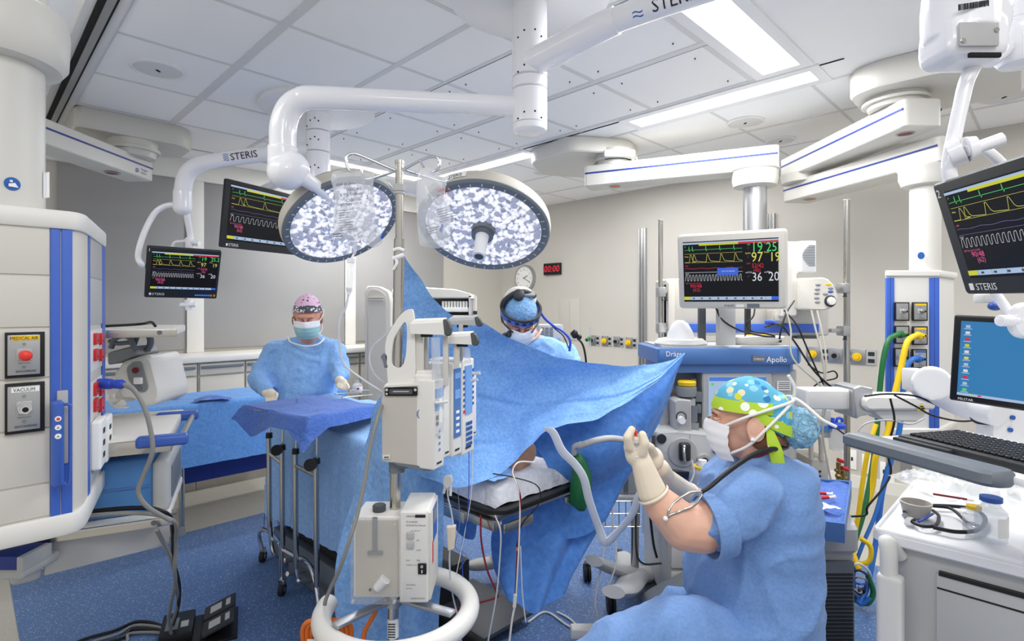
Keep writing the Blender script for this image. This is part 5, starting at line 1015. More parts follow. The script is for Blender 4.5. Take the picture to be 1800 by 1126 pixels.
for y in (940, 957): b = MB(AW, 'greyplastic'); b.box(715, 728, -4, 0, y-6, y+6, 2, 3); part('button', b, t)
b = MB(AW, 'black'); b.box(735, 750, -3, 0, 989, 1008, 2, 3); b.m = 'labelwhite'; b.lathe([(0, 2.2), (.8, 2.2), (.8, 1.4), (0, 1.4)], (742, -3, 994), (0, -1, 0), 14, cap=False); b.box(741.5, 743, -4, -3, 1000, 1005); part('power_switch', b, t)
# ---- orange cord coiled on the ring
t = thing('extension_cord', 'coiled orange power cord hanging over the ring handle', 'power cord', AP @ Vector((572, 0, 1120)))
for k in range(4):
    b = MB(AP, 'orange'); x = 545+k*8; b.tube([(x+30, -24, 1085+k*3), (x+12, -26, 1076+k*3), (x-4, -20, 1090), (x-6, -14, 1120), (x+2, -6, 1165), (x+26, 10, 1175), (x+44, 14, 1130), (x+42, 4, 1095), (x+24, -14, 1080+k*3)], 4.2, 10, 6, True); part('loop', b, t)
b = MB(AP, 'orange'); b.tube([(664, 0, 1060), (660, -2, 1075), (650, -4, 1092), (641, -4, 1112), (640, -4, 1150)], 4.2, 10); part('loop', b, t)
b = MB(AP, 'labelwhite'); b.box(551, 567, -30, -29, 1105, 1140); b.m = 'red'; b.box(553, 565, -30.6, -30, 1120, 1123); b.m = 'ink'; b.box(553, 565, -30.6, -30, 1110, 1111); b.box(553, 565, -30.6, -30, 1114, 1115); part('tag', b, t)
cable('grey_cable', [P(671, 712, 1.70), P(662, 740, 1.66), P(650, 790, 1.64), P(640, 850, 1.62), P(628, 905, 1.60), P(614, 950, 1.58), P(597, 1000, 1.6), P(578, 1040, 1.68), P(570, 1070, 1.72), P(572, 1140, 1.72)], .0062, 'cablegrey', 'grey cable curving from the infusion pump down to the ring handle')
# ================================================================ OPERATING TABLE AND DRAPES
t0_ = t = thing('operating_table', 'operating table end with black edged top and grey sheeted pad', 'operating table', UV(1.58, 2.0, 0), PI/4)
U0, U1, V0, V1, TZ = 1.33, 1.84, 1.40, 3.2, .775
b = MB(ROOM, 'slate'); b.box(1.3, 1.85, 2.2, 3.1, .0, .12, .02); b.box(1.42, 1.72, 2.4, 2.9, .12, .66, .02); part('pedestal', b, t)
b = MB(ROOM, 'black'); b.prism(rpoly([(U0, V0+.05), (U0+.05, V0), (U1-.05, V0), (U1, V0+.05), (U1, V1), (U0, V1)], .03), TZ-.02, TZ, 'z', b2=.004); part('tabletop', b, t)
b = MB(ROOM, 'alu'); b.box(U0+.02, U1-.02, V0+.04, V1, TZ-.05, TZ-.02, .004); part('under_frame', b, t)
b = MB(ROOM, 'brushed'); b.box(U0-.03, U0-.015, V0+.15, V1, TZ-.07, TZ-.03, .003); b.box(U0-.02, U0+.02, V0+.0, V0+.2, TZ-.06, TZ-.028, .004); b.box(U0+.02, U0+.17, V0-.015, V0, TZ-.075, TZ-.04, .008); b.box(U1-.15, U1+.02, V0-.015, V0, TZ-.06, TZ-.026, .008); part('side_rail', b, t)
def padh(s, q): return 0
b = MB(ROOM, 'linen')
NX, NY = 44, 60; G = []
for i in range(NY+1):
    row = []
    for j in range(NX+1):
        s = j/NX; q = i/NY; u = U0+.02+(U1-U0-.04)*s; v = V0+.04+(V1-V0-.1)*q; e = min(s, 1-s)*(U1-U0); f = q*(V1-V0)
        z = TZ+.004+.075*(1-math.exp(-(min(e, f)/.022)**1.2))+.006*noise.noise(Vector((u*12, v*12, 0)))+.004*noise.noise(Vector((u*30, v*30, 5)))
        row.append(b.V((u+.012*noise.noise(Vector((u*9, v*9, 9)))*(1 if e < .03 else .3), v-.01*noise.noise(Vector((u*14, 0, 3)))*(1 if f < .03 else .2), z)))
    G.append(row)
for i in range(NY):
    for j in range(NX): b.face([G[i][j], G[i][j+1], G[i+1][j+1], G[i+1][j]])
part('pad', b, t, 'grey-white sheeted pad', sharp=80)
b = surf([[UV(1.37, 1.46, .865), UV(1.36, 1.6, .868), UV(1.36, 1.8, .87)], [UV(1.46, 1.47, .866), UV(1.45, 1.62, .872), UV(1.45, 1.8, .872)], [UV(1.54, 1.54, .866), UV(1.54, 1.7, .87), UV(1.52, 1.85, .87)]], m='padblue', disp=.004, dsc=20); solo('incontinence_pad', b, 'light blue pad over the near left corner of the operating table', 'pad', sharp=80)
# patient: forearm/elbow showing between the sheets, body under the drape
b = MB(None, 'skintan'); e = P(936, 792, 2.15); b.chain([P(880, 808, 2.45), P(908, 797, 2.34), P(917, 794, 2.27), P(905, 812, 2.2)], [.05, .06, .062, .04]); bk = bake(b, .008, 8, m='skintan'); pt = solo('patient', bk, 'patient lying under the blue drape with only a bare elbow showing', 'person', sharp=80)
# green breathing bag + hose
# near long sheet over the legs (towards the tray stand)
def bodybump(x, y): return .09*math.exp(-((x-.26)/.14)**2)
b = drapecloth(ROOM @ Matrix.Translation((1.26, 1.95, 0)), .62, 1.28, .90, (.52, .35, .0, .45), 'tablesheet', .05, .007, 60, 70, 5, bodybump, 1.1)
for v in b.bm.verts:
    q = ROOM.inverted() @ v.co
    if q.x < 1.3: v.co.z -= .12*max(0, (q.y-2.0))*((.9-v.co.z)/.5 if v.co.z < .9 else 0)*.4; 
solo('table_sheet', b, 'pale blue creased sheet over the long side of the operating table', 'drape', sharp=80)
b = MB(ROOM, 'charcoal'); b.box(1.35, 1.8, 2.1, 3.2, .02, .24, .01); b.box(1.30, 1.35, 2.3, 3.3, .05, .2, .005, m='slate'); part('base', b, t0_)
# sheet hanging in front of the pole
def fold(i, j, p): return .012*math.sin(p.x*46+p.z*9)*(.4+i)
R = [[P(695, 672, 1.98), P(720, 690, 1.95), P(745, 700, 1.93), P(772, 712, 1.92)], [P(668, 705, 2.02), P(700, 735, 1.96), P(740, 740, 1.93), P(774, 745, 1.92)], [P(643, 770, 2.08), P(690, 790, 1.97), P(735, 800, 1.94), P(776, 802, 1.93)],
     [P(622, 850, 2.10), P(675, 860, 1.98), P(728, 860, 1.94), P(778, 862, 1.93)], [P(602, 930, 2.06), P(662, 935, 1.97), P(722, 935, 1.94), P(779, 935, 1.93)], [P(594, 1000, 2.02), P(655, 1010, 1.96), P(715, 1010, 1.94), P(777, 1010, 1.93)], [P(590, 1060, 2.0), P(650, 1080, 1.95), P(710, 1085, 1.94), P(772, 1080, 1.93)], [P(598, 1150, 1.98), P(655, 1165, 1.94), P(710, 1165, 1.93), P(768, 1150, 1.93)]]
R = [[Vector((0, 0, CH))+(p-Vector((0, 0, CH)))*1.045 for p in r] for r in R]
b = surf(R, 12, 8, 'padblue', .018, 4, fold); solo('hanging_sheet', b, 'light blue sheet hanging to the floor directly behind the fluid pole', 'drape', sharp=80)
# big screen drape hung between the pole and the anesthesia machine
T = [(709, 448, 1.80), (735, 486, 1.84), (765, 527, 1.90), (800, 556, 1.98), (845, 566, 2.06), (880, 585, 2.12), (925, 606, 2.2), (985, 628, 2.26), (1060, 641, 2.32), (1135, 641, 2.38), (1180, 632, 2.42), (1203, 620, 2.45)]
Bt = [(712, 820, 1.97), (735, 835, 1.97), (765, 845, 1.96), (800, 858, 1.96), (840, 850, 2.0), (880, 832, 2.05), (905, 812, 2.08), (935, 783, 2.1), (975, 752, 2.1), (1060, 728, 2.14), (1140, 682, 2.32), (1203, 622, 2.45)]
rows = []; n = 9
for k in range(n):
    f = k/(n-1); row = []
    for j, (a, c) in enumerate(zip(T, Bt)):
        s = j/(len(T)-1); y = a[1]+(c[1]-a[1])*f; x = a[0]+(c[0]-a[0])*f; Y = a[2]+(c[2]-a[2])*f
        Y += .16*math.sin(PI*f**.9)*math.sin(PI*min(s*1.15, 1))**.7       # belly of the sheet sags away from the viewer
        row.append(P(x, y, Y))
    rows.append(row)
def dfold(i, j, p):
    return .014*math.sin((j*3.2+i*1.1)*6)*math.sin(PI*i)*(1-j*.5) + .007*noise.noise(p*14) + .010*math.exp(-((i-.38-.25*j)/.02)**2) + .008*math.exp(-((i-.72-.1*j)/.018)**2)
b = surf(rows, 10, 10, 'drape', .012, 5, dfold)
bd = MB(None, 'drapeshade')
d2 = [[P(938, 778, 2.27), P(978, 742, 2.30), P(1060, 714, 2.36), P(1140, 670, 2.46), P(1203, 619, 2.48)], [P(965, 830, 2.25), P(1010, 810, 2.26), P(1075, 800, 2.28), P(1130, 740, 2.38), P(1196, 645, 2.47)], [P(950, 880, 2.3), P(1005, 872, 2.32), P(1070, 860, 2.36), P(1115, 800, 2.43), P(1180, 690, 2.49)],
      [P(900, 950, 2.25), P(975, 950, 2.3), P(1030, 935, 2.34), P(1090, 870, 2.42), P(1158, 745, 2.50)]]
sk = surf(d2, 10, 10, 'drapeshade', .01, 5, lambda i, j, p: .02*math.sin((j*2+i)*5)*math.sin(PI*j)); 
b.merge(sk.bm, None, 'drapeshade')  # downward facing part of the same drape, its shade painted in
solo('screen_drape', b, 'large light blue drape stretched between the fluid pole and the anesthesia machine', 'drape', sharp=80)
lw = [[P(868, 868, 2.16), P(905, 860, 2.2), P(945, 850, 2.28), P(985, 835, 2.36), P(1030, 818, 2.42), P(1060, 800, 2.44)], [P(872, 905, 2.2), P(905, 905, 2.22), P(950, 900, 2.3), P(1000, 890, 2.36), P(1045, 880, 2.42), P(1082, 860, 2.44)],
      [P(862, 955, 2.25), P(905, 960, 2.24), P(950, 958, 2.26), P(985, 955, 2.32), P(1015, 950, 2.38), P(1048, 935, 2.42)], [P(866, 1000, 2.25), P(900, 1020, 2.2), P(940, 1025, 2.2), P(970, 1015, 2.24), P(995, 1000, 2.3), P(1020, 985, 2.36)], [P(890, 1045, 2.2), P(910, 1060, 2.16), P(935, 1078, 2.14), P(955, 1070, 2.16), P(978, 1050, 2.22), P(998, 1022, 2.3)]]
b = surf(lw, 10, 10, 'drapeshade', .012, 5, lambda i, j, p: .016*math.sin(j*17+i*3)); solo('hanging_drape', b, 'blue drape with shade painted into its colour hanging below the operating table, over the floor', 'drape', sharp=80)  # same drape continued below the table, shade put into its colour
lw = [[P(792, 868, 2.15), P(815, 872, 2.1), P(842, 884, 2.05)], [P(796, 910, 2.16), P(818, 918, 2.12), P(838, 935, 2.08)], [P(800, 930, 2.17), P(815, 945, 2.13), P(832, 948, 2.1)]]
b = surf(lw, 6, 6, 'drapeshade', .008, 6); solo('drape_corner', b, 'small blue cloth corner with painted shade hanging under the table edge beside the warmer', 'drape', sharp=80)  # cloth corner in the shaded copy of the drape colour
# clear strap-like warming hose in a V
b = MB(None, 'tubeclear'); b.tube([P(955, 752, 2.04), P(972, 760, 2.02), P(988, 792, 2.0), P(1010, 815, 1.98), P(1026, 840, 1.96), P(1036, 880, 1.96), P(1052, 925, 1.96), P(1064, 952, 1.95), P(1085, 935, 1.95), P(1110, 905, 1.94), P(1122, 872, 1.93), P(1130, 862, 1.93)], [.006, .016, .017, .016, .016, .016, .015, .02, .016, .015, .015, .014], 10, 8, flat=.5); solo('clear_sleeve', b, 'translucent plastic sleeve hanging in a V below the drape', 'sleeve')
# breathing hose and green bag
t = thing('breathing_bag', 'dark green breathing bag hanging from a pale hose under the drape', 'breathing bag', P(1020, 900, 2.2))
b = MB(None, 'green'); rings = []
for k, (x, y, w, dd) in enumerate(((1014, 795, 5, 4), (1018, 810, 12, 10), (1022, 835, 17, 16), (1020, 860, 19, 17), (1018, 885, 15, 12), (1022, 897, 6, 4))):
    rings.append([P(x+w*math.cos(a)*(1+.06*math.sin(a*5+k)), y, 2.2)+Vector((0, dd*math.sin(a)/FP*2.2, 0)) for a in [i*PI/12 for i in range(24)]])
b.loft(rings); part('bag', b, t, sharp=80)
b = MB(None, 'cartgrey'); b.tube([P(1009, 797, 2.18), P(1010, 785, 2.16), P(1022, 780, 2.14)], .011, 14); b.cyl(P(1018, 783, 2.15), P(1032, 779, 2.13), .013, None, 16); part('elbow', b, t)
b = MB(None, 'cartgrey'); b.tube([P(1030, 779, 2.13), P(1050, 773, 2.12), P(1075, 770, 2.15), P(1105, 775, 2.25), P(1150, 790, 2.4)], .0125, 16, 10); part('hose', b, t)
# ================================================================ PEOPLE
def wrink(a, s, f2=2.3, zs=1.0):
    def f(co, n):
        q = Vector((co.x, co.y, co.z*zs)); r = 1-abs(noise.noise(q*s))*2; r2 = 1-abs(noise.noise(q*s*f2+Vector((5, 5, 5))))*2
        return co+n*a*(r*r*r+.5*r2-.6)
    return f
def ring(cx, cy, z, rx, ry, n=28, p=2.3):
    out = []
    for k in range(n):
        a = 2*PI*k/n; c, s_ = math.cos(a), math.sin(a); out.append((cx+rx*math.copysign(abs(c)**(2/p), c), cy+ry*math.copysign(abs(s_)**(2/p), s_), z))
    return out
def head(F, par, skin='skin', hair='hairblond', body=None, vx=.0045):
    b = MB(F, skin); b.ell((0, .008, .01), (.074, .092, .098)); b.ell((0, -.03, -.05), (.056, .058, .062)); b.ell((0, -.055, -.085), (.03, .028, .022)); b.ell((.034, -.056, -.02), (.026, .026, .03)); b.ell((-.034, -.056, -.02), (.026, .026, .03)); b.ell((0, -.075, .028), (.05, .02, .018))
    b.chain([(0, -.088, .012), (0, -.1, -.015), (0, -.094, -.026)], [.009, .012, .011]); b.ell((.013, -.094, -.026), .009); b.ell((-.013, -.094, -.026), .009)
    b.chain([(0, .02, -.05), (0, .03, -.12), (0, .045, -.17)], [.058, .055, .062]); b.ell((0, -.086, -.055), (.022, .01, .006)); b.ell((0, -.084, -.065), (.018, .01, .007))
    b.add(body); part('body', bake(b, vx, 5, m=skin), par, sharp=80)
    for sx in (-1, 1):
        b = MB(F, skin); b.loft([[(sx*(.074+.006*k), .012+math.cos(a)*(.016+.004*k)+.006*k, -.012+math.sin(a)*(.026+.005*k)) for a in [i*PI/8 for i in range(16)]] for k in range(3)]); b.ell((sx*.082, .018, -.012), (.006, .018, .028)); b.ell((sx*.08, .012, -.036), (.007, .01, .01)); part('ear', b, par)
        b = MB(F, 'labelwhite'); b.ell((sx*.03, -.078, .004), (.0135, .011, .0085)); b.m = 'ink'; b.ell((sx*.03, -.0865, .003), (.006, .003, .006)); b.m = skin; b.ell((sx*.03, -.079, .009), (.0155, .0125, .008)); part('eye', b, par)
        b = MB(F, hair); b.tube([(sx*.014, -.092, .022), (sx*.03, -.092, .027), (sx*.048, -.08, .022)], [.0025, .0035, .002], 8, flat=1); part('eyebrow', b, par)
def maskpiece(F, par, m, m2=None, tie=True):
    G = []; b = MB(F, m); n1, n2 = 24, 16
    for i in range(n2+1):
        t = i/n2; z = .0-.112*t; row = []
        for j in range(n1+1):
            a = (j/n1-.5)*2; A_ = a*1.15; zz = z+.012*(1-a*a)*(1-t)*.6-.006*a*a*(1-t); ry = .115*(1-.18*(2*t-1)**2)-.012*t*t; rx = .074-.012*t*t
            bulge = .016*math.exp(-(a/.25)**2)*math.exp(-((t-.1)/.25)**2); pl_ = .0022*(1 if (i % 4) < 2 else 0)
            row.append(b.V((rx*math.sin(A_)*1.12, -(ry+.008)*math.cos(A_)**.8*(.98)-bulge-pl_+.004, zz)))
        G.append(row)
    for i in range(n2):
        for j in range(n1): b.face([G[i][j], G[i][j+1], G[i+1][j+1], G[i+1][j]], m2 if (m2 and i < 5) else m)
    o = part('face_mask', b, par, sharp=70); return o
def capdome(F, par, m, band=None, ztilt=.18, zr=.03, rs=(.083, .105, .108), bandh=.03, name='scrub_cap', top=1.0):
    """cloth cap down to a brim plane that drops towards the back"""
    b = MB(F, m); rings = []; n = 40; K = 14
    def pt(t, f):
        x, y, z = math.sin(t)*math.cos(f)*rs[0], .01+math.sin(t)*math.sin(f)*rs[1], .012+math.cos(t)*rs[2]; return x, y, z
    for i in range(K+1):
        row = []
        for k in range(n):
            f = 2*PI*k/n; yb = math.sin(f); zb = zr-ztilt*.5*(yb+.0)*.55; tb = math.acos(max(-1, min(1, (zb-.012)/rs[2]))); t = .03+(tb-.03)*i/K; x, y, z = pt(t, f); w = 1+.03*noise.noise(Vector((x*25, y*25, z*25)))*(1 if i < K else .2)
            row.append((x*w, y*w, z*w if i else z))
        rings.append(row)
    b.loft(rings, cap=False); b.face([b.V(p) for p in rings[0]]); o = part(name, b, par, sharp=80)
    if band:
        b = MB(F, band); rows = []
        for q in range(4):
            row = []
            for k in range(n):
                f = 2*PI*k/n; yb = math.sin(f); zb = zr-ztilt*.5*yb*.55+bandh*(q/3)-.004; tb = math.acos(max(-1, min(1, (zb-.012)/rs[2]))); x, y, z = pt(tb, f); row.append((x*1.025, y*1.025, z))
            rows.append(row)
        b.loft(rows, cap=False); part('cap_band', b, o, sharp=80)
    return o
def finger(b, pts, r0, r1):
    n = len(pts); b.chain(pts, [r0+(r1-r0)*i/(n-1) for i in range(n)], 12)
# ---------------- gowned nurse by the tray
YA = 3.3; FA = A(YA)
t = thing('person', 'person in blue surgical gown, pink cap and teal mask standing behind the instrument tray', 'person', P(530, 978, YA))
b = MBA(FA, 'gown')
b.loft([ring(540, 22, 588, 14, 14), ring(537, 20, 598, 40, 22), ring(533, 20, 612, 62, 30), ring(532, 16, 640, 60, 36), ring(534, 10, 680, 54, 40), ring(532, 10, 720, 52, 42), ring(528, 14, 780, 55, 44), ring(522, 18, 850, 58, 46), ring(520, 20, 905, 60, 48)])
b.chain([(484, 20, 618), (462, 5, 652), (456, -14, 668), (468, -40, 684)], [19, 20, 19, 12]); b.chain([(586, 18, 616), (597, 0, 645), (599, -14, 655), (592, -36, 664)], [21, 17, 16, 11])
b.ell((490, 20, 612), (26, 24, 15)); b.ell((580, 20, 610), (24, 24, 15))
gb = bake(b, .012, 3, m='gown', fn=wrink(.011, 9)); part('gown', gb, t, sharp=80)
b = MBA(FA, 'scrubs'); b.chain([(505, 22, 880), (503, 26, 955)], [18, 14]); b.chain([(545, 22, 880), (547, 26, 955)], [18, 14]); part('trousers', bake(b, .012, 2, m='scrubs'), t, sharp=80)
for x in (503, 547):
    b = MBA(FA, 'white'); b.ell((x, 14, 969), (13, 30, 9)); b.ell((x, 30, 964), (12, 16, 11)); part('shoe', bake(b, .008, 2, m='white'), t)
HF = L(P(541, 556, YA-.06), math.radians(12)) @ Matrix.Rotation(math.radians(20), 4, 'X')
HF = HF @ Matrix.Scale(.98, 4)
bd = MBA(FA, 'skinpink'); bd.chain([(540, 24, 592), (538, 22, 615), (533, 20, 660), (531, 18, 740), (526, 20, 850)], [15, 22, 26, 30, 34])
for x in (503, 547): bd.chain([(526, 20, 850), (x, 24, 880), (x, 26, 958)], [22, 15, 10])
bd.chain([(536, 20, 622), (490, 20, 620), (464, 5, 652), (458, -14, 668), (466, -38, 684)], [16, 11, 10, 10, 6]); bd.chain([(536, 20, 622), (584, 16, 618), (596, 0, 645), (598, -14, 655), (592, -34, 664)], [16, 11, 9, 9, 6])
head(HF, t, 'skinpink', 'hairblond', bd, .005); maskpiece(HF, t, 'maskteal', 'maskwhite'); capdome(HF, t, 'pinkcap', 'dotband', .10, .035, (.084, .102, .125), .036)
b = MB(HF, 'elastic'); 
for sx in (-1, 1): b.tube([(sx*.07, -.052, -.012), (sx*.085, -.0, .005), (sx*.088, .04, .03)], .003, 8); b.tube([(sx*.064, -.05, -.095), (sx*.08, -.01, -.08), (sx*.07, .05, -.06)], .003, 8)
part('mask_tie', b, t)
b = MB(HF, 'hairblond'); b.ell((-.076, .03, -.03), (.012, .03, .035)); b.ell((.072, .035, -.03), (.012, .03, .03)); b.tube([(-.078, -.03, .01), (-.084, -.02, -.02), (-.082, -.01, -.05)], .005, 8); part('hair', b, t)
b = MBA(FA, 'elastic'); b.tube([(506, 0, 592), (510, -14, 600), (522, -24, 605), (540, -28, 608), (560, -22, 604), (570, -4, 594)], 1.2, 8); part('neck_binding', b, t)
# gloved hands
b = MBA(FA, 'glove'); b.chain([(462, -38, 682), (470, -44, 690)], [9.5, 9]); b.ell((476, -48, 694), (10, 6, 11)); 
for i, (x0, x1, x2) in enumerate(((469, 469, 472), (474, 474, 476), (479, 479, 480), (483, 484, 484))): finger(b, [(x0, -50, 698), (x1, -54, 704), (x2, -52, 710-i*.8)], 2.9, 2.5)
finger(b, [(482, -48, 689), (487, -50, 692), (486, -52, 698)], 3, 2.6); part('gloved_hand', bake(b, .004, 2, m='glove'), t, sharp=80)
b = MBA(FA, 'glove'); b.chain([(592, -34, 663), (597, -42, 668)], [8.5, 8]); b.ell((602, -48, 673), (8.5, 6, 8)); 
for i, (x, z) in enumerate(((598, 680), (603, 682), (607, 682), (611, 680))): finger(b, [(x-1, -52, 675), (x+1.5, -58, z-1), (x+1, -60, z+2)], 2.7, 2.3)
finger(b, [(597, -50, 672), (593, -56, 677), (595, -60, 681)], 2.8, 2.4); part('gloved_hand', bake(b, .004, 2, m='glove'), t, sharp=80)
# ---------------- surgeon behind the screen drape
YS = 2.72; FS = A(YS)
t = thing('person', 'person in light gown with blue headlight band bending over behind the screen drape', 'person', P(960, 1072, YS))
b = MBA(FS, 'gown')
b.loft([ring(935, 30, 592, 26, 22), ring(938, 30, 604, 58, 34), ring(942, 34, 625, 76, 44), ring(945, 40, 670, 72, 46), ring(948, 55, 740, 64, 46), ring(950, 75, 820, 62, 46), ring(950, 80, 900, 62, 48), ring(950, 85, 960, 60, 48)])
b.chain([(995, 34, 625), (1012, 5, 690), (985, -40, 735)], [24, 20, 16]); b.chain([(880, 34, 625), (868, 0, 690), (890, -40, 735)], [24, 20, 16])
part('gown', bake(b, .012, 3, m='gown', fn=wrink(.010, 10)), t, sharp=80)
b = MBA(FS, 'scrubs'); b.chain([(930, 85, 950), (928, 88, 1045)], [22, 17]); b.chain([(975, 85, 950), (977, 88, 1045)], [22, 17]); part('trousers', bake(b, .012, 2, m='scrubs'), t, sharp=80)
for x in (928, 977):
    b = MBA(FS, 'cartgrey'); b.ell((x, 74, 1062), (16, 36, 11)); b.ell((x, 90, 1055), (15, 20, 14)); part('shoe', bake(b, .008, 2, m='cartgrey'), t)
HS = L(P(914, 558, YS-.10), math.radians(8)) @ Matrix.Rotation(math.radians(42), 4, 'X')
bd = MBA(FS, 'skinpink'); bd.chain([(918, 0, 575), (932, 24, 600), (942, 32, 640), (947, 55, 740), (950, 80, 900)], [18, 22, 28, 34, 36])
for x in (930, 977): bd.chain([(950, 82, 900), (x, 86, 950), (x, 88, 1045)], [26, 17, 11])
bd.chain([(940, 32, 630), (990, 34, 632), (1010, 5, 690), (985, -36, 732)], [22, 14, 12, 9]); bd.chain([(940, 32, 630), (886, 34, 632), (872, 0, 690), (890, -36, 732)], [22, 14, 12, 9])
head(HS, t, 'skinpink', 'hairbrown', bd, .005); maskpiece(HS, t, 'maskwhite')
capdome(HS, t, 'surgcap', None, .10, .03, (.084, .104, .11))
b = MB(HS, 'beige'); b.ell((0, .055, .07), (.078, .065, .058)); part('cap_crown', b, t)
def hring(z, tilt, r=(.09, .112), n=40, y0=.01): return [(r[0]*math.cos(a), y0+r[1]*math.sin(a), z-tilt*math.sin(a)) for a in [2*PI*k/n for k in range(n)]]
b = MB(HS, 'handleblue'); b.loft([hring(.022, .02), hring(.022, .02, (.096, .118)), hring(.052, .02, (.096, .118)), hring(.052, .02)], wrap=True); o = part('headband', b, t)
b = MB(HS, 'ink')
for a in (-2.3, -1.9, -1.55, -1.2, -.85): 
    c_, s_ = math.cos(a), math.sin(a); p = Vector((.0965*c_, .01+.1185*s_, .036-.02*s_)); tn = Vector((-s_, c_, 0)); b.poly([p+tn*.009+Vector((0, 0, .007)), p-tn*.009+Vector((0, 0, .007)), p-tn*.009-Vector((0, 0, .007)), p+tn*.009-Vector((0, 0, .007))])
part('band_slots', b, o)
b = MB(HS, 'charcoal'); b.loft([hring(.05, .02), hring(.05, .02, (.099, .121)), hring(.06, .02, (.099, .121)), hring(.06, .02)], wrap=True)
b.tube([(-.09, .01, .06), (-.072, .02, .10), (-.03, .03, .128), (.02, .035, .13), (.065, .035, .105)], .013, 12, 8, flat=1.0); b.lathe([(0, .026), (.02, .027), (.026, .02), (.027, .001)], (-.018, .012, .125), (-.1, -.4, 1), 28); part('top_strap', b, t)
b = MB(HS, 'midgrey'); b.box(.01, .06, .01, .045, .118, .132, .003); part('buckle', b, t)
b = MB(HS, 'charcoal')
for sx in (-1, 1): b.tube([(sx*.02, -.105, .0), (0, -.11, .0)], .003, 6, 1); b.tube([(sx*.045, -.1, 0), (sx*.085, -.03, .0), (sx*.088, .03, .0)], .004, 8)
b.ell((-.06, -.09, -.02), (.012, .02, .014)); b.ell((-.075, -.08, -.045), (.018, .016, .02)); part('loupes', b, t)
b = MBA(FS, 'cableblue'); b.tube([(946, -10, 542), (958, -6, 560), (974, 0, 573), (990, 0, 583), (1002, 0, 598), (1001, 0, 617)], 2.2, 10); o = part('headlight_cable', b, t)
b = MBA(FS, 'charcoal'); b.tube([(938, -14, 538), (946, -12, 548), (942, -16, 560)], 2.2, 10); b.tube([(946, -12, 548), (974, 2, 576), (990, 2, 590), (1000, 0, 612)], 1.1, 8); part('headlight_cable', b, t)
b = MBA(FS, 'glove'); b.tube([(918, -4, 596), (934, -4, 598), (946, 2, 588), (952, 10, 578)], 2.2, 8); part('neck_binding', b, t)
# ---------------- seated person in scrubs with the owl cap
YN = 1.45; FN = A(YN)
t = thing('person', 'person in blue scrubs and patterned cap sitting at lower right, raising a syringe', 'person', P(1330, 1500, YN))
b = MBA(FN, 'scrubs')
b.loft([ring(1345, 5, 787, 24, 34), ring(1350, 5, 800, 42, 62), ring(1354, 8, 818, 62, 110), ring(1336, 10, 850, 73.6, 140), ring(1328, 10, 900, 84.64, 140), ring(1321, 5, 960, 92.92, 135), ring(1314, 0, 1030, 98.44, 140), ring(1316, 0, 1090, 95.68, 150), ring(1324, 0, 1150, 92, 160), ring(1329, 0, 1200, 82.8, 155)])
b.ell((1318, -95, 870), (50, 52, 44)); b.chain([(1322, -98, 872), (1284, -118, 902), (1262, -124, 920)], [46, 43, 41]); b.ell((1330, 110, 862), (45, 48, 42)); b.chain([(1330, 110, 865), (1292, 120, 905)], [42, 38])
def scr(co, n):
    q = co; r = 1-abs(noise.noise(Vector((q.x*9, q.y*9, q.z*9))))*2.2; s = 1-abs(noise.noise(Vector((q.x*5+3, q.y*5, q.z*12))))*2; return co+n*.010*(r*r*r+s-.7)
part('scrub_top', bake(b, .009, 3, m='scrubs', fn=scr), t, sharp=80)
b = MBA(FN, 'scrubs')   # trousers: thighs reach to the left
b.chain([(1345, -60, 1170), (1200, -110, 1128), (1085, -130, 1150), (1040, -130, 1185), (1050, -110, 1400), (1060, -100, 1640)], [80, 66, 55, 50, 42, 34]); b.chain([(1330, 90, 1130), (1240, 110, 1090), (1195, 120, 1078), (1185, 120, 1120), (1180, 120, 1250), (1180, 110, 1340)], [80, 60, 48, 46, 42, 34])
part('trousers', bake(b, .011, 3, m='scrubs', fn=scr), t, sharp=80)
for x, d, yy in ((1060, -100, 1700), (1175, 110, 1400)):
    b = MBA(FN, 'white'); b.ell((x-18, d, yy), (50, 22, 16)); b.ell((x, d, yy-14), (28, 20, 20)); part('shoe', bake(b, .008, 2, m='white'), t)
b = MBA(FN, 'scrubs'); b.lathe([(-12, 47), (8, 49), (20, 50), (20, 46), (4, 42)], (1262, -124, 922), Vector((-.9, -.1, .12)), 36, cap=False); part('sleeve_hem', b, t)
# bare arms
# gloved hands closed round the syringe
b = MBA(FN, 'glove'); b.chain([(1146, -132, 864), (1139, -132, 845), (1130, -132, 818), (1126, -130, 808)], [22.5, 20, 16.5, 16]); b.ell((1119, -130, 795), (18, 15, 22)); b.ell((1110, -130, 786), (12, 13, 13))
finger(b, [(1106, -140, 785), (1103, -146, 768), (1110, -142, 755)], 7.5, 6); finger(b, [(1106, -128, 782), (1104, -132, 766), (1112, -130, 758)], 7.5, 6); finger(b, [(1110, -118, 782), (1108, -116, 770), (1116, -116, 766)], 7.3, 6); finger(b, [(1116, -110, 786), (1114, -106, 776), (1122, -106, 774)], 6.6, 5.5)
finger(b, [(1128, -140, 795), (1133, -146, 778), (1129, -144, 764)], 8.5, 6.5)
part('left_gloved_hand', bake(b, .0032, 2, m='glove'), t, sharp=80)
b = MBA(FN, 'glove'); b.lathe([(0, 24), (3, 25.5), (6, 24)], (1150, -132, 871), Vector((-.5, 0, -.86)), 28, cap=False); part('glove_cuff', b, t)
b = MBA(FN, 'glove'); b.chain([(1208, 33, 868), (1192, 15, 856), (1170, -20, 838), (1160, -45, 822)], [21, 19, 16, 16]); b.ell((1150, -70, 806), (15, 20, 19)); 
for k in range(4): finger(b, [(1144, -82+k*12, 796), (1136, -96+k*12, 785), (1130, -100+k*12, 778+k*3)], 7, 5.8)
finger(b, [(1150, -82, 798), (1144, -100, 786), (1138, -112, 782)], 7.5, 6)
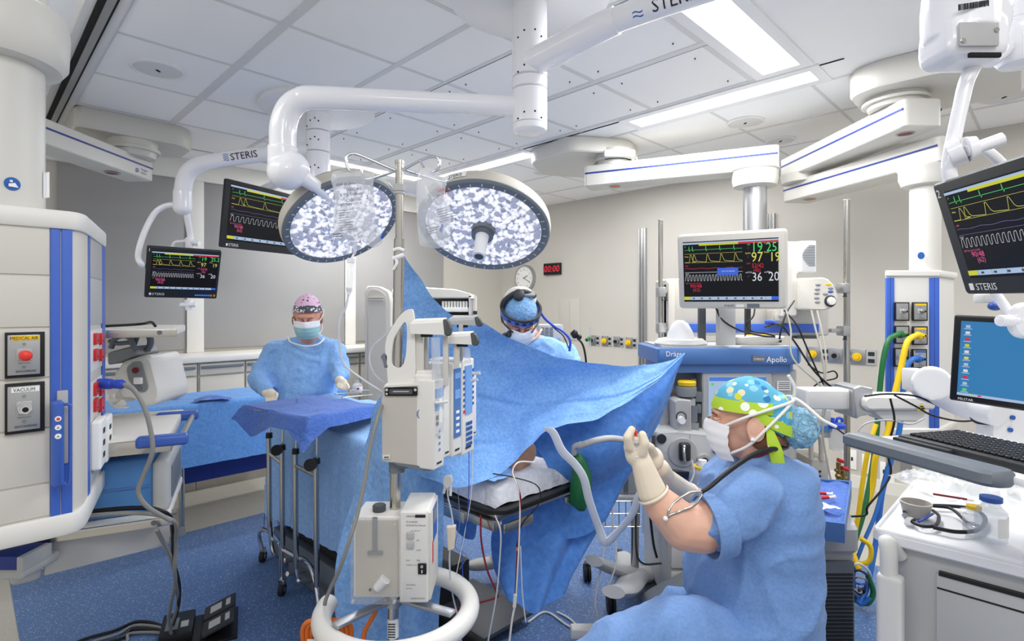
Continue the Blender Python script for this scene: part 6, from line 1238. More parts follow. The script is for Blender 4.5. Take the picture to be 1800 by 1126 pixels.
part('right_gloved_hand', bake(b, .0035, 2, m='glove'), t, sharp=80)
b = MBA(FN, 'glove'); b.lathe([(0, 21), (3, 23), (6, 21)], (1212, 36, 871), Vector((-.75, -.5, -.4)), 28, cap=False); part('glove_cuff', b, t)
HN = L(P(1310, 737, 1.46), math.radians(-110)) @ Matrix.Rotation(math.radians(4), 4, 'X') @ Matrix.Scale(.87, 4)
bd = MBA(FN, 'skin'); bd.chain([(1345, 5, 800), (1350, 10, 870), (1335, 5, 1000), (1335, 0, 1120)], [30, 66, 84, 84])
bd.chain([(1345, 0, 855), (1322, -86, 876), (1280, -120, 905), (1232, -126, 928), (1203, -130, 926), (1168, -132, 892), (1147, -132, 866), (1136, -131, 840)], [45, 34, 36, 37, 35, 28, 21, 17])
bd.chain([(1345, 20, 860), (1325, 96, 876), (1300, 110, 905), (1262, 90, 905), (1235, 60, 885), (1205, 30, 866), (1190, 15, 855)], [45, 34, 33, 30, 24, 20, 17])
bd.chain([(1335, -20, 1130), (1200, -110, 1130), (1070, -130, 1165), (1050, -120, 1200), (1052, -105, 1640)], [66, 50, 44, 38, 24]); bd.chain([(1335, 40, 1120), (1240, 110, 1095), (1195, 120, 1084), (1182, 115, 1150), (1178, 110, 1350)], [62, 46, 38, 34, 24])
head(HN, t, 'skinpale', 'hairbrown', bd, .005); maskpiece(HN, t, 'maskwhite'); cap_ = capdome(HN, t, 'owlcap', 'limeband', .04, .036, (.088, .108, .12), .034)
b = MB(HN, 'skinpale'); b.chain([(0, .03, -.10), (0, .05, -.15), (0, .06, -.2)], [.058, .062, .07]); b.bm.free()
# cap back slopes down over the nape, bun in a bouffant
b = MB(HN, 'owlcap'); b.ell((0, .075, .015), (.078, .062, .075)); part('cap_back', bake(b, .006, 3, m='owlcap', fn=wrink(.003, 30)), cap_, sharp=80)
b = MB(HN, 'limeband'); b.loft([[(.086*math.cos(a)*s_, .045+.092*math.sin(a)*s_, z-.022*math.sin(a)-.03*math.sin(a)) for a in [PI*k/16-.3 for k in range(20)]] for s_, z in ((1.0, .0), (1.02, .016), (1.0, .034))], cap=False, closed=False); part('cap_band', b, cap_)
b = MB(HN, 'bouffant'); b.ell((0, .145, -.025), (.054, .055, .06)); b.ell((0, .12, .005), (.045, .04, .045)); part('bun_cover', bake(b, .005, 2, m='bouffant', fn=wrink(.005, 32)), t, sharp=80)
b = MBA(FN, 'limeband'); b.tube([(1352, -48, 752), (1358, -54, 775), (1364, -56, 795), (1368, -54, 818)], [6, 10, 12, 12], 10, 8, flat=.3); part('cap_tail', b, cap_)
b = MB(HN, 'hairbrown'); b.ell((.05, .05, -.05), (.032, .045, .035)); b.ell((0, .085, -.055), (.05, .03, .035)); b.ell((-.05, .05, -.05), (.03, .04, .03)); part('hair', bake(b, .005, 3, m='hairbrown'), t, sharp=80)
b = MB(HN, 'white'); b.ell((.088, .012, -.042), .0065); b.ell((-.088, .012, -.042), .0065); part('earring', b, t)
b = MB(HN, 'elastic')
for sx in (-1, 1): b.tube([(sx*.06, -.066, -.01), (sx*.088, -.01, .02), (sx*.09, .06, .045), (sx*.06, .12, .06), (sx*.02, .135, .065)], .0042, 8, flat=1); b.tube([(sx*.055, -.06, -.095), (sx*.082, .0, -.06), (sx*.092, .05, -.01), (sx*.07, .11, .045), (sx*.01, .138, .06)], .0042, 8)
b.tube([(.0, .138, .065), (.03, .16, .05), (.05, .20, .01), (.045, .235, -.012)], .0045, 8); b.tube([(.0, .138, .065), (.02, .14, .10), (.03, .125, .135)], .0045, 8)
part('mask_tie', b, t)
# stethoscope and red collar
b = MBA(FN, 'darkred'); b.tube([(1320, -60, 803), (1338, -66, 800), (1360, -60, 790), (1375, -30, 786), (1380, 10, 786)], 2.5, 8); part('lanyard', b, t)
t2 = thing('stethoscope', 'black stethoscope hanging round the neck of the seated person', 'stethoscope', FN @ Vector((1240, -120, 870)))
b = MBA(FN, 'black'); b.tube([(1378, 30, 782), (1384, 0, 784), (1374, -40, 788), (1350, -70, 790), (1322, -82, 800), (1294, -100, 818), (1268, -118, 838), (1248, -128, 855), (1234, -134, 864)], [4, 4, 4, 4, 4, 3.8, 3.6, 3.4, 3], 12, 8); part('tube', b, t2)
b = MBA(FN, 'steel'); b.tube([(1234, -134, 864), (1212, -142, 866), (1188, -150, 880), (1176, -158, 896), (1175, -160, 906)], 1.9, 10); b.tube([(1236, -132, 866), (1220, -146, 888), (1196, -158, 898), (1180, -160, 904), (1171, -160, 910)], 1.9, 10); b.ell((1170, -160, 911), 3.6, m='labelwhite'); part('ear_tubes', b, t2)
t3 = thing('syringe', 'small syringe with red fluid and needle held up by the seated person', 'syringe', FN @ Vector((1119, -138, 790)))
b = MBA(FN, 'clearplastic'); b.cyl((1119, -140, 790), (1118, -140, 766), 5, 5, 18); part('barrel', b, t3)
b = MBA(FN, 'hotred'); b.cyl((1118, -140, 766), (1117.5, -140, 756), 2.6, 2.0, 14); part('hub', b, t3)
b = MBA(FN, 'slate'); b.cyl((1119, -140, 782), (1119, -140, 778), 4.6, 4.6, 14); b.m = 'white'; b.cyl((1119, -140, 800), (1119, -140, 782), 1.6, 1.6, 10); b.cyl((1119, -140, 802), (1119, -140, 800), 5, 5, 14); part('plunger', b, t3)
b = MBA(FN, 'steel'); b.cyl((1117.5, -140, 756), (1115, -140, 736), .6, .4, 8); part('needle', b, t3)
# stool
t = thing('stool', 'round wheeled stool hidden under the seated person', 'stool', P(1345, 1530, YN))
b = MBA(FN, 'slate'); b.lathe([(0, 100), (25, 110), (38, 100), (40, 1)], (1340, 0, 1245), (0, 0, -1), 32); part('seat', b, t); b = MBA(FN, 'steel'); b.cyl((1340, 0, 1245), (1340, 0, 1480), 16, 16, 16); part('stem', b, t)
for k in range(5): a = k*2*PI/5; b = MBA(FN, 'slate'); b.tube([(1340, 0, 1470), (1340+150*math.cos(a), 150*math.sin(a), 1500)], 12, 8, 1); b.m = 'rubber'; b.ell((1340+150*math.cos(a), 150*math.sin(a), 1515), 20); part('leg', b, t)
# ================================================================ ANESTHESIA MACHINE AND MONITORING RACK
YM = 2.6; AM = A(YM)
t = thing('anesthesia_machine', 'large grey anesthesia machine with blue top shelf behind the seated person', 'anesthesia machine', P(1300, 1080, YM))
b = MB(AM, 'machineblue'); b.prism(rpoly([(1157, 0), (1157, 160), (1420, 180), (1424, 30), (1405, 0)], 6), 612, 640, 'z', b2=2); b.prism(rpoly([(1170, 10), (1170, 150), (1412, 170), (1415, 40), (1395, 12)], 6), 640, 656, 'z'); part('top_shelf', b, t)
b = MB(AM, 'cartgrey'); b.prism(rr(1166, 1400, 8, 160, 6) and [(1168, 14), (1400, 14), (1400, 165), (1168, 150)], 609, 613, 'z'); part('top_mat', b, t)
kk = MB(A(YM) @ Matrix.Translation((0, -1, 0)) @ Matrix.Diagonal((1, 1, -1, 1)), 'labelwhite'); kk.text('Dräger', 13, 1170, -626, 0, ax=.9); kk.text('Apollo', 14, 1347, -636, 0, ax=.95)
part('lettering', kk, t)
b = MB(AM, 'slate'); b.box(1322, 1344, -2, 0, 624, 635); k2 = MB(A(YM) @ Matrix.Translation((1333, -3, 632)) @ Matrix.Diagonal((1, 1, -1, 1)), 'labelwhite'); k2.text('STERIS 01', 4.4, 0, 0, 0, align='CENTER'); b.add(k2); part('asset_tag', b, t)
b = MB(AM, 'greyplastic'); b.box(1180, 1240, 60, 160, 656, 770, 2); b.box(1166, 1182, 20, 160, 656, 1000, 3); part('back_panel', b, t)
b = MB(AM, 'cartgrey'); b.prism(rr(1240, 1365, 655, 800, 5), 15, 160, 'y', b2=2); part('screen_housing', b, t)
b = MB(AM, 'spale'); b.box(1251, 1352, 12, 15, 664, 790, m='spale'); b.m = 'sblue'; b.box(1251, 1352, 11, 12, 664, 671); b.m = 'sgreen'; b.box(1254, 1259, 10.5, 11, 674, 679); b.m = 'sblack'; b.box(1266, 1340, 10.5, 11, 690, 760); b.m = 'sgreen'
b.rib([(1268+i*2, 705+4*math.sin(i)) for i in range(34)], .8, 10, 'sgreen'); b.rib([(1268+i*2, 730+3*math.sin(i*1.3)) for i in range(34)], .8, 10, 'syellow'); part('screen', b, t)
b = MB(AM, 'greyplastic'); b.prism(rpoly([(1366, 20), (1400, 18), (1424, 40), (1424, 160), (1366, 160)], [2, 16, 16, 4, 2]), 655, 1080, 'z'); part('side_column', b, t)
b = MB(AM, 'labelwhite'); b.box(1374, 1398, 16, 18.5, 672, 688); b.m = 'yellow'; b.poly([(1387, 16, 694), (1392, 16, 703), (1382, 16, 703)]); b.m = 'ink'
for k in range(4): b.box(1376, 1396, 15.4, 16, 674+k*3.4, 675+k*3.4)
part('side_label', b, t)
# vaporizer
b = MB(AM, 'greyplastic'); b.prism(rpoly([(1180, 702), (1186, 698), (1209, 700), (1209, 764), (1196, 764), (1182, 750)], 2), -20, 20, 'y', b2=2); b.lathe([(0, 15), (60, 15), (62, 12)], (1210, 10, 762), (0, 0, -1), 28); v_ = part('vaporizer', b, t)
b = MB(AM, 'midgrey'); b.lathe([(0, 15), (6, 17), (16, 17), (18, 15)], (1208, 4, 696), (0, 0, -1), 28); part('dial', b, v_)
b = MB(AM, 'yellow'); b.lathe([(0, 15), (6, 16), (8, 14)], (1208, 2, 677), (0, 0, -1), 28); part('dial_ring', b, v_)
b = MB(AM, 'white'); b.cyl((1190, -20, 733), (1190, -30, 733), 6.5, 6, 18); b.lathe([(0, 9), (1.5, 9), (1.5, 7.5)], (1191, -20, 728), (0, -1, 0), 20, 'ink', False); b.m = 'slate'; b.box(1214, 1224, -6, -4, 712, 740); b.box(1213, 1227, -5, -4, 742, 758, m='midgrey'); part('fill_knob', b, v_)
b = MB(AM, 'slate'); b.cyl((1226, 24, 668), (1226, 24, 700), 6, None, 12); b.box(1226, 1238, 10, 30, 690, 708, 2); b.box(1228, 1236, 8, 30, 712, 728, 2); part('bracket', b, t)
# breathing block
b = MB(AM, 'cartgrey'); b.prism(rpoly([(1145, 752), (1180, 750), (1320, 765), (1360, 790), (1360, 845), (1280, 850), (1210, 822), (1145, 812)], 5), -30, 60, 'y', b2=3); bl = part('breathing_block', b, t)
b = MB(AM, 'greyplastic'); b.cyl((1190, -30, 786), (1190, -34, 786), 25, 24, 36); b.cyl((1226, -30, 800), (1226, -35, 800), 12, 11, 28); b.box(1203, 1204, -31, -28, 756, 822); part('dial_plate', b, bl)
b = MB(AM, 'charcoal'); b.box(1182, 1200, -46, -34, 768, 798, 4, 3); b.cyl((1154, -31, 763), (1154, -34, 763), 8, 8, 24); b.cyl((1226, -35, 800), (1226, -38, 800), 6, 6, 20); part('knob', b, bl)
b = MB(AM, 'chrome'); b.tube([(1188, -46, 774), (1186, -52, 780), (1187, -52, 795)], 2.4, 10); b.ell((1188, -46, 773), 3.4); part('lever', b, bl)
b = MB(AM, 'cableblue'); b.prism([(1241, 780), (1246, 778), (1250, 782), (1246, 788), (1242, 786)], -34, -30, 'y'); b.m = 'darkgrey'; b.cyl((1141, -30, 758), (1141, -30, 780), 3); b.ell((1141, -30, 783), 4, m='green'); part('flow_tube', b, bl)
# work deck, drawers and base
b = MB(AM, 'charcoal'); b.box(1150, 1362, -40, 100, 850, 862, 3); part('deck', b, t)
b = MB(AM, 'towel'); b.box(1190, 1290, -100, 40, 840, 850, 3); part('deck_cloth', b, t)
b = MB(AM, 'cartgrey'); b.box(1165, 1362, -30, 140, 862, 1050, 5); part('cabinet', b, t)
for i in range(3): b = MB(AM, 'offwhite'); b.box(1170, 1358, -36, -29, 868+i*60, 922+i*60, 3); d_ = part('drawer', b, t); b = MB(AM, 'slate'); b.box(1225, 1300, -40, -35, 876+i*60, 881+i*60, 1); part('pull', b, d_)
b = MB(AM, 'slate'); b.prism(rpoly([(1150, -150), (1370, -150), (1370, 150), (1150, 150)], 20), 1058, 1078, 'z', b2=4); b.prism(rpoly([(1104, 1000), (1120, 1050), (1200, 1050), (1240, 1000), (1250, 935), (1210, 945), (1150, 975)], 16), -140, -80, 'y', b2=6); part('foot_guard', b, t)
# jugs and things on the deck
b = MB(A(2.42), 'clearplastic'); b.lathe([(0, 16), (16, 24), (34, 22), (44, 12), (50, 9)], (1235, 0, 862), (0, 0, -1), 28); b.m = 'yellow'; b.lathe([(40, 17), (44, 17), (44, 11)], (1235, 0, 862), (0, 0, -1), 28, cap=False); b.m = 'white'; b.lathe([(44, 8), (54, 7), (54, .5)], (1235, 0, 862), (0, 0, -1), 20); solo('absorber_canister', b, 'clear canister with yellow ring and white cap on the anesthesia machine deck', 'canister')
b = MB(A(2.38), 'clearplastic'); b.lathe([(0, 10), (20, 11), (20, 13), (28, 13), (28, 1)], (1168, 0, 852), (0, 0, -1), 24); b.m = 'greyplastic'; b.lathe([(18, 13.5), (26, 13.5), (27, .5)], (1168, 0, 852), (0, 0, -1), 24); solo('water_trap', b, 'small grey lidded clear cup left of the yellow ringed canister', 'cup')
b = MB(A(2.36), 'black'); b.tube([(1136, 0, 782), (1142, -4, 790), (1150, -6, 800), (1163, -6, 830), (1180, 0, 860)], 5, 12); solo('corrugated_hose', b, 'black ribbed hose dropping behind the raised gloved hands', 'hose')
for k, (pts, m, r, lab) in enumerate((([(1216, 0, 808), (1218, -6, 830), (1206, -10, 850), (1192, -10, 856)], 'tubeclear', 1.6, 'thin clear tube looping below the breathing block'), ([(1170, 0, 855), (1185, -8, 864), (1200, -8, 850), (1208, -8, 868)], 'cablewhite', 1.8, 'short white tube lying on the machine deck'))):
    b = MB(A(2.36), m); b.tube(pts, r, 8); solo('deck_tube', b, lab, 'tubing')
# bits on the top shelf
b = MB(AM, 'white'); b.loft([ring(1213, 55, 604, 40, 30), ring(1213, 55, 600, 26, 22), ring(1212, 52, 585, 22, 18), ring(1211, 50, 570, 14, 12), ring(1210, 50, 564, 6, 6)]); solo('paper_hood', b, 'white shell shaped cover standing on coiled white tubing at the left of the shelf', 'cover')
for k in range(4): b = MB(AM, 'cablewhite'); b.tube([(1213+46*math.cos(a)*(1-k*.05), 55+36*math.sin(a), 606-k*2) for a in [i*PI/6 for i in range(12)]], 2.6, 8, 5, True); solo('tubing_coil', b, 'coils of white tubing under the shell shaped cover on the blue shelf', 'tubing', 'white tubing coiled at the left of the shelf')
for k in range(5): b = MB(AM, 'cablewhite'); b.tube([(1350+(38+k*3)*math.cos(a)+k, 60+(24+k*2)*math.sin(a), 608-k*3.2) for a in [i*PI/6 for i in range(12)]], 2.0, 8, 5, True); solo('cable_coil', b, 'coils of white cable around the yellow topped box on the blue shelf', 'cable', 'white cable coiled at the right of the shelf')
b = MB(AM, 'labelwhite'); b.box(1336, 1376, 40, 62, 592, 604, 2); b.m = 'yellow'; b.box(1338, 1374, 42, 60, 590.5, 592.2); b.m = 'charcoal'; b.cyl((1376, 50, 598), (1396, 46, 602), 4, 3); solo('cable_junction_box', b, 'small white box with yellow top lying on the coiled white cable', 'box')
b = MB(AM, 'white'); b.lathe([(0, 13), (4, 14), (5, .5)], (1296, 20, 613), (0, 0, -1), 24); solo('round_lid', b, 'flat white round lid at the front edge of the blue shelf', 'lid')
# beige monitor
YC = 2.62
t = thing('patient_monitor', 'beige framed screen with green, yellow and white readings above the anesthesia machine', 'screen', P(1280, 545, YC))
M, w, h = pose((1190, 413), (1194, 542), (1374, 402), (1374, 543), YC, .47)
b = MB(M, 'beige'); b.prism(rr(0, w, 0, h, .02, 5), 0, .06, 'y', b2=.008); b.box(w*.15, w*.85, .05, .1, h*.1, h*.9, .02); part('housing', b, t)
l_, r_, t_, b_ = .026, .034, .036, .034; G = M @ Matrix.Translation((l_, 0, b_)); iw, ih = w-l_-r_, h-t_-b_
b = MB(G, 'lcd'); b.box(0, iw, -.002, .002, 0, ih); g = part('glass', b, t); part('readout', vitals(G, iw, ih, -.0035, pink='sred', pop=True, ns=1.7), g, recalc=False)
b = MB(M, 'ink'); b.text('PHILIPS', .014, w*.44, .010, -.001); b.box(w*.65, w*.76, -.002, 0, .006, .024, m='slate'); b.box(w*.55, w*.62, -.002, 0, .008, .02, m='labelwhite'); part('lettering', b, t)
b = MB(AM, 'cartgrey'); b.box(1276, 1306, 30, 50, 530, 612, 3); b.box(1250, 1262, 60, 70, 530, 612, m='darkgrey'); b.box(1338, 1346, 60, 70, 530, 612, m='charcoal'); part('post', b, t)
# rack behind with beige modules
YR = 2.85; AR = A(YR)
t = thing('monitoring_rack', 'beige rack with blue band, speaker, dial panel and steel side poles beside the screen', 'monitoring rack', P(1340, 600, YR))
b = MB(AR, 'beige'); b.prism(rr(1183, 1482, 487, 592, 6), 40, 120, 'y', b2=3); b.box(1183, 1196, 30, 60, 494, 582, 4); part('rack_body', b, t)
b = MB(AR, 'boomblue'); b.box(1196, 1460, 36, 44, 570, 586, 1); b.m = 'darkgrey'; b.box(1420, 1460, 36, 60, 592, 597); part('blue_band', b, t)
b = MB(AR, 'offwhite'); b.prism(rpoly([(1374, 424), (1402, 424), (1430, 423), (1430, 478), (1400, 480), (1400, 555), (1374, 556)], 3), 0, 60, 'y', b2=2); part('module_case', b, t)
b = MB(AR, 'white'); b.prism(rr(1402, 1430, 424, 479, 3), -10, 30, 'y', b2=2); s_ = part('speaker_unit', b, t)
b = MB(AR, 'slate')
for k in range(13): hw = 4+7*math.sin(PI*(k+1)/14); b.box(1427-2*hw, 1427, -11, -9.5, 432+k*2.9, 433.3+k*2.9)
part('speaker_slots', b, s_)
b = MB(AR, 'beige'); b.prism(rpoly([(1396, 489), (1443, 488), (1458, 500), (1465, 520), (1460, 538), (1444, 545), (1396, 544)], 6), -14, 40, 'y', b2=2); k_ = part('dial_panel', b, t)
b = MB(AR, 'charcoal'); b.lathe([(0, 10), (2, 10), (3, 8)], (1451, -14, 529), (0, -1, 0), 28); b.m = 'offwhite'; b.lathe([(2, 7.5), (7, 6.5), (7.5, .5)], (1451, -14, 529), (0, -1, 0), 28); part('dial', b, k_)
for k, (x, y, m) in enumerate(((1448, 500, 'yellow'), (1452, 507, 'midgrey'), (1452, 513, 'inkblue'), (1430, 501, 'midgrey'), (1429, 509, 'midgrey'), (1428, 516, 'midgrey'), (1428, 524, 'midgrey'), (1429, 531, 'midgrey'), (1443, 517, 'midgrey'))): b = MB(AR, m); b.ell((x, -14, y), (5, 1.4, 2.4)); part('button', b, k_)
b = MB(AR, 'putty'); b.box(1366, 1410, 20, 40, 545, 568, 2); b.box(1370, 1390, 14, 20, 550, 564, 2, m='beige'); b.m = 'ink'; b.box(1374, 1396, 12, 20, 523, 540); b.m = 'labelwhite'; b.box(1376, 1394, 11, 12, 525, 538); part('lower_module', b, t)
for x0, y0, y1, lab in ((1172, 381, 615, 'left'), (1513, 344, 870, 'right')):
    b = MB(AR, 'steel'); b.cyl((x0, 40, y1), (x0, 40, y0), 4.2 if x0 < 1300 else 5.6, None, 22); b.cyl((x0, 40, y0), (x0, 40, y0-1.5), 4.6 if x0 < 1300 else 6, None, 22, m='greyplastic'); part('side_pole', b, t)
for x, y in ((1172, 512), (1172, 577), (1506, 505), (1506, 583)):
    b = MB(AR, 'alu'); b.box(x-6, x+7, 28, 52, y-9, y+9, 2); b.box(min(x, 1182 if x < 1300 else 1482), max(x, 1186 if x < 1300 else 1482), 34, 46, y-4, y+3, 1); b.m = 'charcoal'; b.cyl((x-3 if x > 1300 else x+6, 30, y+9), (x-3 if x > 1300 else x+6, 30, y+15), 2); b.cyl((x-3 if x > 1300 else x+6, 30, y+14), (x-3 if x > 1300 else x+6, 30, y+16), 3.4); part('clamp', b, t)
# cables from the screen
def pcable(name, F, pts, r, m, lab, cat_='cable', n=6, grp=None, seg=8):
    b = MBA(F, m); b.tube(pts, r, seg, n); return solo(name, b, lab, cat_, grp)
pcable('black_cable', AM, [(1258, 40, 540), (1270, 30, 562), (1300, 26, 580), (1340, 26, 590), (1362, 30, 592)], 1.6, 'black', 'black cable dropping from the left of the beige screen onto the shelf')
pcable('black_cable', AM, [(1327, 40, 540), (1324, 30, 556), (1312, 28, 570), (1322, 28, 582), (1345, 30, 586), (1362, 34, 590)], 1.5, 'black', 'black cable with an S bend behind the shelf box')
pcable('black_cable', AM, [(1345, 60, 575), (1370, 20, 570), (1385, 10, 585), (1400, 0, 605), (1430, -10, 650), (1462, -10, 680), (1488, -10, 692)], 1.8, 'black', 'long black cable crossing in front of the rack towards the jointed arm')
pcable('black_cable', AM, [(1396, 20, 528), (1382, 10, 550), (1373, 0, 580), (1370, 0, 596)], 1.6, 'black', 'thin black cable crossing the lower rack module')
pcable('black_cable', AM, [(1378, 20, 545), (1400, 0, 570), (1418, -6, 610), (1440, -6, 660), (1456, 0, 690)], 1.5, 'black', 'black cable running down the right edge of the anesthesia machine')
for k, x in enumerate((1426, 1436, 1382)): pcable('beige_cable', AM, [(x, 10, 545), (x+8, 0, 580), (x+20-k*4, -8, 630), (1450, -6, 690), (1446, -4, 760), (1462, 0, 850), (1470, 0, 872)], 1.6, 'putty', ['beige cable hanging under the dial panel towards the floor', 'second beige cable hanging right of the first under the dial panel', 'beige cable slanting down from the rack module beside the shelf'][k])
pcable('black_cable', AM, [(1420, 0, 640), (1444, -6, 655), (1466, -6, 652), (1470, -4, 664), (1440, -4, 672), (1420, 0, 690)], 1.3, 'black', 'small black cable loop beside the label on the anesthesia machine')
pcable('blue_connector_cable', AM, [(1346, 50, 566), (1358, 40, 566), (1366, 36, 570)], 4, 'cableblue', 'blue plug behind the beige screen post')
# fittings at the wall end behind the surgeon
b = MB(A(2.95), 'greyplastic'); b.box(946, 990, 0, 40, 570, 660, 4); b.m = 'slate'
for r in range(3):
    for c in range(3): b.box(951+c*8, 956+c*8, -2, 0, 575+r*6, 579+r*6)
b.m = 'lcdblue'; b.box(968, 984, -2, 0, 594, 606); solo('energy_unit', b, 'grey medical unit with small buttons behind the surgeon shoulder', 'medical device')
b = MB(A(2.9), 'black'); b.ell((1010, 0, 587), (6, 5, 8)); b.ell((1018, 2, 592), (5, 5, 5)); b.cyl((1003, 0, 586), (1012, 0, 586), 3); b.tube([(1015, 0, 594), (1024, 0, 605), (1029, 0, 625), (1031, 0, 650)], 1.8, 8); solo('camera_lead', b, 'black jointed fitting with lead between the surgeon and the gas outlets', 'fitting')
b = MB(A(4.6), 'green'); b.cyl((1036, 0, 594), (1030, -8, 597), 3); b.m = 'greyplastic'; b.cyl((1038, 0, 575), (1038, 0, 610), .8); solo('gas_fitting', b, 'green fitting on the leftmost wall gas outlet', 'fitting')
# ================================================================ RIGHT SIDE
YG = 3.0; AG = A(YG)
t = thing('gas_pendant', 'tall beige pendant with blue strips, gas hoses and outlet plates at right', 'medical pendant', P(1610, 760, YG))
b = MB(AG, 'offwhite'); b.prism(rpoly([(1556, 0), (1650, 0), (1735, 70), (1735, 150), (1665, 150)], [4, 8, 10, 6, 4]), 484, 755, 'z'); part('body', b, t)
b = MB(AG, 'offwhite'); b.prism(rpoly([(1553, -4), (1652, -4), (1740, 68), (1740, 154), (1662, 154)], 8), 475, 486, 'z', b2=2); part('top_rim', b, t)
b = MB(AG, 'offwhite'); b.prism(rpoly([(1553, -4), (1652, -4), (1740, 68), (1740, 154), (1662, 154)], 8), 752, 764, 'z', b2=2); part('bottom_rim', b, t)
for x0, x1 in ((1557, 1564), (1564.5, 1571), (1633, 1641), (1641.5, 1650)): b = MB(AG, 'boomblue'); b.box(x0, x1, -2, 2, 488, 752, .6); part('blue_rail', b, t)
b = MB(AG, 'boomblue'); b.F = AG @ Matrix.Translation((1652, 3, 0)) @ Matrix.Rotation(math.atan2(60, 40), 4, 'Z'); b.box(10, 26, -2, 2, 488, 752); part('blue_rail', b, t)
gp = Pl(P(1600, 540, YG-.008), 0)
for i, (x0, y0, x1, y1, hd, hc, kn) in enumerate(((1570, 531, 1594, 563, '', None, 'steel'), (1601, 531, 1626, 563, '', 'yellow', 'steel'), (1570, 572, 1594, 603, '', None, 'green'), (1601, 573, 1626, 605, '', 'yellow', 'yellow'), (1569, 611, 1593, 643, '', None, 'charcoal'), (1600, 613, 1625, 646, '', 'inkblue', 'hoseblue'))):
    gas_plate(gp, x0, y0, x1, y1, hd, hc, kn, t, True)
b = MB(AG, 'steel'); b.box(1618, 1640, 50, 90, 764, 860); part('lower_post', b, t)
for m, pts, r, lab in (('green', [(1583, -18, 587), (1574, -30, 589), (1562, -38, 598), (1553, -40, 630), (1546, -40, 690), (1541, -40, 760), (1532, -44, 830), (1518, -60, 900), (1500, -70, 960), (1485, -70, 1030)], 4.2, 'green gas hose falling from the pendant outlet plate'),
                       ('yellow', [(1614, -18, 589), (1604, -34, 592), (1593, -42, 605), (1583, -44, 650), (1571, -46, 700), (1560, -46, 760), (1540, -50, 800), (1532, -52, 860), (1510, -60, 920), (1497, -70, 960), (1510, -90, 1000)], 4.6, 'yellow gas hose falling from the pendant outlet plate'),
                       ('hoseblue', [(1613, -18, 630), (1603, -32, 632), (1592, -40, 650), (1586, -42, 700), (1580, -42, 760), (1560, -46, 830), (1550, -50, 870), (1540, -60, 950), (1524, -80, 1030), (1510, -90, 1060)], 4.2, 'blue gas hose falling from the pendant outlet plate')):
    b = MBA(AG, m); b.tube(pts, r, 12, 8); b.lathe([(0, 6.5), (5, 6.5), (6, 5)], pts[0], Vector(pts[1])-Vector(pts[0]), 18, m); solo('gas_hose', b, lab, 'hose')
# second turns of the hoses near the floor
pcable('gas_hose', AG, [(1540, -60, 745), (1526, -64, 790), (1516, -64, 850), (1508, -66, 910), (1495, -70, 975), (1508, -80, 990), (1528, -90, 985), (1530, -90, 960), (1512, -84, 945)], 3.6, 'yellow', 'yellow hose hanging in a loop beside the blue box tray', 'hose', 6, None, 12)
pcable('gas_hose', AG, [(1560, -50, 820), (1540, -60, 900), (1515, -70, 960), (1500, -80, 1010), (1510, -90, 1060), (1530, -95, 1050)], 3.0, 'hoseblue', 'thinner blue hose looping near the floor', 'hose', 6, None, 12)
pcable('gas_hose', AG, [(1488, -70, 1010), (1500, -80, 1050), (1524, -90, 1060), (1535, -90, 1040), (1525, -90, 1010)], 4, 'green', 'dark green hose loop on the floor left of the white cart', 'hose', 6, None, 12)
for k in range(5): pcable('cable_pile', AG, [(1490+k*5, -90, 1000+k*8), (1510, -100-k*5, 990+k*12), (1530-k*3, -90, 1010+k*6), (1515, -84, 1040+k*4), (1495+k*2, -90, 1030+k*5)], 1.8, ['cablewhite', 'charcoal', 'cablegrey', 'cableblue', 'black'][k], ['white cable', 'dark grey cable', 'grey cable', 'blue cable', 'black cable'][k]+' in the tangle on the floor left of the white cart')
# jointed white arm carrying the computer
YJ = 2.3; AJ = A(YJ)
t = thing('support_arm', 'white jointed arm with grey clamp running across to the computer screen', 'support arm', P(1510, 720, YJ))
b = MB(AJ, 'offwhite'); b.prism(rr(1424, 1502, 686, 722, 4), 10, 50, 'y', b2=3); part('inner_link', b, t)
b = MB(AJ, 'alu'); b.prism(rpoly([(1500, 682), (1512, 677), (1536, 682), (1536, 692), (1518, 696), (1516, 722), (1534, 728), (1512, 732), (1508, 736), (1500, 734)], 3), 0, 60, 'y', b2=2); part('clamp', b, t)
b = MB(AJ, 'offwhite'); b.prism(rpoly([(1514, 700), (1522, 693), (1630, 695), (1640, 705), (1638, 718), (1520, 720), (1514, 714)], 5), -10, 40, 'y', b2=4); part('outer_link', b, t)
b = MB(AJ, 'yellow'); b.poly([(1612, -11, 706), (1620, -11, 719), (1604, -11, 719)]); b.m = 'ink'; b.box(1609, 1615, -11.6, -11, 711, 713); b.box(1611, 1617, -11.6, -11, 714, 717); part('warning_label', b, t)
b = MB(AJ, 'offwhite'); b.prism(rpoly([(1540, 722), (1640, 722), (1630, 744), (1560, 742)], 6), 10, 50, 'y', b2=3); part('lower_link', b, t)
b = MBA(A(1.9), 'white'); b.tube([(1630, 40, 682), (1640, 20, 676), (1690, -20, 705), (1760, -80, 725)], [30, 30, 26, 24], 24, 6); b.cyl((1638, -30, 673), (1638, 30, 673), 29, 29, 32); part('spring_arm', bake(b, .007, 3, m='white'), t, sharp=60)
b = MB(A(1.9), 'offwhite'); b.cyl((1638, -31, 673), (1638, -34, 673), 15, 14, 28); b.box(1612, 1640, -10, 40, 650, 690, 4); part('pivot_cap', b, t)
b = MB(A(1.75), 'white'); b.prism(rpoly([(1640, 800), (1700, 796), (1900, 800), (1900, 812), (1700, 816)], 4), -60, 120, 'y', b2=3) if False else None
b.F = A(1.75); b.box(1755, 1920, 10, 50, 700, 800, 6); b.box(1700, 1920, -20, 80, 786, 797, 3); part('bracket', b, t)
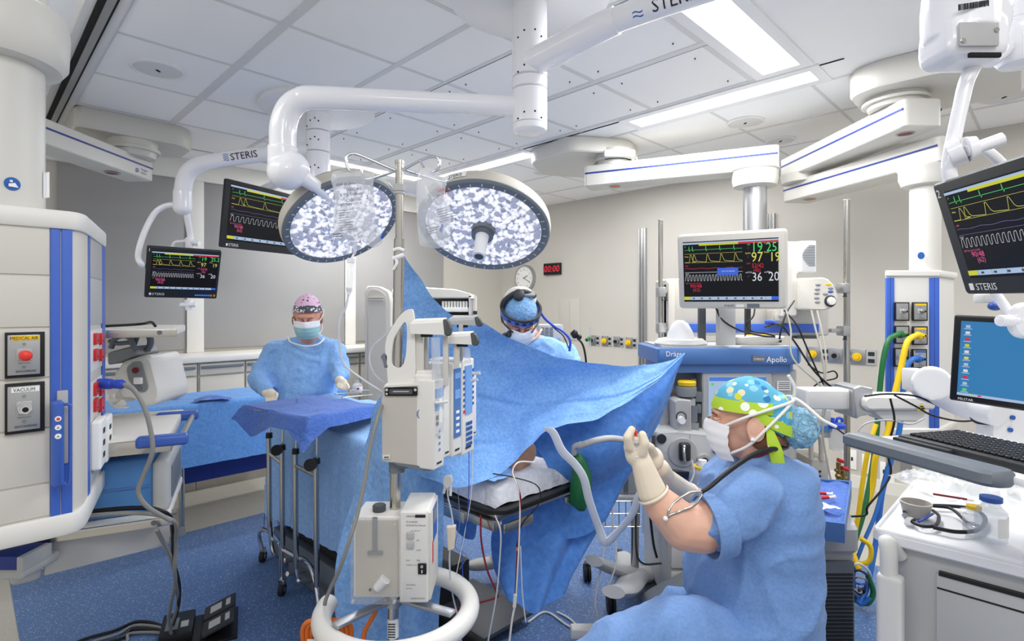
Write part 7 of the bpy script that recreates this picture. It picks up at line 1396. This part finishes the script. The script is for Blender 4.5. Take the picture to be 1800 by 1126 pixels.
b = MB(A(1.75), 'inkblue'); b.cyl((1787, 9, 735), (1787, 6, 735), 4); b.cyl((1783, 9, 757), (1783, 6, 757), 4); part('bolt', b, t)
# computer screen
YPc = 1.55
M, w, h = pose((1677, 553), (1668, 702), (1742, 556), (1800, 722), YPc, .42)
def desk(G, w, h):
    b = MB(G, 'desktop'); y = -.002; b.poly([(0, y, 0), (w, y, 0), (w, y, h), (0, y, h)]); b.m = 'spale'; b.poly([(0, y-.0005, 0), (w, y-.0005, 0), (w, y-.0005, h*.035), (0, y-.0005, h*.035)])
    for k in range(11):
        m = ['spale', 'swhite', 'sred', 'syel', 'swhite', 'syellow', 'spale', 'swhite', 'sred', 'spale', 'sgreen'][k]; z = h*(.93-k*.085); b.box(w*.03, w*.055, y-.001, y, z-h*.018, z+h*.018, m=m); b.box(w*.02, w*.065, y-.001, y, z-h*.034, z-h*.028, m='swhite')
    b.box(w*.12, w*.14, y-.001, y-.0004, h*.01, h*.03, m='sred'); b.box(w*.08, w*.1, y-.001, y-.0004, h*.01, h*.03, m='syel'); return b
t = screen('computer_monitor', 'black framed computer screen with plain blue desktop at the right edge', M, w, h, (.018, .018, .016, .018), 'black', .05, kind='desk', fn=desk)
b = MB(M, 'labelwhite'); b.text('PELSTAR', .009, .02, .005, -.001); part('lettering', b, t)
# the sterile handle of screen 2 in front of it
t = thing('light_handle', 'white round handle with ribbed grip below the screen marked 2', 'handle', P(1785, 565, 1.38))
b = MB(A(1.4), 'enamel'); b.lathe([(0, 31), (6, 32), (14, 28), (20, 14)], (1793, 0, 563), (.2, -1, 0), 36); b.cyl((1793, 10, 563), (1793, 60, 500), 8); b.cyl((1793, -14, 563), (1800, -22, 563), 17, 16, 28); part('disc', b, t)
b = MB(A(1.4), 'enamel'); b.lathe([(i*3.2, 9+(1.2 if i % 2 else 0)) for i in range(13)]+[(40, .5)], (1782, -12, 563), (-1, -.05, 0), 24); part('grip', b, t)
b = MB(A(1.6), 'handleblue'); b.ell((1749, 0, 538), (11, 10, 8)); b.m = 'offwhite'; b.box(1735, 1765, 5, 30, 516, 532, 3); part('knob', b, t)
# keyboard tray and keyboard
z = 1.18
kf = [onZ(1497, 763, z), onZ(1768, 835, z)]; d_ = (kf[1]-kf[0]).normalized(); KF = L(kf[0], math.atan2(d_.y, d_.x)); kw = (kf[1]-kf[0]).length
t = thing('keyboard_tray', 'white keyboard tray with thick grey front edge above the drawer cart', 'keyboard tray', kf[0])
b = MB(KF, 'white'); b.box(.02, kw+.1, .02, .34, -.02, -.004, .004); part('board', b, t)
b = MB(KF, 'slate'); b.prism(rpoly([(-.005, -.03), (kw-.02, -.03), (kw, -.01), (kw, .03), (kw-.02, .04), (0, .03)], .015), -.026, .006, 'z', b2=.007); part('wrist_rest', b, t)
b = MB(KF, 'steel'); b.cyl((kw*.7, .3, -.02), (kw*.7, .5, -.1), .02); b.box(kw*.6, kw+.1, .3, .5, -.05, -.02, .01, m='white'); part('bracket', b, t)
t = thing('keyboard', 'black keyboard with many keys lying on the grey edged tray', 'keyboard', KF @ Vector((kw*.6, .15, 0)))
b = MB(KF, 'charcoal'); b.box(kw*.22, kw+.05, .055, .235, -.004, .014, .006); b.box(kw*.22, kw*.6, .04, .07, -.004, .01, .004); part('body', b, t)
b = MB(KF, 'black')
for r in range(6):
    for c in range(20):
        x = kw*.26+c*(kw*.78)/20; b.box(x, x+kw*.78/20-.003, .075+r*.0255, .075+r*.0255+.021, .013, .020, .002, 1, m='black')
o = part('keys', b, t); o['kind'] = 'stuff'
# drawer cart
ZC = .95; c0 = onZ(1540, 925, ZC); CU = (c0.x+c0.y)/SQ; CV = (-c0.x+c0.y)/SQ; CF = ROOM @ Matrix.Translation((CU, CV, 0))     # near-left corner; x to the far side, -y to the right
t = thing('drawer_cart', 'white topped grey drawer cart filling the lower right corner', 'cart', c0*1-Vector((0, 0, ZC)))
b = MB(CF, 'cartgrey'); b.box(.012, .52, -.75, -.012, .08, ZC-.03, .01); part('body', b, t)
b = MB(CF, 'white'); b.prism(rpoly([(-.01, .01), (.55, .01), (.55, -.8), (-.01, -.8)], .03), ZC-.035, ZC-.006, 'z', b2=.005); b.tube([(-.002, 0, ZC-.006), (.54, 0, ZC-.006), (.54, -.78, ZC-.006)], .006, 10, 1); b.tube([(-.002, -.0, ZC-.006), (-.002, -.78, ZC-.006)], .006, 10, 1); part('top', b, t)
for i, (z0, z1) in enumerate(((.62, .875), (.36, .61), (.1, .35))):
    b = MB(CF, 'cartgrey'); b.box(.0, .016, -.74, -.12, z0, z1, .004); d_ = part('drawer', b, t)
    b = MB(CF, 'black'); b.box(-.002, .012, -.74, -.125, z1-.004, z1+.004); b.box(-.001, .012, -.74, -.122, z1-.036, z1-.032) if i == 0 else None; part('gap', b, d_)
    b = MB(CF, 'brushed'); b.tube([(.0, -.36, z1-.06), (-.02, -.365, z1-.064), (-.03, -.40, z1-.066), (-.03, -.70, z1-.066)], .008, 12); part('pull', b, d_)
b = MB(CF, 'offwhite'); b.tube([(.01, -.045, ZC-.06), (-.03, -.03, ZC-.02), (-.045, -.035, ZC-.04), (-.045, -.035, ZC-.1)], .016, 12, 6, flat=1.2); b.box(-.065, -.025, -.065, -.012, .60, .86, .012, 4); b.box(-.04, .006, -.055, -.02, .56, .60, .01); b.box(-.01, .01, -.075, -.02, .56, .66, .01, 3); b.cyl((-.012, -.05, .64), (-.016, -.05, .64), .008, m='steel'); part('push_handle', b, t)
def onC(x, y): return onZ(x, y, ZC)
CT = ZC
# bottles and stethoscope on the cart
def vial(x, y, s, capm, lab, cm, h=1.0):
    c = onC(x, y); t = thing('vial', lab, 'vial', c)
    b = MB(None, 'fluid'); b.lathe([(0, .001), (0, .019*s), (.002, .021*s), (.045*s*h, .021*s), (.055*s*h, .012*s), (.062*s*h, .011*s)], c, seg=28); part('bottle', b, t)
    b = MB(None, capm); b.lathe([(.060*s*h, .012*s), (.061*s*h, .0145*s), (.068*s*h, .0145*s), (.069*s*h, .001)], c, seg=24); part('cap', b, t)
    if cm: b = MB(None, cm); b.lathe([(.01*s, .0213*s), (.04*s, .0213*s)], c, seg=24, cap=False, a0=3.6, a1=5.2); part('label_band', b, t)
vial(1742, 948, 1.5, 'inkblue', 'clear glass vial with blue cap standing on the white cart', 'labelwhite'); vial(1712, 940, 1.05, 'yellow', 'clear vial with yellow cap left of the blue capped one', None)
c = onC(1610, 905); b = MB(None, 'putty'); b.lathe([(0, .028), (.035, .036), (.036, .033), (.004, .026), (.004, .001)], c, seg=28); solo('plastic_cup', b, 'small translucent beige cup at the back left of the stethoscope', 'cup')
t = thing('stethoscope', 'black stethoscope coiled flat on the white cart top', 'stethoscope', onC(1660, 930))
def sc(x, y, z=.008): p = onC(x, y); p.z += z; return p
b = MB(None, 'black'); b.tube([sc(1590, 905), sc(1602, 895), (sc(1640, 893)), sc(1700, 897), sc(1728, 910), sc(1730, 926), sc(1715, 938), sc(1680, 940), sc(1640, 932)], .0048, 12, 8); b.tube([sc(1590, 905), sc(1600, 920), sc(1622, 930), sc(1645, 928), sc(1650, 912), sc(1640, 902)], .004, 12, 8); b.tube([sc(1640, 898, .014), sc(1672, 903, .014), sc(1700, 925, .01)], .004, 12); part('tube', b, t)
b = MB(None, 'chrome'); b.tube([sc(1700, 925), sc(1712, 932), sc(1730, 938)], .0025, 8); b.tube([sc(1700, 922), sc(1716, 926), sc(1728, 934)], .0025, 8); b.cyl(sc(1592, 912), sc(1600, 922), .009, .012); b.m = 'cableblue'; b.tube([sc(1615, 922), sc(1640, 912, .014)], .003, 8, 1); part('ear_tubes', b, t)
# crumpled clear wrappers, packs
random.seed(12)
for k, (x, y, sx, sy, lab) in enumerate(((1668, 852, .13, .09, 'crumpled clear wrapper at the back left of the cart top'), (1720, 862, .17, .10, 'crumpled clear wrapper in the middle of the cart top'), (1785, 880, .15, .12, 'crumpled clear wrapper at the right of the cart top'), (1700, 885, .12, .06, 'flat clear pouch in front of the crumpled wrappers'))):
    c = onC(x, y); b = MB(L(c+Vector((0, 0, .004)), k*.5), 'wrap'); G = []
    for i in range(17):
        row = []
        for j in range(25):
            s, q = j/24-.5, i/16-.5; row.append(b.V((s*sx*2, q*sy*2, (.045 if k < 3 else .012)*(.4+abs(noise.noise(Vector((s*7+k*9, q*6, k)))*1.6)+.4*noise.noise(Vector((s*22, q*20, k))))*(1-(2*s)**4)*(1-(2*q)**4))))
        G.append(row)
    for i in range(16):
        for j in range(24): b.face([G[i][j], G[i][j+1], G[i+1][j+1], G[i+1][j]])
    solo('plastic_wrapper', b, lab, 'wrapper', None, sharp=25)
b = MB(None, 'darkred'); b.cyl(sc(1640, 880, .02), sc(1700, 890, .02), .003); b.m = 'offwhite'; b.cyl(sc(1700, 890, .02), sc(1712, 892, .02), .004); solo('catheter', b, 'thin red-brown tube lying in front of the clear wrappers', 'tubing')
b = MB(None, 'labelwhite'); q = [sc(1700, 905, .003), sc(1735, 912, .003), sc(1725, 925, .003), sc(1690, 916, .003)]; b.poly(q); b.m = 'ink'
for k in range(4): f = .2+.18*k; a_ = q[0].lerp(q[3], f); c_ = q[1].lerp(q[2], f); a2 = a_.lerp(c_, .1)+Vector((0, 0, .001)); c2 = a_.lerp(c_, .85)+Vector((0, 0, .001)); e_ = Vector((0, -.001, 0)); b.poly([a2, c2, c2+e_, a2+e_])
solo('paper_slip', b, 'small printed paper slip beside the coiled stethoscope', 'paper', recalc=False)
# near supply trolley right behind the seated person with a blue tray
YT = 1.95; AT = A(YT)
t = thing('equipment_trolley', 'grey trolley with vented dark side standing behind the seated person', 'trolley', P(1480, 1200, YT))
b = MB(AT, 'greyplastic'); b.prism(rpoly([(1395, -40), (1476, -40), (1515, 60), (1515, 160), (1395, 160)], 6), 950, 1230, 'z'); b.prism(rpoly([(1390, -50), (1478, -50), (1522, 60), (1522, 165), (1390, 165)], 8), 905, 952, 'z', b2=6); part('body', b, t)
b = MB(AT, 'slate'); b.box(1400, 1474, -46, -39, 965, 1125, 3); part('side_panel', b, t)
b = MB(AT, 'charcoal')
for k in range(20): b.box(1408, 1470, -48, -45, 985+k*6.4, 988+k*6.4)
b.F = AT @ Matrix.Translation((1476, -40, 0)) @ Matrix.Rotation(math.atan2(100, 39), 4, 'Z')
for k in range(20): b.box(8, 30, -2, 1, 985+k*6.4, 988+k*6.4)
o = part('vent', b, t)
t = thing('instrument_tray', 'blue tray lined with dark blue cloth on the grey trolley', 'tray', P(1440, 925, YT))
b = MB(AT, 'machineblue'); b.prism(rpoly([(1395, -55), (1482, -55), (1500, 60), (1500, 130), (1395, 130)], 4), 896, 930, 'z') if False else None
za = ZP(905, 1.95-.1); q = [onZ(1485, 927, za), onZ(1497, 850, za), onZ(1400, 842, za), onZ(1390, 915, za)]
b.F = Matrix(); qq = [(p.x, p.y) for p in q]; b.prism(qq, za-.05, za-.01, 'z'); cxq = sum(p[0] for p in qq)/4; cyq = sum(p[1] for p in qq)/4; inn = [(cxq+(p[0]-cxq)*.93, cyq+(p[1]-cyq)*.95) for p in qq]
b.loft([[(p[0], p[1], za-.01) for p in qq], [(p[0], p[1], za+.012) for p in qq], [(p[0], p[1], za+.012) for p in inn], [(p[0], p[1], za-.005) for p in inn]], cap=False); part('tray', b, t)
b = surf([[Vector((inn[0][0]+(inn[3][0]-inn[0][0])*i/4+(inn[1][0]-inn[0][0])*j/4, inn[0][1]+(inn[3][1]-inn[0][1])*i/4+(inn[1][1]-inn[0][1])*j/4, za+.0+.008*((i+j) % 2))) for j in range(5)] for i in range(5)], m='towel', disp=.008, dsc=16); solo('tray_liner', b, 'dark blue cloth lining the blue tray', 'cloth', sharp=80)
for x0, y0, x1, y1, m, lab in ((1430, 865, 1462, 868, 'red', 'red filled syringe lying on the blue tray liner'), (1433, 875, 1466, 873, 'red', 'second red filled syringe just in front of the first on the blue tray')):
    p0 = onZ(x0, y0, za+.025); p1 = onZ(x1, y1, za+.025); b = MB(None, m); b.cyl(p0, p0.lerp(p1, .7), .006); b.m = 'white'; b.cyl(p0.lerp(p1, .7), p1, .005); b.cyl(p1, p1+(p1-p0).normalized()*.003, .008); solo('blood_syringe', b, lab, 'syringe')
p = onZ(1450, 893, za+.02); b = surf([[(-.045, -.02, 0), (0, -.025, .012), (.05, -.02, .002)], [(-.05, 0, .006), (0, .004, .016), (.045, 0, .004)], [(-.03, .02, .0), (.01, .025, .01), (.04, .02, 0)]], m='maskwhite', disp=.006, dsc=40, F=L(p, .3)); solo('gauze', b, 'crumpled white gauze on the blue tray liner', 'gauze', sharp=80)
p = onZ(1420, 858, za+.02); b = MB(L(p, .4), 'orange'); b.box(-.025, .025, -.018, .018, 0, .008, .002); solo('orange_packet', b, 'orange packet at the back left of the blue tray', 'packet')
# suction regulator, canister, taps behind the trolley
AK = A(2.75)
b = MB(AK, 'greyplastic'); b.box(1424, 1462, 0, 60, 720, 770, 4); b.m = 'boxblue'; b.box(1426, 1462, -2, 1, 748, 758); b.m = 'red'; b.lathe([(0, 3), (1, 3), (1, 2)], (1430, -1, 739), (0, -1, 0), 16, cap=False); solo('suction_unit', b, 'pale grey unit with blue stripe below the jointed arm', 'medical device')
t = thing('suction_canister', 'clear suction canister with blue lid below the jointed arm', 'canister', AK @ Vector((1470, 0, 790)))
b = MB(AK, 'clearplastic'); b.lathe([(0, 11), (38, 14)], (1470, 0, 790), (0, 0, -1), 24); part('jar', b, t)
b = MB(AK, 'cableblue'); b.lathe([(0, 15), (6, 15), (8, 10), (9, .5)], (1470, 0, 751), (0, 0, -1), 24); b.cyl((1464, 0, 745), (1464, 0, 734), 3); b.tube([(1470, 0, 742), (1472, 0, 735), (1480, 0, 736), (1480, 0, 742)], 2.4, 8); part('lid', b, t)
b = MB(AK, 'putty'); b.prism(rr(1424, 1458, 805, 860, 4), 0, 60, 'y', b2=3); b.tube([(1426, 0, 808), (1426, 0, 772), (1432, 0, 766), (1442, 0, 770), (1444, 0, 808)], 4, 12, 6); b.m = 'charcoal'
for k in range(2):
    for r in range(2): b.ell((1432+k*9, -1, 828+r*8), (2.2, 1, 2.2))
solo('grip_handled_unit', b, 'putty coloured unit with rounded handle behind the seated person head', 'medical device')
b = MB(A(1.9), 'offwhite'); b.tube([(1398, 0, 850), (1400, 0, 800), (1410, 0, 792), (1424, 0, 796), (1426, 0, 850)], 5, 12, 6) if False else None
b.F = AK; b.m = 'brass'
for x, y in ((1474, 812), (1482, 826)): b.cyl((x, 0, y), (x, 0, y+34), 4); b.cyl((x-6, 0, y+14), (x+6, 0, y+14), 3); b.ell((x, 0, y+24), (6, 6, 5)); b.cyl((x-4, -4, y-6), (x+6, -4, y-2), 3.2, m='red')
solo('gas_cylinder_valves', b, 'brass cylinder valves with red tops behind the trolley', 'valve')
for k, (x, y) in enumerate(((1494, 806), (1528, 816), (1560, 830))):
    p = onU(x, y, UW); F_ = Matrix((-side, -ax, Vector((0, 0, 1)))).transposed().to_4x4(); F_.translation = p; b = MB(F_, 'labelwhite'); b.box(-.05, .05, -.01, 0, -.08, .08, .003); b.m = 'ink'; b.box(-.03, -.015, -.012, -.01, -.01, .02); b.box(.01, .025, -.012, -.01, -.01, .02); solo('power_outlet', b, ['white wall power outlet left of the yellow hose', 'white wall power outlet between the hoses', 'white wall power outlet under the keyboard tray'][k], 'wall outlet')
pcable('black_cable', A(2.2), [(1440, 0, 730), (1470, -4, 752), (1500, -4, 772), (1540, -4, 775), (1560, -4, 770)], 1.4, 'charcoal', 'dark cable sagging under the jointed arm to the canister')
pcable('black_cable', A(2.0), [(1520, -30, 696), (1560, -30, 692), (1610, -36, 696), (1650, -36, 712), (1700, -40, 716), (1740, -50, 705)], 1.6, 'black', 'black cable lying along the outer link of the jointed arm')
pcable('black_cable', A(2.0), [(1572, -30, 694), (1610, -36, 714), (1640, -36, 730), (1690, -40, 740), (1730, -50, 735)], 1.6, 'black', 'black cable sagging below the outer link towards the computer bracket')
pcable('black_cable', A(1.8), [(1700, 0, 716), (1712, 0, 740), (1740, -10, 745), (1760, -10, 748)], 2, 'black', 'short black cable behind the computer screen')
pcable('black_cable', A(2.2), [(1565, -30, 700), (1572, -34, 740), (1560, -34, 790), (1566, -34, 830), (1550, -40, 860), (1525, -44, 890), (1520, -44, 905), (1470, -40, 908)], 1.8, 'black', 'black cable snaking down beside the blue hose')
pcable('grey_cable', A(2.2), [(1500, -30, 770), (1520, -34, 745), (1560, -34, 738), (1600, -34, 745), (1625, -34, 735)], 1.4, 'greyplastic', 'thin grey cable hooping over the yellow hose')
# ventilator stand legs with wheels left of the seated person
t = thing('monitor_stand', 'grey wheeled stand with steel pole behind the breathing hose', 'stand', P(1115, 990, 2.75))
b = MB(A(2.75), 'steel'); b.cyl((1116, 0, 1002), (1116, 0, 880), 7, None, 20); part('pole', b, t)
for pts in ([(1116, 0, 1010), (1080, -60, 1000), (1044, -110, 985)], [(1116, 0, 1010), (1100, -140, 1035), (1078, -230, 1040)], [(1116, 0, 1010), (1160, 60, 1005), (1200, 90, 1000)], [(1116, 0, 1010), (1100, 100, 985), (1095, 160, 975)]):
    b = MBA(A(2.75), 'cartgrey'); b.tube(pts, [13, 10, 8], 14, 6, flat=2.0); part('leg', b, t)
for x, y, r in ((1032, 1020, .045), (1074, 1077, .05), (1090, 990, .035)):
    c = onZ(x, y, 0); b = MB(None, 'rubber'); b.cyl((c.x-.018, c.y, r), (c.x-.004, c.y, r), r, None, 28); b.cyl((c.x+.004, c.y, r), (c.x+.018, c.y, r), r, None, 28); b.m = 'charcoal'; b.cyl((c.x-.02, c.y, r), (c.x+.02, c.y, r), r*.45, None, 16); b.box(c.x-.014, c.x+.014, c.y-.02, c.y+.02, r*1.2, r*2.3, .006); part('caster', b, t)
b = MB(A(2.6), 'steel'); 
for k in range(6): b.tube([(1064+k*12, 0, 880), (1064+k*12, 0, 925)], .9, 6, 1)
for y in (880, 902, 925): b.tube([(1062, 0, y), (1126, 0, y)], 1.2, 6, 1); b.tube([(1062, 0, y), (1062, 50, y)], 1.2, 6, 1)
part('wire_basket', b, t)
b = MB(A(2.6), 'greyplastic'); b.box(1090, 1122, 10, 60, 826, 872, 4); b.box(1070, 1130, 0, 60, 872, 882, 3); b.m = 'slate'; b.box(1098, 1106, 8, 11, 830, 868); part('module', b, t)
for k, (pts, m, r, lab) in enumerate((
    ([(1078, 0, 870), (1076, -5, 920), (1082, -8, 980), (1062, -10, 1040)], 'cablewhite', 1.5, 'white cable hanging beside the wire basket to the floor'),
    ([(1064, 0, 955), (1056, 0, 1000), (1046, -4, 1050), (1050, -8, 1085)], 'cablewhite', 1.4, 'white cable under the tip of the clear sleeve'),
    ([(1118, 0, 880), (1116, -10, 960), (1128, -10, 985), (1160, -10, 985)], 'charcoal', 1.8, 'dark cable curving round the stand pole'),
    ([(1136, 0, 850), (1140, -10, 900), (1146, -10, 950), (1152, -10, 975)], 'black', 2.2, 'black cable beside the seated person elbow'),
    ([(1060, 0, 840), (1068, 0, 870), (1080, 0, 876)], 'black', 2.4, 'short black cable above the wire basket'))):
    b = MB(A(2.5), m); b.tube(pts, r, 8); solo('cable', b, lab, 'cable')
# lines hanging from the table and pump in front
YL = 1.9; AL = A(YL)
for name, pts, m, r, lab in (
    ('patient_line', [(900, 60, 820), (903, 10, 835), (914, 0, 868), (915, 0, 900), (910, 0, 960), (906, 0, 1040), (902, 0, 1062)], 'darkred', 1.6, 'dark red filled line hanging over the pad and down the drape'),
    ('patient_line', [(940, 60, 812), (912, 20, 812), (901, 8, 828), (908, 0, 850), (914, 0, 880), (912, -4, 960), (907, -4, 1050)], 'cablewhite', 1.4, 'white lead looping over the pad beside the red line'),
    ('patient_line', [(866, 10, 832), (900, 6, 838), (940, 0, 850), (950, 0, 868), (944, 0, 890), (918, 0, 920), (908, 0, 960)], 'black', 1.1, 'thin black lead curving over the pad edge'),
    ('patient_line', [(845, 20, 905), (846, 10, 950), (856, 8, 1000), (872, 6, 1040), (866, 4, 1052), (770, 0, 1076)], 'darkred', 1.7, 'dark red hose falling under the table and across the floor'),
    ('patient_line', [(788, 0, 840), (787, 0, 870), (796, 0, 920), (790, -2, 980), (795, -4, 1040), (806, -6, 1090), (812, -6, 1140)], 'tubeclear', 1.5, 'clear line with clamp passing in front of the ring handle'),
    ('patient_line', [(870, 6, 905), (880, 0, 935), (878, 0, 990), (872, 0, 1050), (858, 0, 1126)], 'tubeclear', 1.4, 'clear line from the table corner to the floor'),
    ('patient_line', [(915, 0, 960), (918, 0, 1040), (924, 0, 1092)], 'tubeclear', 1.2, 'clear line ending in a metal clip near the floor'),
    ('patient_line', [(906, -4, 1060), (900, -4, 1090), (894, -6, 1140)], 'cablewhite', 1.8, 'white lead below the joint of the hanging lines'),
    ('patient_line', [(824, -6, 760), (824, -4, 860), (820, 0, 920), (812, 0, 960), (814, 0, 1020)], 'cableblue', .7, 'thin blue lead hanging straight from the pump'),
    ('patient_line', [(830, 10, 770), (829, 4, 860), (818, 0, 930), (806, 0, 990), (800, 0, 1020)], 'cablewhite', .7, 'thin pale lead hanging straight from the pump'),
    ('patient_line', [(805, 0, 860), (808, 0, 920), (800, 0, 960), (820, 0, 975), (808, 0, 1000)], 'slate', .7, 'thin grey lead twisting beside the clamp')):
    pcable(name, AL, pts, r, m, lab, 'tubing')
b = MB(AL, 'glove'); b.prism(rpoly([(785, 924), (802, 922), (799, 962), (788, 966)], 2), -6, 4, 'y', b2=1.5); solo('roller_clamp', b, 'cream roller clamp on the clear line beside the warmer', 'clamp')
b = MB(AL, 'cablewhite'); b.prism(rpoly([(780, 836), (794, 834), (796, 848), (786, 858), (779, 850)], 3), -5, 3, 'y', b2=1); b.cyl((784, 0, 850), (780, -2, 866), 2.4); b.cyl((792, 0, 850), (792, -2, 870), 2.4); solo('line_connector', b, 'white stopcocks joining lines just below the pump', 'connector')
b = MB(AL, 'cablewhite'); b.cyl((906, -4, 1042), (904, -4, 1064), 3.2); b.m = 'orange'; b.cyl((910, -2, 961), (910, -2, 966), 2.6); solo('line_joint', b, 'white joint with orange ring on the hanging leads', 'connector')
b = MB(A(2.4), 'cablewhite'); b.prism(rr(1002, 1050, 1094, 1112, 3), -20, 0, 'y', b2=2); solo('cable_box', b, 'small white cable box on the floor by the seated person knee', 'box')
for pts, m, lab in (([(928, 1093), (960, 1075), (1000, 1100), (1040, 1112), (1060, 1105)], 'cablewhite', 'white cable crossing the floor below the hanging drape'), ([(980, 1075), (1005, 1090), (1030, 1118), (1060, 1122)], 'cablewhite', 'second white cable running towards the seated person knee')):
    cable('floor_cable', [onZ(x, y, .008) for x, y in pts], .005, m, lab)
# steel step stool with the surgeon's kick platform and floor bits below the table
t = thing('floor_platform', 'low dark metal platform on the floor below the operating table', 'platform', onZ(850, 1090, 0))
b = MB(ROOM, 'darkgrey'); p = onZ(850, 1120, .06); b.F = L((p.x, p.y, 0), PI/4); b.box(-.02, .3, -.02, .42, .05, .07, .005); part('plate', b, t)
b = MB(L((p.x, p.y, 0), PI/4), 'black'); b.box(-.06, -.02, -.06, .44, .04, .075, .004); b.box(.0, .03, .0, .03, 0, .05); b.box(.27, .3, .39, .42, 0, .05); part('rim', b, t)
c = onZ(855, 1022, 0); b = MB(L(c+Vector((0, 0, .07)), .3), 'putty'); b.ell((0, 0, .03), (.13, .05, .03)); b.ell((.07, 0, .05), (.05, .042, .04)); b.m = 'putty'; bk = bake(b, .008, 3, m='putty'); solo('shoe', bk, 'beige shoe standing on the low platform under the table', 'shoe', sharp=80)
